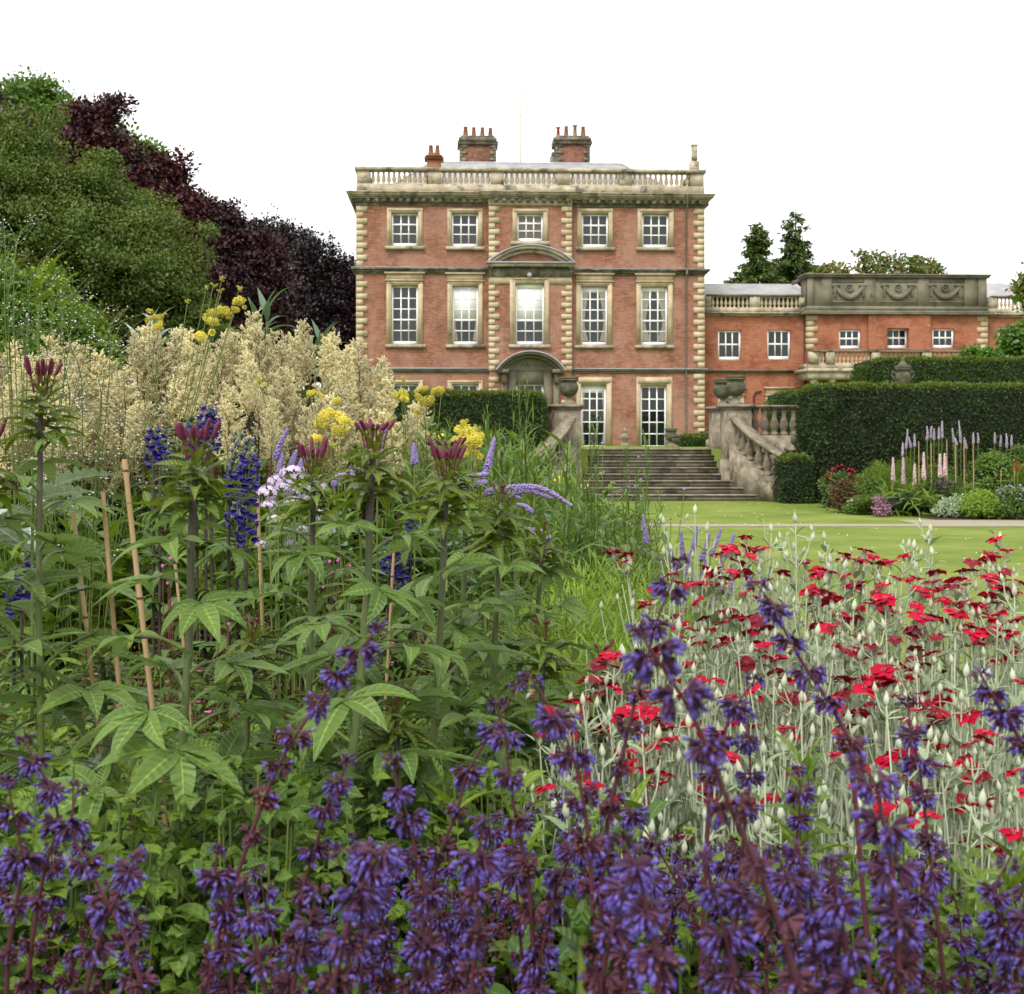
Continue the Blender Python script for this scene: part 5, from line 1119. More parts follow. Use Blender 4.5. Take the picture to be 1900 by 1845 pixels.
def campion(label, px, py, d, w=None, flower=True, grp='rose campion plants', lean=None):
    top = P(px, py, d); t = thing('rose_campion', label, 'rose campion', (top.x, d, 0), 0, grp)
    sm, lm, bs = random.choice(CST); rz = U(0, 6.28); k = max(.55, top.z / 1.24); lx = U(-.12, .12) if lean is None else lean
    hub = bpy.data.objects
    rot = Matrix.Rotation(lx, 3, 'Y') @ Matrix.Rotation(U(-.1, .1), 3, 'X') @ Matrix.Rotation(rz, 3, 'Z'); eu = rot.to_euler(); off = Vector((0, 0, top.z)) - (Vector((0, 0, 0)))
    dn = Vector((0, 0, -.022)) if flower else Vector((0, 0, -.02))
    inst(sm, 'stem', t, off + dn, eu, (1, 1, k)); inst(lm, 'foliage', t, off + dn, eu, (1, 1, k))
    s = 1.0 if w is None else max(.85, min(1.38, w / F * d / .038))
    if flower: inst(random.choice(FLW), 'flower', t, off, (U(-.05, .55), U(-.3, .3), U(0, 6.28)), s)
    else: inst(budm, 'bud', t, off + dn, (U(-.15, .15), U(-.15, .15), 0), U(.8, 1.05))
    for e, dv in bs:
        if flower and dv is not None and e[2] > -.11 and random.random() < .25: inst(random.choice(FLW), 'flower', t, off + dn + rot @ Vector((e[0], e[1], e[2] * k + .02)), (U(-.05, .5), U(-.3, .3), U(0, 6.28)), s * U(.8, 1.0))
        elif random.random() < .5: inst(budm, 'bud', t, off + dn + rot @ Vector((e[0], e[1], e[2] * k)), (U(-.25, .25), U(-.25, .25), 0), U(.6, .95))
    return t
Z5 = [(85, 320, 110), (550, 285, 100), (630, 285, 110), (690, 295, 90), (650, 328, 70), (465, 390, 115), (570, 405, 80), (605, 415, 60), (625, 495, 85), (690, 515, 80), (400, 530, 80), (595, 578, 50), (1000, 395, 130), (1110, 455, 110), (1170, 300, 105), (1130, 340, 90), (1065, 335, 70), (1240, 365, 130), (1290, 350, 80), (1345, 322, 60), (1315, 425, 80), (1250, 455, 60), (1500, 395, 100), (1595, 435, 140), (1485, 445, 100), (1430, 490, 100), (1560, 540, 90), (1740, 320, 90), (1770, 245, 80), (1745, 425, 100), (1830, 485, 120), (1870, 490, 70), (1265, 520, 110), (1270, 575, 100), (1410, 550, 80), (1435, 610, 135), (1750, 610, 130), (1750, 665, 130), (1890, 610, 50), (1880, 740, 70), (1850, 685, 50), (945, 640, 60), (990, 655, 50), (500, 730, 90), (375, 705, 70), (325, 690, 40), (370, 810, 50), (730, 785, 60), (755, 725, 50), (755, 850, 90), (1070, 745, 110), (1110, 760, 90), (1200, 730, 60), (1250, 845, 130), (1280, 885, 70), (1405, 750, 80), (1480, 770, 90), (1390, 800, 60), (1310, 710, 60), (1065, 945, 110), (1385, 875, 60), (1280, 970, 60), (1430, 955, 60), (1545, 940, 60), (1880, 900, 70), (1500, 1055, 130), (1645, 1055, 115), (1725, 1135, 120), (1660, 1185, 110), (1480, 1170, 90), (1090, 1100, 120), (820, 1130, 100), (850, 1155, 40), (415, 895, 70), (500, 890, 50), (90, 1030, 130), (215, 1000, 70), (205, 1060, 60), (25, 780, 60), (70, 805, 70), (30, 930, 50), (290, 1160, 50), (120, 1210, 70), (570, 1085, 60), (555, 975, 60), (480, 965, 50), (1275, 1255, 120), (1525, 1290, 105), (1860, 1310, 90), (1660, 1340, 50), (1700, 1455, 140), (265, 1320, 80), (700, 1430, 50), (180, 1310, 70), (660, 930, 60), (960, 490, 80), (1000, 490, 60), (1500, 690, 40), (1630, 640, 40), (1110, 615, 40)]
FL = [(1130 + a / 2.4675, 900 + b / 2.4675, c / 2.4675) for a, b, c in Z5] + [(1640, 1245, 52), (1822, 1490, 58), (1845, 1575, 60), (1290, 1640, 40), (1522, 1730, 50), (1036, 1735, 40), (1052, 1700, 26), (1010, 1460, 42), (1060, 1300, 55), (1130, 1215, 55), (1092, 1260, 55), (1050, 1352, 50), (1182, 1312, 60), (1208, 1318, 40), (1600, 1420, 44), (945, 1570, 30), (1460, 1350, 36), (1700, 1530, 34)]
def cd_(y, j=.12): return max(1.75, np.interp(y, [940, 1020, 1150, 1300, 1500, 1750], [3.0, 2.95, 2.6, 2.3, 2.05, 1.85]) + U(-j, j))
LONE = {(1164, 1029): 'rose campion with a lone red flower standing left of the sage tips', (1847, 999): 'rose campion with the highest red flower near the right edge'}
def czone(x, y):
    side = 'left' if x < 1340 else ('middle' if x < 1620 else 'right')
    v = 'upper fringe against the lawn' if y < 1110 else ('waist of the silver thicket' if y < 1300 else 'lower part among purple sage')
    return f'red rose campion in the {side} {v}'
random.seed(99)
for i in range(86):
    x = 1030 + 870 * ((i * .61803) % 1); lo = np.interp(x, [1030, 1120, 1250, 1900], [1300, 1230, 1050, 1030]); y = lo + (1560 - lo) * random.random() ** 1.7; FL.append((x, y, U(28, 50)))
for x, y, w in FL:
    lb = next((l for (a, b), l in LONE.items() if abs(a - x) < 6 and abs(b - y) < 6), czone(x, y)); campion(lb, x, y, cd_(y), w)
Z5B = [(393, 95), (250, 145), (448, 180), (855, 135), (745, 180), (785, 215), (848, 260), (987, 215), (1475, 180), (1370, 255), (1395, 260), (1480, 285), (1790, 215), (1810, 360), (1680, 440), (285, 265), (815, 465), (905, 475), (460, 375), (1015, 320), (555, 300), (1150, 420), (700, 340), (770, 350)]
BLB = {0: 'silver campion bud stalk reaching highest above the lawn edge', 3: 'silver campion bud stalk leaning right before the garden path', 8: 'silver campion bud with a crimson tip at the right', 12: 'silver campion bud stalk tallest at the far right'}
for i, (a, b) in enumerate(Z5B):
    x, y = 1130 + a / 2.4675, 900 + b / 2.4675; campion(BLB.get(i, 'budded silver campion stalk rising above the red flowers'), x, y, cd_(y) + .05, None, False)
for i in range(68):
    x = 1040 + 880 * ((i * .61803) % 1); lo = np.interp(x, [1040, 1120, 1250, 1400, 1900], [1330, 1200, 1100, 1060, 1060]); y = U(lo, 1560)
    campion('budded silver campion stalk packed among the red flowered ones', x, y, cd_(y, .25), None, False)
# grey basal leaves below them
mb = MB(); K = 5200; pos = np.stack([RNG.uniform(.06, 1.45, K), RNG.uniform(1.75, 3.2, K), RNG.uniform(.1, .74, K)], -1); D = norm(rdir(K) + [0, 0, .9])
for i in range(4): s = slice(i, None, 4); mb.many(TL_L[i], frames(D[s], scale=RNG.uniform(.05, .12, len(pos[s]))), pos[s])
o = mb.build('campion_leaves', M['silver_leaf'], None, True); tag(o, 'mass of grey felted leaves at the feet of the campions', 'foliage', kind='stuff')
# ------------------------------------------------------------------ border perennials: prototypes one metre high
def proto_home(o): o.location = (0, 0, -50)
def bushy(name, leafT, L, mat, stems=9, pairs=11, spread=.22, stem='stem_green', h=1.0, up=.5, tipmat=None, tip=0, rad=.0026, seed=1, leafs2=True, lo=.1):
    random.seed(seed); t = thing(name, 'x', 'plant'); st = MB(); fo = MB(); fl = MB()
    for s in range(stems):
        a = U(0, 6.28); r = spread * math.sqrt(U(0, 1)); hh = h * U(.78, 1.0) if s else h; e = np.array([math.cos(a) * r, math.sin(a) * r, hh]); b = np.array([e[0] * .35, e[1] * .35, 0])
        q = smooth_path([b, (b + e) / 2 + (U(-.03, .03), U(-.03, .03), 0), e], 5); st.tube(q, np.linspace(rad, rad * .4, len(q)), 5)
        for i in range(pairs):
            f = lo + (1 - lo) * (i + U(-.2, .2)) / pairs; c = np.array([np.interp(f, np.linspace(0, 1, len(q)), q[:, k]) for k in range(3)]); a1 = i * 1.57 + U(-.3, .3)
            for k in (0, 1):
                az = a1 + k * math.pi; el = U(up - .35, up + .35) + .4 * (f - .5); d = np.array([[math.cos(az) * math.cos(el), math.sin(az) * math.cos(el), math.sin(el)]])
                fo.many(random.choice(leafT), frames(d, None, .3, np.array([L * U(.7, 1.15) * (1.1 - .45 * max(0, f - .6) / .4)])), c[None])
        if tip:
            n = tip; p = q[-1] + RNG.normal(0, 1, (n, 3)) * [.012, .012, .05] - [0, 0, .04]; fl.many(OCT, np.tile(np.diag([.003, .003, .008]), (n, 1, 1)), p)
    fo.build('foliage', M[mat], t, True); st.build('stems', M[stem], t, True)
    if tip: fl.build('flowers', M[tipmat], t)['kind'] = 'stuff'
    return t
def mound(name, leafT, L, mat, n=320, R=.32, h=1.0, seed=2, stem='stem_green', flat=.3):
    """thin stalks each ending in a leaf, forming a loose mound"""
    random.seed(seed); t = thing(name, 'x', 'plant'); st = MB(); fo = MB()
    for i in range(n):
        a = U(0, 6.28); r = R * math.sqrt(U(0, 1)); z = h * (1 - .45 * (r / R) ** 2) * U(.55, 1) ** .7; e = np.array([math.cos(a) * r, math.sin(a) * r, z])
        if i % 4 == 0: st.tube(smooth_path([e * [.2, .2, 0], e * [.7, .7, .6], e], 3), .0018, 4)
        az = a + U(-1, 1); el = U(-flat, flat + .2); d = np.array([[math.cos(az) * math.cos(el), math.sin(az) * math.cos(el), math.sin(el)]])
        for k in (-1, 0, 1):
            aa = az + k * .95; d = np.array([[math.cos(aa) * math.cos(el), math.sin(aa) * math.cos(el), math.sin(el)]]); fo.many(random.choice(leafT), frames(d, None, .25, np.array([L * U(.7, 1.1)])), e[None])
    fo.build('foliage', M[mat], t, True); st.build('stems', M[stem], t, True); return t
def feathery(name, mat, n=1500, R=.3, h=1.0, seed=3, L=.1, w=.012, top=.55):
    t = thing(name, 'x', 'plant'); mb = MB(); a = RNG.uniform(0, 6.28, n); r = R * np.sqrt(RNG.uniform(0, 1, n)); z = h * (1 - .5 * (r / R) ** 2) * RNG.uniform(.3, 1, n) ** .5
    p = np.stack([np.cos(a) * r, np.sin(a) * r, z], -1); D = norm(np.stack([np.cos(a), np.sin(a), np.full(n, .9)], -1) + RNG.normal(0, .45, (n, 3)))
    for i, T in enumerate([leaf_t(1, w / L, 2, dd, .2) for dd in (.2, .5, .9)]): s = slice(i, None, 3); mb.many(T, frames(D[s], scale=RNG.uniform(.6, 1.2, len(p[s])) * L), p[s])
    mb.build('foliage', M[mat], t, True); st = MB()
    for k in range(14): a_ = U(0, 6.28); e = np.array([math.cos(a_) * R * .7, math.sin(a_) * R * .7, h * .85]); st.tube(smooth_path([e * [.2, .2, 0], e * [.6, .6, .5], e], 3), .003, 4)
    st.build('stems', M['stem_green'], t, True); return t
PR = {
 'lance': bushy('leafy_perennial', TL_L, .10, 'leaf_mid', 15, 15, .2, seed=1),
 'lance2': bushy('leafy_perennial', TL_L, .11, 'leaf_lime', 13, 14, .22, seed=2),
 'deep': bushy('leafy_perennial', TL_L, .12, 'leaf_deep', 12, 14, .24, seed=3, stem='stem_red', rad=.0016),
 'round': mound('low_foliage_plant', TL_R, .026, 'leaf_lime', 800, .34, seed=4),
 'round2': mound('low_foliage_plant', TL_R, .031, 'leaf_mid', 640, .34, seed=5),
 'redstem': bushy('red_stemmed_perennial', TL_N, .055, 'leaf_mid', 22, 16, .22, seed=6, stem='stem_red', tipmat='stem_red', tip=14, rad=.0016, up=.8),
 'pink': bushy('pink_flowered_perennial', TL_N, .06, 'leaf_mid', 11, 10, .22, seed=7, stem='stem_red', tipmat='stem_red', tip=6, rad=.0018),
 'narrow': bushy('narrow_leaved_perennial', TL_N, .13, 'leaf_narrow', 4, 26, .14, seed=8, stem='stem_dark', up=.75, rad=.0036, lo=.05),
 'narrow2': bushy('narrow_leaved_perennial', TL_N, .10, 'leaf_narrow', 6, 22, .2, seed=9, stem='stem_green', up=.8, rad=.0035, lo=.05),
 'feather': feathery('feathery_perennial', 'feather', 4200, .3, L=.08, w=.0055),
 'grey': feathery('grey_leaved_perennial', 'leaf_blue', 1200, .3, L=.09, w=.02),
}
# a few open pink flowers on the pink perennial
random.seed(3); mb = MB(); T5 = leaf_t(1, .8, 3, .4, .1)
for k in range(9):
    c = np.array([U(-.2, .2), U(-.2, .2), U(.72, 1.0)])
    for i in range(5): a = i * 1.2566; d = np.array([[math.cos(a), math.sin(a), .3]]); mb.many(T5, frames(d, scale=np.array([.016])), c[None])
pf = mb.build('open_flowers', M['pink'], PR['pink'])
USED = set()
def put(kind, px, ytop, d, label, group, w=1.0, z0=0):
    h = EYE + (HY - ytop) * d / F - z0; X = (px - 950) * d / F; p = PR[kind]
    if h < .15: return
    if kind not in USED: USED.add(kind); r = p; r.location = (X, d, z0); r.scale = (w, w, h); r.rotation_euler = (0, 0, U(0, 6.28)); r['label'] = label; r['group'] = group; return r
    return clone(p, (X, d, z0), U(0, 6.28), (w, w, h), label, group)
LBL = {'lance': ('mid green leafy perennial', 'leafy green perennials'), 'lance2': ('yellow green leafy perennial', 'leafy green perennials'), 'deep': ('deep green broad leaved perennial', 'leafy green perennials'),
       'round': ('low mound of small rounded lime leaves', 'low foliage mounds'), 'round2': ('low mound of small rounded mid green leaves', 'low foliage mounds'), 'redstem': ('thin red stemmed seedy perennial', 'red stemmed perennials'),
       'pink': ('red stemmed perennial with small pink flowers', 'pink flowered perennials'), 'narrow': ('dark stemmed perennial with narrow willowy leaves', 'narrow leaved perennials'), 'narrow2': ('green stemmed perennial with narrow leaves', 'narrow leaved perennials'),
       'feather': ('bright green feathery mound', 'feathery green mounds'), 'grey': ('grey green fine leaved plant', 'grey leaved plants')}
random.seed(77)
WHERE = [(-80, 330, 'around the bamboo canes'), (330, 660, 'between the second and fourth spider flowers'), (660, 1250, 'right of the fourth spider flower')]
def put_z(kind, px, ytop, d, w=1.0, far=None):
    wz = far or next(q for a, b, q in WHERE if a <= px < b); put(kind, px, ytop, d, LBL[kind][0] + ' ' + wz, LBL[kind][1], w)
seq = ['lance', 'round', 'deep', 'lance2', 'redstem', 'lance', 'round2', 'pink', 'lance2', 'deep']
for i in range(175):                              # undergrowth behind and between the spider flowers
    px = -60 + 1090 * ((i * .61803) % 1); yt = U(960, 1360); d = 2.5 + (1360 - yt) / 400 * 3.2 + U(-.1, .3)
    k = seq[i % 10]
    if 280 < px < 700 and 960 < yt < 1250 and random.random() < .5: k = random.choice(['redstem', 'pink', 'redstem'])
    if px < 260 and yt < 1150: k = random.choice(['lance', 'lance2', 'lance'])
    put_z(k, px, yt, d, U(.85, 1.15))
for i in range(46):                               # low leaves among the sage and spider flower feet
    px = -60 + 1160 * ((i * .61803) % 1); yt = U(1380, 1720); d = U(1.75, 2.35); put(random.choice(['round', 'round2', 'lance', 'lance2', 'round']), px, yt, d, 'low leafy plant filling the ground behind the purple sage', 'low filler plants', U(.8, 1.1))
for i in range(30):                               # green under the campions and lower right
    px = 1080 + 860 * ((i * .61803) % 1); put(random.choice(['lance2', 'round', 'deep']), px, U(1500, 1720), U(1.65, 2.1), 'green leafy plant low between sage and campion stalks', 'low filler plants', U(.7, 1))
# second row, behind: leaves under the plumes and the willowy thicket towards the steps
for i in range(52):
    px = -60 + 800 * ((i * .61803) % 1); yt = U(850, 985); d = U(4.3, 6.6); put(['lance', 'deep', 'lance2', 'lance'][i % 4], px, yt, d, LBL['lance'][0] + ' under the cream plumes' if i % 4 in (0, 3) else (LBL['deep'][0] + ' under the cream plumes' if i % 4 == 1 else LBL['lance2'][0] + ' under the cream plumes'), 'leafy green perennials', 1.5)
for i in range(60):
    px = 700 + 440 * ((i * .61803) % 1); yt = np.interp(px, [700, 850, 960, 1030, 1080, 1170], [785, 765, 780, 830, 905, 960]) + abs(random.gauss(0, 45)); d = U(5.2, 11)
    put_z('narrow' if i % 2 else 'narrow2', px, yt, d, U(1.1, 1.7), 'in the thicket left of the steps')
for px, yt, d in [(968, 690, 6.0), (1100, 760, 6.2), (1175, 800, 5.6), (1068, 830, 7.5), (1210, 905, 8), (745, 700, 6.5), (905, 740, 7)]:
    put('narrow', px, yt, d, 'lone dark willowy stem rising above the thicket by the steps', 'narrow leaved perennials', .45)
for i in range(34):
    px = 690 + 470 * ((i * .61803) % 1); put_z('lance' if i % 3 else 'deep', px, U(880, 985), U(6, 16), 1.8, 'at the foot of the thicket by the steps')
for i in range(30): px = -80 + 900 * ((i * .61803) % 1); put(random.choice(['deep', 'lance']), px, U(800, 860), U(8, 18), 'green bush of the border behind the cream plumes', 'leafy green perennials', 2.4)
for i, (px, yt, d) in enumerate([(1060, 1060, 4.4), (1110, 1035, 4.8), (1165, 1050, 4.6), (1215, 1040, 4.8), (1090, 1120, 3.9), (1150, 1110, 4.0), (1210, 1095, 4.1), (1250, 1080, 4.4), (1040, 1130, 3.7), (1130, 1180, 3.4), (1185, 1160, 3.5), (1080, 1200, 3.3), (1290, 1110, 4.3), (1010, 1090, 4.1), (1200, 1220, 3.3), (1330, 1120, 4.5), (1240, 1160, 3.6)]):
    put('feather', px, yt, d, 'bright green feathery mound between thicket and red campions', LBL['feather'][1], 1.05)
for i in range(30):
    px = 1610 + 300 * ((i * .61803) % 1); d = U(26.2, 29); k = random.choice(['narrow2', 'feather', 'lance', 'lance2', 'narrow2']); put(k, px, U(845, 895) if d > 27.5 else U(885, 920), d, 'leafy perennial filling the far right border', 'plants of the right flower border', 1.4)
for p in PR.values():
    if p['label'] == 'x':
        for c in list(p.children_recursive): bpy.data.objects.remove(c)
        bpy.data.objects.remove(p)

# ---- cream plumes
def plume(seed):
    random.seed(seed); rg = np.random.default_rng(seed); mb = MB(); st = MB(); P_, S_ = [], []; H = .36
    for i in range(34):
        z = H * (i / 34) ** .9; L = (.14 * (1 - z / H) ** .9 + .022) * U(.65, 1.2); a = i * 2.4; el = U(.65, 1.1)
        ax = np.array([math.cos(a) * math.cos(el), math.sin(a) * math.cos(el), math.sin(el)]); b = np.array([0, 0, z]); st.tube([b, b + ax * L], .0014, 3, 0)
        for j in range(3 + int(L / .012)):
            f = U(.1, 1); a2 = rg.normal(0, 1, 3); sub = norm((ax + a2 * .55)[None])[0]; l2 = U(.01, .045) * (1.2 - f * .6); c = b + ax * L * f
            k = 6 + int(l2 * 220); q = c + sub * (rg.uniform(0, 1, (k, 1)) * l2) + rg.normal(0, .0028, (k, 3)); P_.append(q); S_.append(np.tile(sub, (k, 1)))
    Pn = np.concatenate(P_); n = len(Pn); s = rg.uniform(.0019, .0040, n); Dd = norm(rg.normal(0, .38, (n, 3)) + np.concatenate(S_) + [0, 0, .25])
    Mx = frames(Dd, scale=np.stack([s * .62, s * 2.3, s * .62], -1)); h = rg.uniform(0, 1, n) < .72
    mb.many(OCT, Mx[h], Pn[h], 0); mb.many(OCT, Mx[~h], Pn[~h], 1); st.tube([(0, 0, -.15), (0, 0, H * .9)], .0025, 4)
    return mb.mesh('plume', [M['cream'], M['cream2']]), st.mesh('plume_stalk', M['stem_red'])
PL = [plume(s) for s in range(4)]; random.seed(31)
def rim(x): return np.interp(x, [0, 60, 140, 200, 240, 300, 380, 430, 455, 500, 540, 575, 620, 660, 700, 740, 780], [650, 610, 628, 665, 605, 590, 615, 585, 570, 605, 625, 572, 618, 625, 640, 735, 745])
GP = [(75, 'at the left end of the plume bank'), (200, 'left of the highest yellow flower tufts'), (330, 'below the highest yellow flower tufts'), (450, 'with the highest plume of the bank'), (570, 'with the pointed plume before the dark beech'), (670, 'in front of the left house corner'), (755, 'at the right end of the plume bank')]
for gi, (gx, where) in enumerate(GP):
    d0 = 5.6 + (gi % 3) * .35 if gi < 6 else 6.4; bx = (gx - 950) * d0 / F; t = thing('plume_flower_plant', 'cream plumed perennial ' + where, 'plume flower', (bx, d0, 0), 0, 'cream plumed perennials'); st = MB(); fo = MB()
    nP = 24 if gi < 2 else (17 if gi < 6 else 9)
    for i in range(nP):
        x = gx - 78 + 156 * ((i * .61803 + gi * .3) % 1) if gi < 6 else gx + U(-60, 40); r = rim(x); y = r + (12 if i < 4 else U(15, 175 if gi < 6 else 60)); d = d0 - (y - r) / 215 * .9 + U(-.2, .2)
        s = U(.62, 1.12) * (1.0 if i < 4 else .9); tip = np.array(P(x, y, d)) - np.array([bx, d0, 0]); h = tip - [0, 0, .36 * s]
        pm, sm = PL[i % 4]; rot = (U(-.15, .15), U(-.2, .2), U(0, 6.28)); o = inst(pm, 'plume', t, tuple(h), rot, s); inst(sm, 'stalk', o)
        b = np.array([h[0] * .4, h[1] * .3, 0]); q = smooth_path([b, (b + h) / 2 + (0, 0, .1), h], 4); st.tube(q, np.linspace(.008, .0035, len(q)), 5)
        for k in range(20):
            f = .5 + .49 * k / 20; c = q[int(f * (len(q) - 1))]; a = U(0, 6.28); fo.many(random.choice(TL_L), frames(np.array([[math.cos(a), math.sin(a), .2]]), None, .3, np.array([U(.13, .2)])), c[None])
    st.build('stems', M['stem_red'], t, True); fo.build('foliage', M['leaf_mid'], t, True)
leafy_shoots('silver_leaved_shoot', 'long grey leaved shoot above the plumes before the dark beech', 'shoot', [(495, 585), (482, 600)], .19, .036, 'leaf_blue', 6.6, 'grey leaved shoots')
leafy_shoots('silver_leaved_shoot', 'long grey leaved shoot right of the pointed plume', 'shoot', [(598, 640), (585, 655)], .19, .034, 'leaf_blue', 6.6, 'grey leaved shoots')
leafy_shoots('silver_leaved_shoot', 'long grey leaved shoot behind the left yellow tufts', 'shoot', [(290, 610), (262, 640)], .20, .038, 'leaf_silver', 6.6, 'grey leaved shoots')
leafy_shoots('laurel_shoot', 'pale green leafy shoot standing against the broad green tree', 'shoot', [(97, 500), (70, 540), (115, 545)], .28, .09, 'leaf_lime', 13.2)

# ---- yellow meadow rue
def tuft(R, n, seed, mat='yellow'):
    rg = np.random.default_rng(seed); cs = rg.normal(0, .5, (8, 3)) * R * [1, 1, .7]; p = cs[rg.integers(0, 8, n)] + norm(rg.normal(0, 1, (n, 3))) * (rg.uniform(.3, 1, (n, 1)) ** .5) * R * .42
    mb = MB(); s = rg.uniform(.0025, .0055, n) * (R / .07) ** .3; mb.many(OCT, np.eye(3)[None] * s[:, None, None] * np.array([1, 1, .8]), p, 0); return mb
TU = [tuft(.07, 900, s).mesh('flower_tuft', M['yellow']) for s in range(3)] + [tuft(.05, 420, 9).mesh('flower_tuft', M['lime'])]
def rue(label, spots, d, bx, lean=0):
    X = (bx - 950) * d / F; t = thing('meadow_rue', label, 'meadow rue', (X, d, 0), 0, 'yellow meadow rues'); st = MB(); fo = MB(); o = np.array([X, d, 0])
    for (px, py, r, k) in spots:
        c = np.array(P(px, py, d + U(-.1, .1))) - o; inst(TU[k], 'flower_tuft', t, tuple(c), (0, 0, U(0, 6.28)), r / F * d / .085); q = smooth_path([(U(-.03, .03), 0, 0), (c[0] * .35, 0, c[2] * .55), c], 5); st.tube(q, np.linspace(.0028, .0015, len(q)), 5)
        for k2 in range(9):
            f = .35 + .5 * k2 / 9; p = q[int(f * (len(q) - 1))]; a = U(0, 6.28)
            for w in range(7): fo.many(random.choice(TL_R), frames(np.array([[math.cos(a + w * .5), math.sin(a + w * .5), .2]]), None, .4, np.array([.035])), (p + np.array([math.cos(a), math.sin(a), 0]) * (.02 + w * .012))[None])
    st.build('stems', M['stem_green'], t, True); fo.build('foliage', M['leaf_blue'], t, True)
rue('tall yellow meadow rue leaning over the highest cream plumes', [(408, 580, 26, 0), (398, 598, 18, 1), (440, 560, 17, 1), (436, 575, 14, 2), (372, 625, 21, 2), (412, 518, 10, 3), (396, 530, 9, 3), (383, 534, 8, 3), (444, 536, 10, 3), (348, 560, 8, 3), (410, 540, 8, 3)], 5.2, 255)
rue('yellow meadow rue at the left plumes beside long grey leaves', [(287, 590, 14, 0), (280, 578, 10, 1), (293, 606, 15, 2), (303, 585, 8, 3)], 5.3, 260)
rue('lemon yellow meadow rue spread in front of the middle plumes', [(612, 770, 28, 0), (595, 790, 22, 1), (632, 800, 24, 2), (640, 780, 16, 0), (590, 815, 18, 1), (625, 745, 14, 2), (582, 730, 15, 0), (480, 708, 14, 3), (492, 715, 10, 3), (615, 825, 14, 3)], 4.9, 640)
rue('yellow meadow rue right of the plumes before the ground floor window', [(745, 732, 22, 0), (755, 742, 14, 1), (792, 745, 22, 2), (808, 728, 17, 1), (782, 722, 14, 0), (820, 722, 10, 1), (722, 780, 10, 2), (725, 790, 10, 0), (748, 705, 10, 3), (775, 765, 12, 2)], 5.6, 770)
rue('yellow meadow rue nearest the steps, left of the narrow lilac spike', [(868, 800, 28, 0), (880, 820, 28, 1), (850, 820, 20, 2), (872, 840, 20, 0), (893, 810, 18, 1), (858, 785, 12, 2), (885, 795, 12, 3), (838, 825, 12, 3)], 5.0, 875)

# ---- monkshood
HOOD = leaf_t(1, .85, 6, 2.6, -.5, p=.8); PET = leaf_t(1, .8, 3, .7, -.3)
def helmet(mb, c, a, s, mi=0):
    """hooded flower: arched helmet, two side petals, two small lower ones"""
    o = np.array([math.cos(a), math.sin(a), 0]); sd = np.array([-o[1], o[0], 0]); c = np.asarray(c)
    mb.many(HOOD, frames((o * .25 + [0, 0, 1])[None], -o[None], scale=np.array([.030 * s])), (c - o * .006 + [0, 0, -.004])[None], mi)
    D = np.array([sd + o * .5, -sd + o * .5, o * .7 + sd * .3 - [0, 0, .8], o * .7 - sd * .3 - [0, 0, .8]]); mb.many(PET, frames(D, np.tile(o + [0, 0, .3], (4, 1)), .3, np.array([.014, .014, .011, .011]) * s), np.tile(c + o * .002, (4, 1)), mi)
def spike(n, L, seed, budtop=.25, r=.018):
    random.seed(seed); mb = MB()
    for i in range(n):
        f = (i / n) ** 1.1; z = L * (1 - f); a = i * 2.4; sz = (.5 + .5 * min(1, f / budtop)) if f < budtop else 1; rr = r * (.5 + .5 * min(1, f * 3)); c = (math.cos(a) * rr, math.sin(a) * rr, z)
        if f < budtop: mb.many(OCT, np.diag([.007, .007, .010])[None] * (.7 + f), np.array([c]), 1)
        else: helmet(mb, (c[0] + U(-.005, .005), c[1], c[2] + U(-.006, .006)), a + U(-.4, .4), sz * U(.85, 1.15)); mb.tube([(0, 0, z - .015), (c[0] * .6, c[1] * .6, z - .006)], .001, 3, 2)
    mb.tube([(0, 0, -.02), (0, 0, L)], .003, 5, 2); return mb.mesh('flower_spike', [M['monk'], M['monk_bud'], M['stem_green']], True)
SPK = [spike(26, .14, 1, .1, .02), spike(20, .12, 2, .12, .02), spike(40, .26, 3, .4, .024), spike(48, .28, 4, .15, .022)]; random.seed(8)
def monkshood(label, sp, d):
    X = (sp[0][0] - 950) * d / F; t = thing('monkshood', label, 'monkshood', (X, d, 0), 0, 'deep blue monkshoods'); st = MB(); fo = MB()
    for px, yt, yb, k in sp:
        a, b = np.array(P(px, yt, d)) - [X, d, 0], np.array(P(px, yb, d)) - [X, d, 0]; L = {0: .14, 1: .12, 2: .26, 3: .28}[k]; inst(SPK[k], 'flower_spike', t, tuple(b), (U(-.05, .05), U(-.05, .05), U(0, 6)), (a[2] - b[2]) / L); q = smooth_path([(b[0] * .5, 0, 0), (b[0] * .9, 0, b[2] * .6), b], 4); st.tube(q, .005, 5)
        for k2 in range(8): c = q[int((.4 + .07 * k2) * (len(q) - 1))]; fan(fo, c, (math.cos(k2 * 2.4), math.sin(k2 * 2.4), .2), .09, 5, tpls=TCt)
    st.build('stems', M['stem_dark'], t, True); fo.build('foliage', M['leaf_deep'], t, True)
monkshood('monkshood with twin short blue spikes left of the second spider flower', [(285, 793, 868, 1), (297, 806, 872, 1)], 3.9)
monkshood('highest deep blue monkshood just behind the second spider flower', [(382, 752, 838, 0), (393, 760, 842, 0), (357, 785, 835, 1), (365, 790, 850, 1)], 3.9)
monkshood('long blue monkshood spikes with dark round buds, nearest the phlox', [(440, 800, 985, 2), (457, 815, 1012, 3), (424, 850, 925, 2)], 3.4)
monkshood('low blue monkshood between the fourth and fifth spider flowers', [(722, 1000, 1075, 1), (748, 1010, 1080, 0), (762, 960, 1010, 1), (735, 1040, 1105, 1)], 3.6)
monkshood('half hidden blue monkshood at far left behind the leaves', [(60, 1030, 1110, 1), (40, 1050, 1130, 0), (25, 1085, 1150, 1)], 3.4)

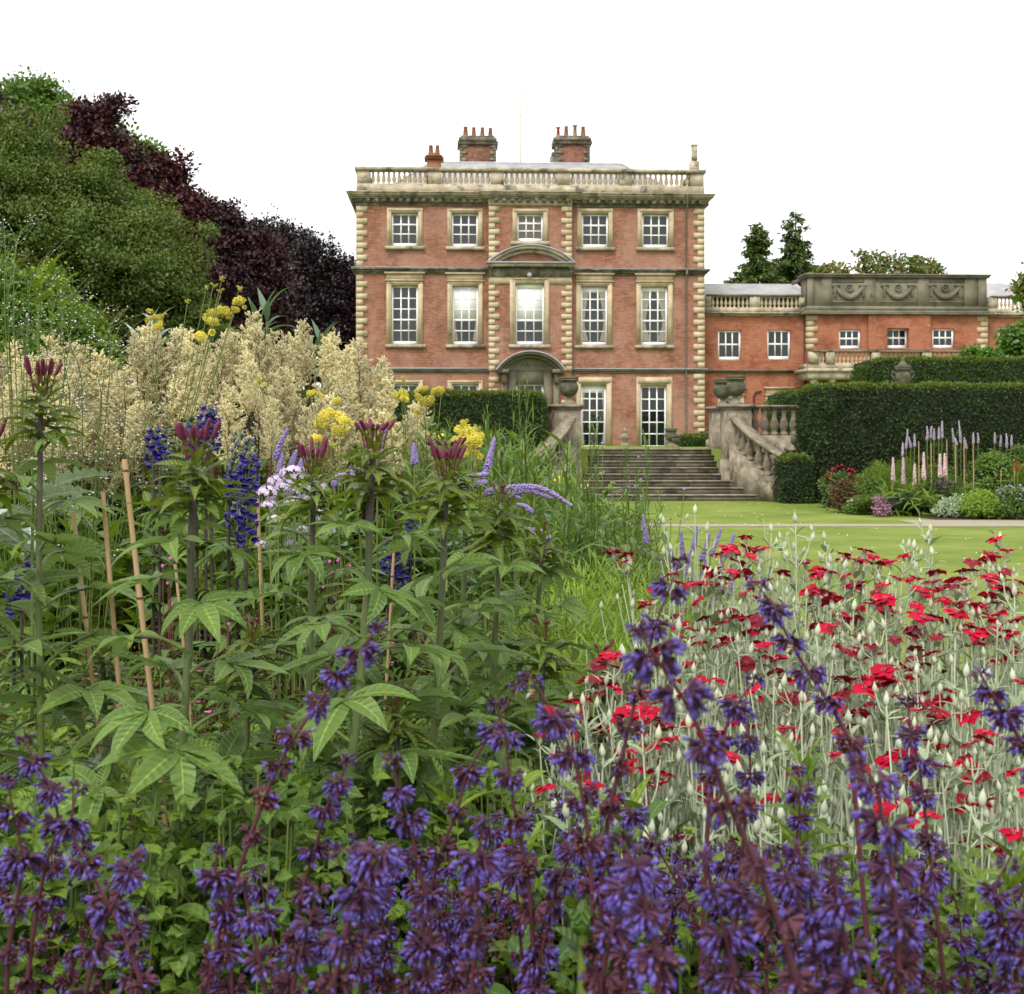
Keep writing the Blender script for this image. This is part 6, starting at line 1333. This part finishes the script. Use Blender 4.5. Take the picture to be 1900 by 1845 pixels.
# ---- phlox
def five(R, n, seed, mat, k=5, w=.7, s=.013, flat=.7):
    rg = np.random.default_rng(seed); random.seed(seed); mb = MB(); T = leaf_t(1, w, 3, .3, .05)
    for i in range(n):
        nrm = norm(rg.normal(0, 1, 3)[None] + [[0, -.6, .6]])[0]; c = nrm * R * [1, 1, flat] * U(.75, 1); u_ = norm(np.cross(nrm, [.3, .2, 1])[None])[0]; v_ = np.cross(nrm, u_)
        D = np.array([u_ * math.cos(a) + v_ * math.sin(a) for a in np.arange(k) * 6.283 / k]); mb.many(T, frames(D, np.tile(nrm, (k, 1)), scale=np.full(k, s)), np.tile(c, (k, 1)))
    return mb.mesh('flower_head', M[mat], True)
PH = [five(.05, 26, s, 'phlox') for s in range(2)]; random.seed(4)
def headed(name, label, cat, heads, d, bx, stem='stem_green', leaf='leaf_mid', group=None, meshes=PH, ref=.06, sr=.0022):
    X = (bx - 950) * d / F; t = thing(name, label, cat, (X, d, 0), 0, group); st = MB(); fo = MB()
    for px, py, r in heads:
        c = np.array(P(px, py, d)) - [X, d, 0]; inst(random.choice(meshes), 'flower_head', t, tuple(c), (0, 0, U(-.5, .5)), r / F * d / ref); q = smooth_path([(c[0] * .3, 0, 0), (c[0] * .8, 0, c[2] * .6), c - [0, 0, .01]], 4); st.tube(q, sr, 5)
        for k in range(10): p = q[int((.3 + .065 * k) * (len(q) - 1))]; a = k * 1.57; fo.many(random.choice(TL_L), frames(np.array([[math.cos(a), math.sin(a), .4]]), None, .2, np.array([.09])), p[None])
    st.build('stems', M[stem], t, True); fo.build('foliage', M[leaf], t, True)
headed('phlox', 'pale lilac phlox between blue monkshood and third spider flower', 'phlox', [(545, 882, 26), (500, 915, 22), (530, 905, 24), (515, 895, 20), (560, 910, 24), (575, 930, 20), (548, 935, 20), (500, 938, 16), (590, 905, 18)], 3.3, 540, ref=.046)
headed('phlox', 'lower pale phlox behind the third spider flower stem', 'phlox', [(525, 990, 18), (485, 1012, 13), (560, 985, 14), (595, 960, 20), (610, 985, 14), (540, 1010, 13), (510, 965, 14)], 3.4, 550, ref=.046)

# ---- lilac spikes (upright and arching), small purple heads, pink dots
def lspike(pts, r0, mb, mi=0, rg=RNG):
    q = smooth_path(pts, 6); k = len(q); n = int(k * 26)
    f = rg.uniform(0, 1, n); idx = f * (k - 1); c = np.stack([np.interp(idx, np.arange(k), q[:, i]) for i in range(3)], -1); rr = r0 * (1 - .75 * f); off = norm(rg.normal(0, 1, (n, 3))) * rr[:, None]
    mb.many(OCT, np.tile(np.eye(3) * r0 * .42, (n, 1, 1)), c + off, mi); mb.tube(q, r0 * .35, 5, 1)
def spikes(name, label, cat, sp, d, r0, mats=('lilac', 'lilac_dull'), group=None, leaf=True):
    X = (sp[0][0][0] - 950) * d / F; t = thing(name, label, cat, (X, d, 0), 0, group); st = MB(); fo = MB()
    for pts in sp:
        W_ = [np.array(P(px, py, d)) - [X, d, 0] for px, py in pts]; mb = MB(); lspike(W_, r0, mb); mb.build('flower_spike', [M[mats[0]], M[mats[1]]], t)
        b = W_[0]; q = smooth_path([(b[0] * .6, 0, 0), (b[0] * .9, 0, b[2] * .6), b], 4); st.tube(q, .003 * max(1, d / 8), 5)
        if leaf:
            for k in range(6):
                c = q[int((.4 + .1 * k) * (len(q) - 1))]
                for w in range(5): a = w * 1.257 + k; fo.many(random.choice(TL_N), frames(np.array([[math.cos(a), math.sin(a), .1]]), scale=np.array([.1])), c[None])
    st.build('stems', M['stem_green'], t, True)
    if leaf: fo.build('foliage', M['leaf_mid'], t, True)
GV = 'lilac flower spikes in the left border'
spikes('lilac_spike_plant', 'upright lilac spikes left of the pale phlox and third spider flower', 'lilac spike flower', [[(512, 850), (520, 825), (533, 797)], [(516, 890), (520, 862), (524, 845)], [(540, 870), (545, 850), (549, 838)], [(556, 870), (560, 858), (563, 848)]], 3.9, .010, group=GV)
spikes('lilac_spike_plant', 'single lilac spike behind the fourth spider flower crown', 'lilac spike flower', [[(700, 830), (708, 815), (717, 798)]], 3.6, .010, group=GV)
spikes('lilac_spike_plant', 'short hairy lilac spike between fourth and fifth spider flowers', 'lilac spike flower', [[(769, 858), (769, 842), (768, 825)]], 3.6, .010, group=GV)
spikes('lilac_spike_plant', 'tall narrow lilac spike right of the yellow tufts', 'lilac spike flower', [[(905, 868), (910, 845), (917, 815)], [(895, 885), (900, 878), (905, 866)]], 3.7, .010, group=GV)
spikes('arching_spike_plant', 'long lilac spikes arching right toward the stone steps', 'lilac spike flower', [[(920, 912), (960, 904), (1010, 908), (1060, 938)], [(900, 915), (930, 908), (965, 925)], [(840, 895), (870, 885), (905, 880)], [(930, 925), (975, 910), (1025, 925)], [(860, 905), (900, 895), (880, 900)]], 3.6, .009)
spikes('lilac_spike_plant', 'lavender spikes low behind the fifth spider flower', 'lilac spike flower', [[(985, 950), (975, 940), (960, 936)], [(1020, 1000), (1000, 985), (970, 980)], [(660, 905), (655, 885), (650, 868)], [(620, 900), (625, 885), (640, 880)]], 3.9, .008, group=GV)
NS = [[(x, y), (x + dx, y - 25), (x + dx * 1.6, y - 48)] for x, y, dx in [(1268, 1035, -3), (1285, 1025, 5), (1300, 1040, 10), (1318, 1030, 12), (1255, 1060, -8), (1275, 1075, 2), (1300, 1085, 6), (1325, 1090, 10), (1340, 1040, 14), (1310, 1120, 4), (1330, 1115, 10), (1290, 1110, -2), (1350, 1110, 8), (1200, 1005, -4)]]
spikes('catmint', 'hazy lavender catmint behind the left red campions', 'catmint', NS, 4.6, .009)
HB = [five(.022, 14, 3, 'lilac', s=.009)]
headed('tall_verbena', 'tall wiry verbena with small violet heads beside the steps', 'verbena', [(1036, 810, 5), (1118, 823, 5), (1185, 848, 4), (1165, 864, 4), (1165, 905, 7), (1189, 890, 4), (1270, 908, 5), (1190, 922, 5), (1052, 948, 6), (1055, 962, 6), (1157, 893, 4), (1185, 937, 4)], 6.0, 1120, leaf='leaf_narrow', meshes=HB, ref=.028)
MD = [tuft(.02, 50, 2).mesh('flower_head', M['maroon'])]
headed('burnet', 'wiry burnet with tiny maroon heads left of the bud stalks', 'burnet', [(1200, 964, 4), (1245, 964, 4), (1236, 983, 4), (1175, 950, 4), (1163, 965, 4), (1150, 985, 4), (1215, 978, 3)], 4.8, 1200, meshes=MD, ref=.026)
YF = [five(.05, 30, 6, 'yellow', s=.014)]
headed('yellow_daisy_plant', 'low yellow flowered plant in front of the lowest steps', 'yellow flower', [(1040, 890, 12), (1062, 895, 13), (1085, 902, 10), (1025, 893, 9)], 14, 1060, meshes=YF, ref=.06)
headed('yellow_daisy_plant', 'low bright yellow flowers half hidden left of the big yellow tuft', 'yellow flower', [(780, 805, 10), (800, 808, 12), (820, 810, 10), (850, 800, 9)], 8, 800, meshes=YF, ref=.06)
WF = [five(.008, 3, 5, 'pink', s=.016)]
headed('red_stemmed_campion', 'wiry plant with scattered magenta flowers by the second spider flower', 'pink flower', [(316, 1036, 6), (302, 1050, 6), (315, 1067, 6), (312, 1082, 6), (320, 1120, 4), (408, 1130, 6), (424, 1140, 6), (425, 1158, 6)], 3.2, 330, 'stem_red', meshes=WF, ref=.026, sr=.0011)
headed('red_stemmed_campion', 'wiry plant with magenta flowers between third and fourth spider flowers', 'pink flower', [(612, 1042, 6), (628, 1040, 7), (616, 1060, 7), (650, 1050, 5), (600, 1090, 4)], 3.2, 620, 'stem_red', meshes=WF, ref=.026, sr=.0011)

# ---- sea kale haze of tiny white flowers at the left
def haze_plant(label, bx, d, ends):
    X = (bx - 950) * d / F; t = thing('sea_kale', label, 'sea kale', (X, d, 0), 0, 'sea kale sprays'); st = MB(); fl = MB(); dots = []
    for px, py in ends:
        e = np.array(P(px, py, d + U(-.3, .3))) - [X, d, 0]; q = smooth_path([(0, 0, 0), (e[0] * .35, 0, e[2] * .6), (e[0] * .75, 0, e[2] * .92), e], 6); st.tube(q, np.linspace(.003, .001, len(q)), 4)
        for i in range(10):
            f = int(U(.5, 1) * (len(q) - 1)); c = q[f]; dv = rdir(1, -.1, .8)[0] * U(.08, .22); st.tube([c, c + dv * .5 + (0, 0, .01), c + dv], .001, 3); n = random.randint(1, 2); dots.append(c + dv + RNG.normal(0, .012, (n, 3))); dots.append(c + dv * .6 + RNG.normal(0, .015, (2, 3)))
    dd = np.concatenate(dots); fl.many(OCT, np.eye(3)[None] * RNG.uniform(.0020, .0045, len(dd))[:, None, None] * np.array([1, 1, .6]), dd); fl.build('flowers', M['white_fl'], t)['kind'] = 'stuff'; st.build('stems', M['stem_green'], t, True)
haze_plant('airy spray of tiny white flowers across the yellow green conifer', 40, 4.6, [(30, 490), (60, 505), (75, 560), (125, 515), (135, 520), (95, 600), (50, 620), (160, 640), (20, 650), (10, 700), (120, 690), (200, 620), (-20, 560), (70, 405), (45, 440), (5, 400)])
haze_plant('airy spray of tiny white flowers before the left plumes', 150, 4.2, [(170, 560), (225, 625), (130, 640), (60, 660), (180, 690), (230, 720), (90, 720), (140, 760), (210, 790), (250, 840), (60, 790), (110, 830), (180, 850), (300, 760)])
# ---- big silvery thistle leaves
def thistle(label, px, py, d, n, L):
    T = [leaf_t(1, .36, 22, dd, .35, p=.9, wave=.05, lobes=1) for dd in (.3, .8, 1.3)]; c0 = np.array(P(px, py, d)); t = thing('silver_thistle', label, 'thistle', (c0[0], d, 0), 0, 'big silver leaved thistles'); mb = MB(); st = MB(); st.tube([(0, 0, 0), (0, 0, c0[2])], .004, 6)
    for i in range(n): a = i * 2.4 + 4; d_ = np.array([[math.cos(a), math.sin(a), U(.1, .8)]]); mb.many(random.choice(T), frames(d_, None, .4, np.array([L * U(.8, 1.1)])), np.array([[0, 0, c0[2] * U(.85, .97)]]))
    mb.build('foliage', M['leaf_silver'], t, True); st.build('stem', M['stem_green'], t, True)
thistle('silver white jagged thistle leaves behind the far left stem', 60, 885, 3.3, 10, .21); thistle('silver jagged thistle leaves below the left cane', 105, 1430, 2.3, 5, .15); thistle('silver jagged thistle leaves low by the second spider flower stem', 225, 1560, 2.0, 6, .14)
thistle('silver jagged thistle leaves behind the bottom left sage', 20, 1590, 2.0, 5, .14)
leafy_shoots('lime_shoot', 'lime green leafy shoot among the silver campion stalks', 'shoot', [(1492, 1425), (1478, 1520)], .075, .018, 'leaf_lime', 1.75, 'lime shoots', n=12)
leafy_shoots('lime_shoot', 'lime green leafy shoot at the lower right edge', 'shoot', [(1872, 1640), (1850, 1690)], .08, .018, 'leaf_lime', 1.5, 'lime shoots', n=12)
leafy_shoots('broad_leaf_shoot', 'small dark round leaved shoot at the bottom centre', 'shoot', [(1082, 1730)], .035, .026, 'leaf_deep', 1.2, n=7)

# ---- bees
def bee(label, px, py, d):
    c = P(px, py, d); t = thing('bee', label, 'bee', tuple(c), .6); mb = MB(); mb.lathe([(0, -.007), (.0026, -.004), (.0034, 0), (.0028, .004), (0, .006)], n=8); mb.build('body', M['bee'], t, True)
    mb = MB(); mb.lathe([(0, .0055), (.002, .007), (.0016, .0095), (0, .0105)], n=8); mb.build('head', M['stem_dark'], t, True); w = MB()
    for s in (-1, 1): w.many(leaf_t(1, .4, 3, .1), frames(np.array([[s * .8, 0, -.6]]), scale=np.array([.0095])), np.array([[0, -.002, .003]]))
    w.build('wings', M['lead'], t)
m, n, out = newmat('bee_stripes'); tc = n.nodes.new("ShaderNodeTexCoord"); sp_ = n.nodes.new("ShaderNodeSeparateXYZ"); n.links.new(tc.outputs['Object'], sp_.inputs[0])
b = n.nodes.new("ShaderNodeBsdfPrincipled"); n.links.new(ramp(n, math_(n, 'SINE', math_(n, 'MULTIPLY', sp_.outputs[2], 2200)), [(.4, (.02, .015, .01)), (.6, (.35, .18, .04))]), b.inputs['Base Color']); n.links.new(b.outputs[0], out.inputs[0]); M['bee'] = m
bee('striped bee hanging under a sage whorl among the campions', 1466, 1205, 1.27); bee('striped bee on the leaning sage tip left of the campions', 986, 1288, 1.17)

# ------------------------------------------------------------------ right flower border
def clumpy(name, label, cat, px, yt, w, d, mat, leaf=.08, group=None, rc=.16, dens=.8, tpl=None, fl=None):
    h = EYE + (HY - yt) * d / F; X = (px - 950) * d / F; rx = w * d / F / 2; t = thing(name, label, cat, (X, d, 0), 0, group); mb = MB()
    cloud(mb, [(0, 0, h * .48, rx, rx, h * .5), (rx * .3, -.1, h * .38, rx * .75, rx * .7, h * .42), (-rx * .4, -.1, h * .36, rx * .7, rx * .7, h * .4)], leaf, rc, dens, tpl=tpl, core=True, shell=(.55, 1.0))
    mb.build('foliage', [M[mat], M['dark_core']], t)
    if fl:
        m_, nf, s = fl; q = MB().many(OCT, np.eye(3)[None] * s, np.zeros((1, 3))).mesh('flower', M[m_]); dr = rdir(nf, .1, 1); p = dr * np.array([rx, rx, h * .52]) * RNG.uniform(.9, 1.12, (nf, 1)) + [0, 0, h * .48]; [inst(q, 'flower', t, tuple(v), (U(0, 3), U(0, 3), 0), U(.6, 1.1)) for v in p]
    return t
GB = 'plants of the right flower border'
LG = leaf_t(1, .12, 4, 1.2)
clumpy('rose_bush', 'dark bush dotted with crimson flowers before the big hedge', 'rose bush', 1563, 868, 78, 29.5, 'leaf_deep', .09, GB, fl=('red_dark', 42, .055))
clumpy('garden_shrub', 'rusty tinged bush left of the mid green one', 'shrub', 1565, 884, 48, 27.5, 'rusty', .06, GB)
clumpy('garden_shrub', 'mid green leafy bush right of the rusty bush', 'shrub', 1613, 876, 58, 27.5, 'leaf_narrow', .07, GB)
clumpy('catmint', 'little lavender catmint at the border edge', 'catmint', 1634, 912, 14, 26, 'lilac_dull', .05, GB)
clumpy('feathery_perennial', 'soft green feathery bush behind the day lilies', 'shrub', 1655, 872, 60, 28, 'leaf_mid', .07, GB)
clumpy('day_lily', 'arching light green clump of strappy leaves', 'day lily', 1677, 905, 92, 26.3, 'leaf_lime', .38, GB, .3, 1.4, LG)
clumpy('purple_leaved_plant', 'nearly black purple leaved plant right of the strappy clump', 'shrub', 1738, 892, 52, 26.6, 'purple_lf', .08, GB)
clumpy('lavender_cotton', 'silvery grey cushion beside the dark purple plant', 'shrub', 1768, 924, 66, 25.6, 'silver_leaf', .05, GB)
clumpy('feathery_perennial', 'wide bright green fine leaved cushion at border front', 'shrub', 1828, 912, 96, 25.3, 'feather', .06, GB)
clumpy('aster', 'green cushion with violet flowers at the right edge', 'aster', 1885, 903, 84, 25.1, 'leaf_narrow', .06, GB, fl=('lilac', 90, .035))
clumpy('garden_shrub', 'tall hazy green fennel like bush by the right edge', 'shrub', 1845, 822, 110, 28.2, 'leaf_narrow', .07, GB, dens=.5)
clumpy('garden_shrub', 'tall green bush cut off by the right edge', 'shrub', 1905, 815, 70, 28.6, 'leaf_mid', .07, GB, dens=.6)
clumpy('garden_shrub', 'green leafy clump under the lilac spires', 'shrub', 1735, 862, 90, 28.8, 'leaf_mid', .08, GB)
clumpy('garden_shrub', 'low pinkish green plant at the border front below rusty bush', 'shrub', 1590, 926, 40, 26.8, 'leaf_narrow', .05, GB, fl=('palepink', 14, .03))
spikes('lilac_spire', 'lilac spires standing highest over the pink and white spires', 'spire flower', [[(1727, 812), (1728, 796), (1729, 780 + 12)], [(1720, 816), (1721, 804), (1720, 792)], [(1748, 812), (1748, 796), (1748, 782)], [(1742, 814), (1742, 804), (1742, 794)], [(1733, 816), (1733, 806), (1733, 796)]], 28.2, .026, ('pale_lilac', 'stem_green'), GB)
spikes('lilac_spire', 'lilac spires at the left end of the spires group', 'spire flower', [[(1681, 832), (1683, 815), (1684, 797)], [(1697, 828), (1697, 815), (1697, 806)], [(1675, 845), (1675, 832), (1675, 822)], [(1690, 830), (1688, 820), (1686, 812)]], 28.2, .026, ('pale_lilac', 'stem_green'), GB)
spikes('lilac_spire', 'lilac spires with a tall curved tip beside the right canes', 'spire flower', [[(1783, 822), (1781, 800), (1779, 782)], [(1770, 820), (1768, 805), (1767, 795)], [(1793, 832), (1791, 820), (1789, 812)], [(1775, 825), (1772, 815), (1768, 812)]], 28.2, .026, ('pale_lilac', 'stem_green'), GB)
spikes('lilac_spire', 'faint lilac spires in the hazy green by the right edge', 'spire flower', [[(1806, 822), (1806, 812), (1806, 804)], [(1815, 822), (1815, 812), (1814, 804)], [(1856, 828), (1857, 815), (1857, 808)], [(1868, 830), (1868, 815), (1867, 805)], [(1877, 828), (1877, 815), (1877, 808)], [(1846, 822), (1846, 812), (1846, 804)]], 28, .024, ('pale_lilac', 'stem_green'), GB)
for i, (px, y0, y1) in enumerate([(1657, 892, 850), (1676, 897, 850), (1697, 908, 862), (1714, 888, 840), (1744, 884, 843), (1753, 882, 842)]):
    nm = ['leftmost pink and white spire by the big hedge', 'second pink and white spire from the left', 'lowest pink and white spire over the strappy leaves', 'tallest slender pink and white spire', 'left of the twin pink and white spires at right', 'right of the twin pink and white spires'][i]
    spikes('pink_spire', nm, 'spire flower', [[(px, y0), (px, (y0 + y1) / 2), (px, y1)]], 26.9, .04, ('palepink', 'stem_red'), 'pink and white flower spires', False)
for i, (x, y0, y1, lb) in enumerate([(1705, 818, 885, 'cane right of the leftmost lilac spires'), (1728, 822, 880, 'cane under the middle lilac spires'), (1757, 815, 882, 'cane right of the highest lilac spires'), (1773, 822, 890, 'cane left of the tallest far cane'), (1789, 815, 890, 'tall orange cane of the far border'), (1806, 820, 880, 'cane at the hazy green bush'), (1857, 870, 905, 'short thick orange stake in the far border'), (1882, 868, 898, 'short orange stake nearest the right edge')]): cane(lb, x, y0, x, y1, 27.6, .011)
t = thing('dahlia', 'single red dahlia at the right edge of the far border', 'dahlia', (P(1888, 865, 27).x, 27, 0)); inst(tuft(.07, 300, 4).mesh('flower_head', M['red']), 'flower_head', t, (0, 0, P(1888, 865, 27).z), sc=1.6); mb = MB(); mb.tube([(0, 0, 0), (0, 0, P(1888, 865, 27).z)], .012, 5); mb.build('stem', M['stem_green'], t)

# ------------------------------------------------------------------ trees behind the wing
def conifer(label, px, yt, d, slope_, h0=0, sparse=0):
    top = P(px, yt, d); t = thing('conifer', label, 'conifer', (top.x, d, TER), 0, 'conifers behind the wing'); H = top.z - TER; mb = MB(); st = MB(); st.tube([(0, 0, 0), (.1, 0, H * .5), (0, 0, H)], [.3, .18, .02], 7); T = card_t(1, .45); z = .3; P_, D_ = [], []
    while z < H - 2:
        r = slope_ * z ** .85 * (1 + .25 * math.sin(z * 1.7)); 
        for k in range(4 if z > sparse else random.choice((1, 2))):
            a = U(0, 6.28); L = r * U(.55, 1.1); m = max(8, int(L * 60)); s = RNG.uniform(.1, 1, m); p = np.stack([np.cos(a) * L * s, np.sin(a) * L * s, H - z - .25 * L * s + .15 * L * s ** 2], -1) + RNG.normal(0, .12, (m, 3)) * [1, 1, .7]; P_.append(p); D_.append(np.stack([np.full(m, math.cos(a)), np.full(m, math.sin(a)), np.full(m, -.7)], -1) + RNG.normal(0, .5, (m, 3)))
            st.tube([(0, 0, H - z), (math.cos(a) * L, math.sin(a) * L, H - z - .1 * L)], [.03, .01], 3)
        z += .16
    P_ = np.concatenate(P_); D_ = np.concatenate(D_); mb.many(T, frames(D_, None, .6, RNG.uniform(.2, .42, len(P_))), P_); mb.build('crown', M['conifer'], t); st.build('trunk', M['bark'], t)
conifer('shorter conifer left of the taller one behind the wing roof', 1404, 410, 92, .62); conifer('taller conifer with a bare thin tip behind the wing roof', 1476, 386, 95, .60, sparse=2.2)
G2 = 'trees behind the wing'
tree('garden_tree', 'sparse pale olive tree crown showing over the carved attic', 'tree', (22, 78), [ell(1620, 495, 34, 24, 78), ell(1660, 495, 28, 22, 78), ell(1635, 500, 20, 14, 78), ell(1598, 478, 12, 10, 78)], .28, .45, ['pale_tree', 'tree_green'], .35, .2, G2, core=False)
tree('garden_tree', 'pale olive tree crown right of the sparse one over the attic', 'tree', (24.6, 78), [ell(1712, 500, 30, 16, 78), ell(1700, 490, 16, 14, 78), ell(1735, 505, 14, 12, 78)], .28, .4, ['pale_tree', 'tree_green'], .35, .2, G2, core=False)
tree('garden_tree', 'low pale tree crown right beside the conifers', 'tree', (19.3, 80), [ell(1535, 505, 26, 12, 80), ell(1560, 500, 16, 12, 80)], .28, .4, ['pale_tree', 'conifer'], .4, .2, G2, core=False)
tree('garden_tree', 'yellowish tree cut by the right edge above the wing roof', 'tree', (22.5, 56), [ell(1900, 540, 18, 32, 56), ell(1925, 520, 30, 40, 56)], .2, .4, ['pale_tree', 'tree_bright'], .5, .2, G2)
tree('garden_tree', 'glossy bright green tree at the right edge before the wing', 'tree', (19, 48.5), [ell(1885, 632, 32, 32, 48), ell(1920, 630, 40, 40, 48), ell(1800, 655, 12, 8, 48), ell(1830, 658, 20, 8, 48)], .2, .35, ['magnolia'], .8, .15, G2)
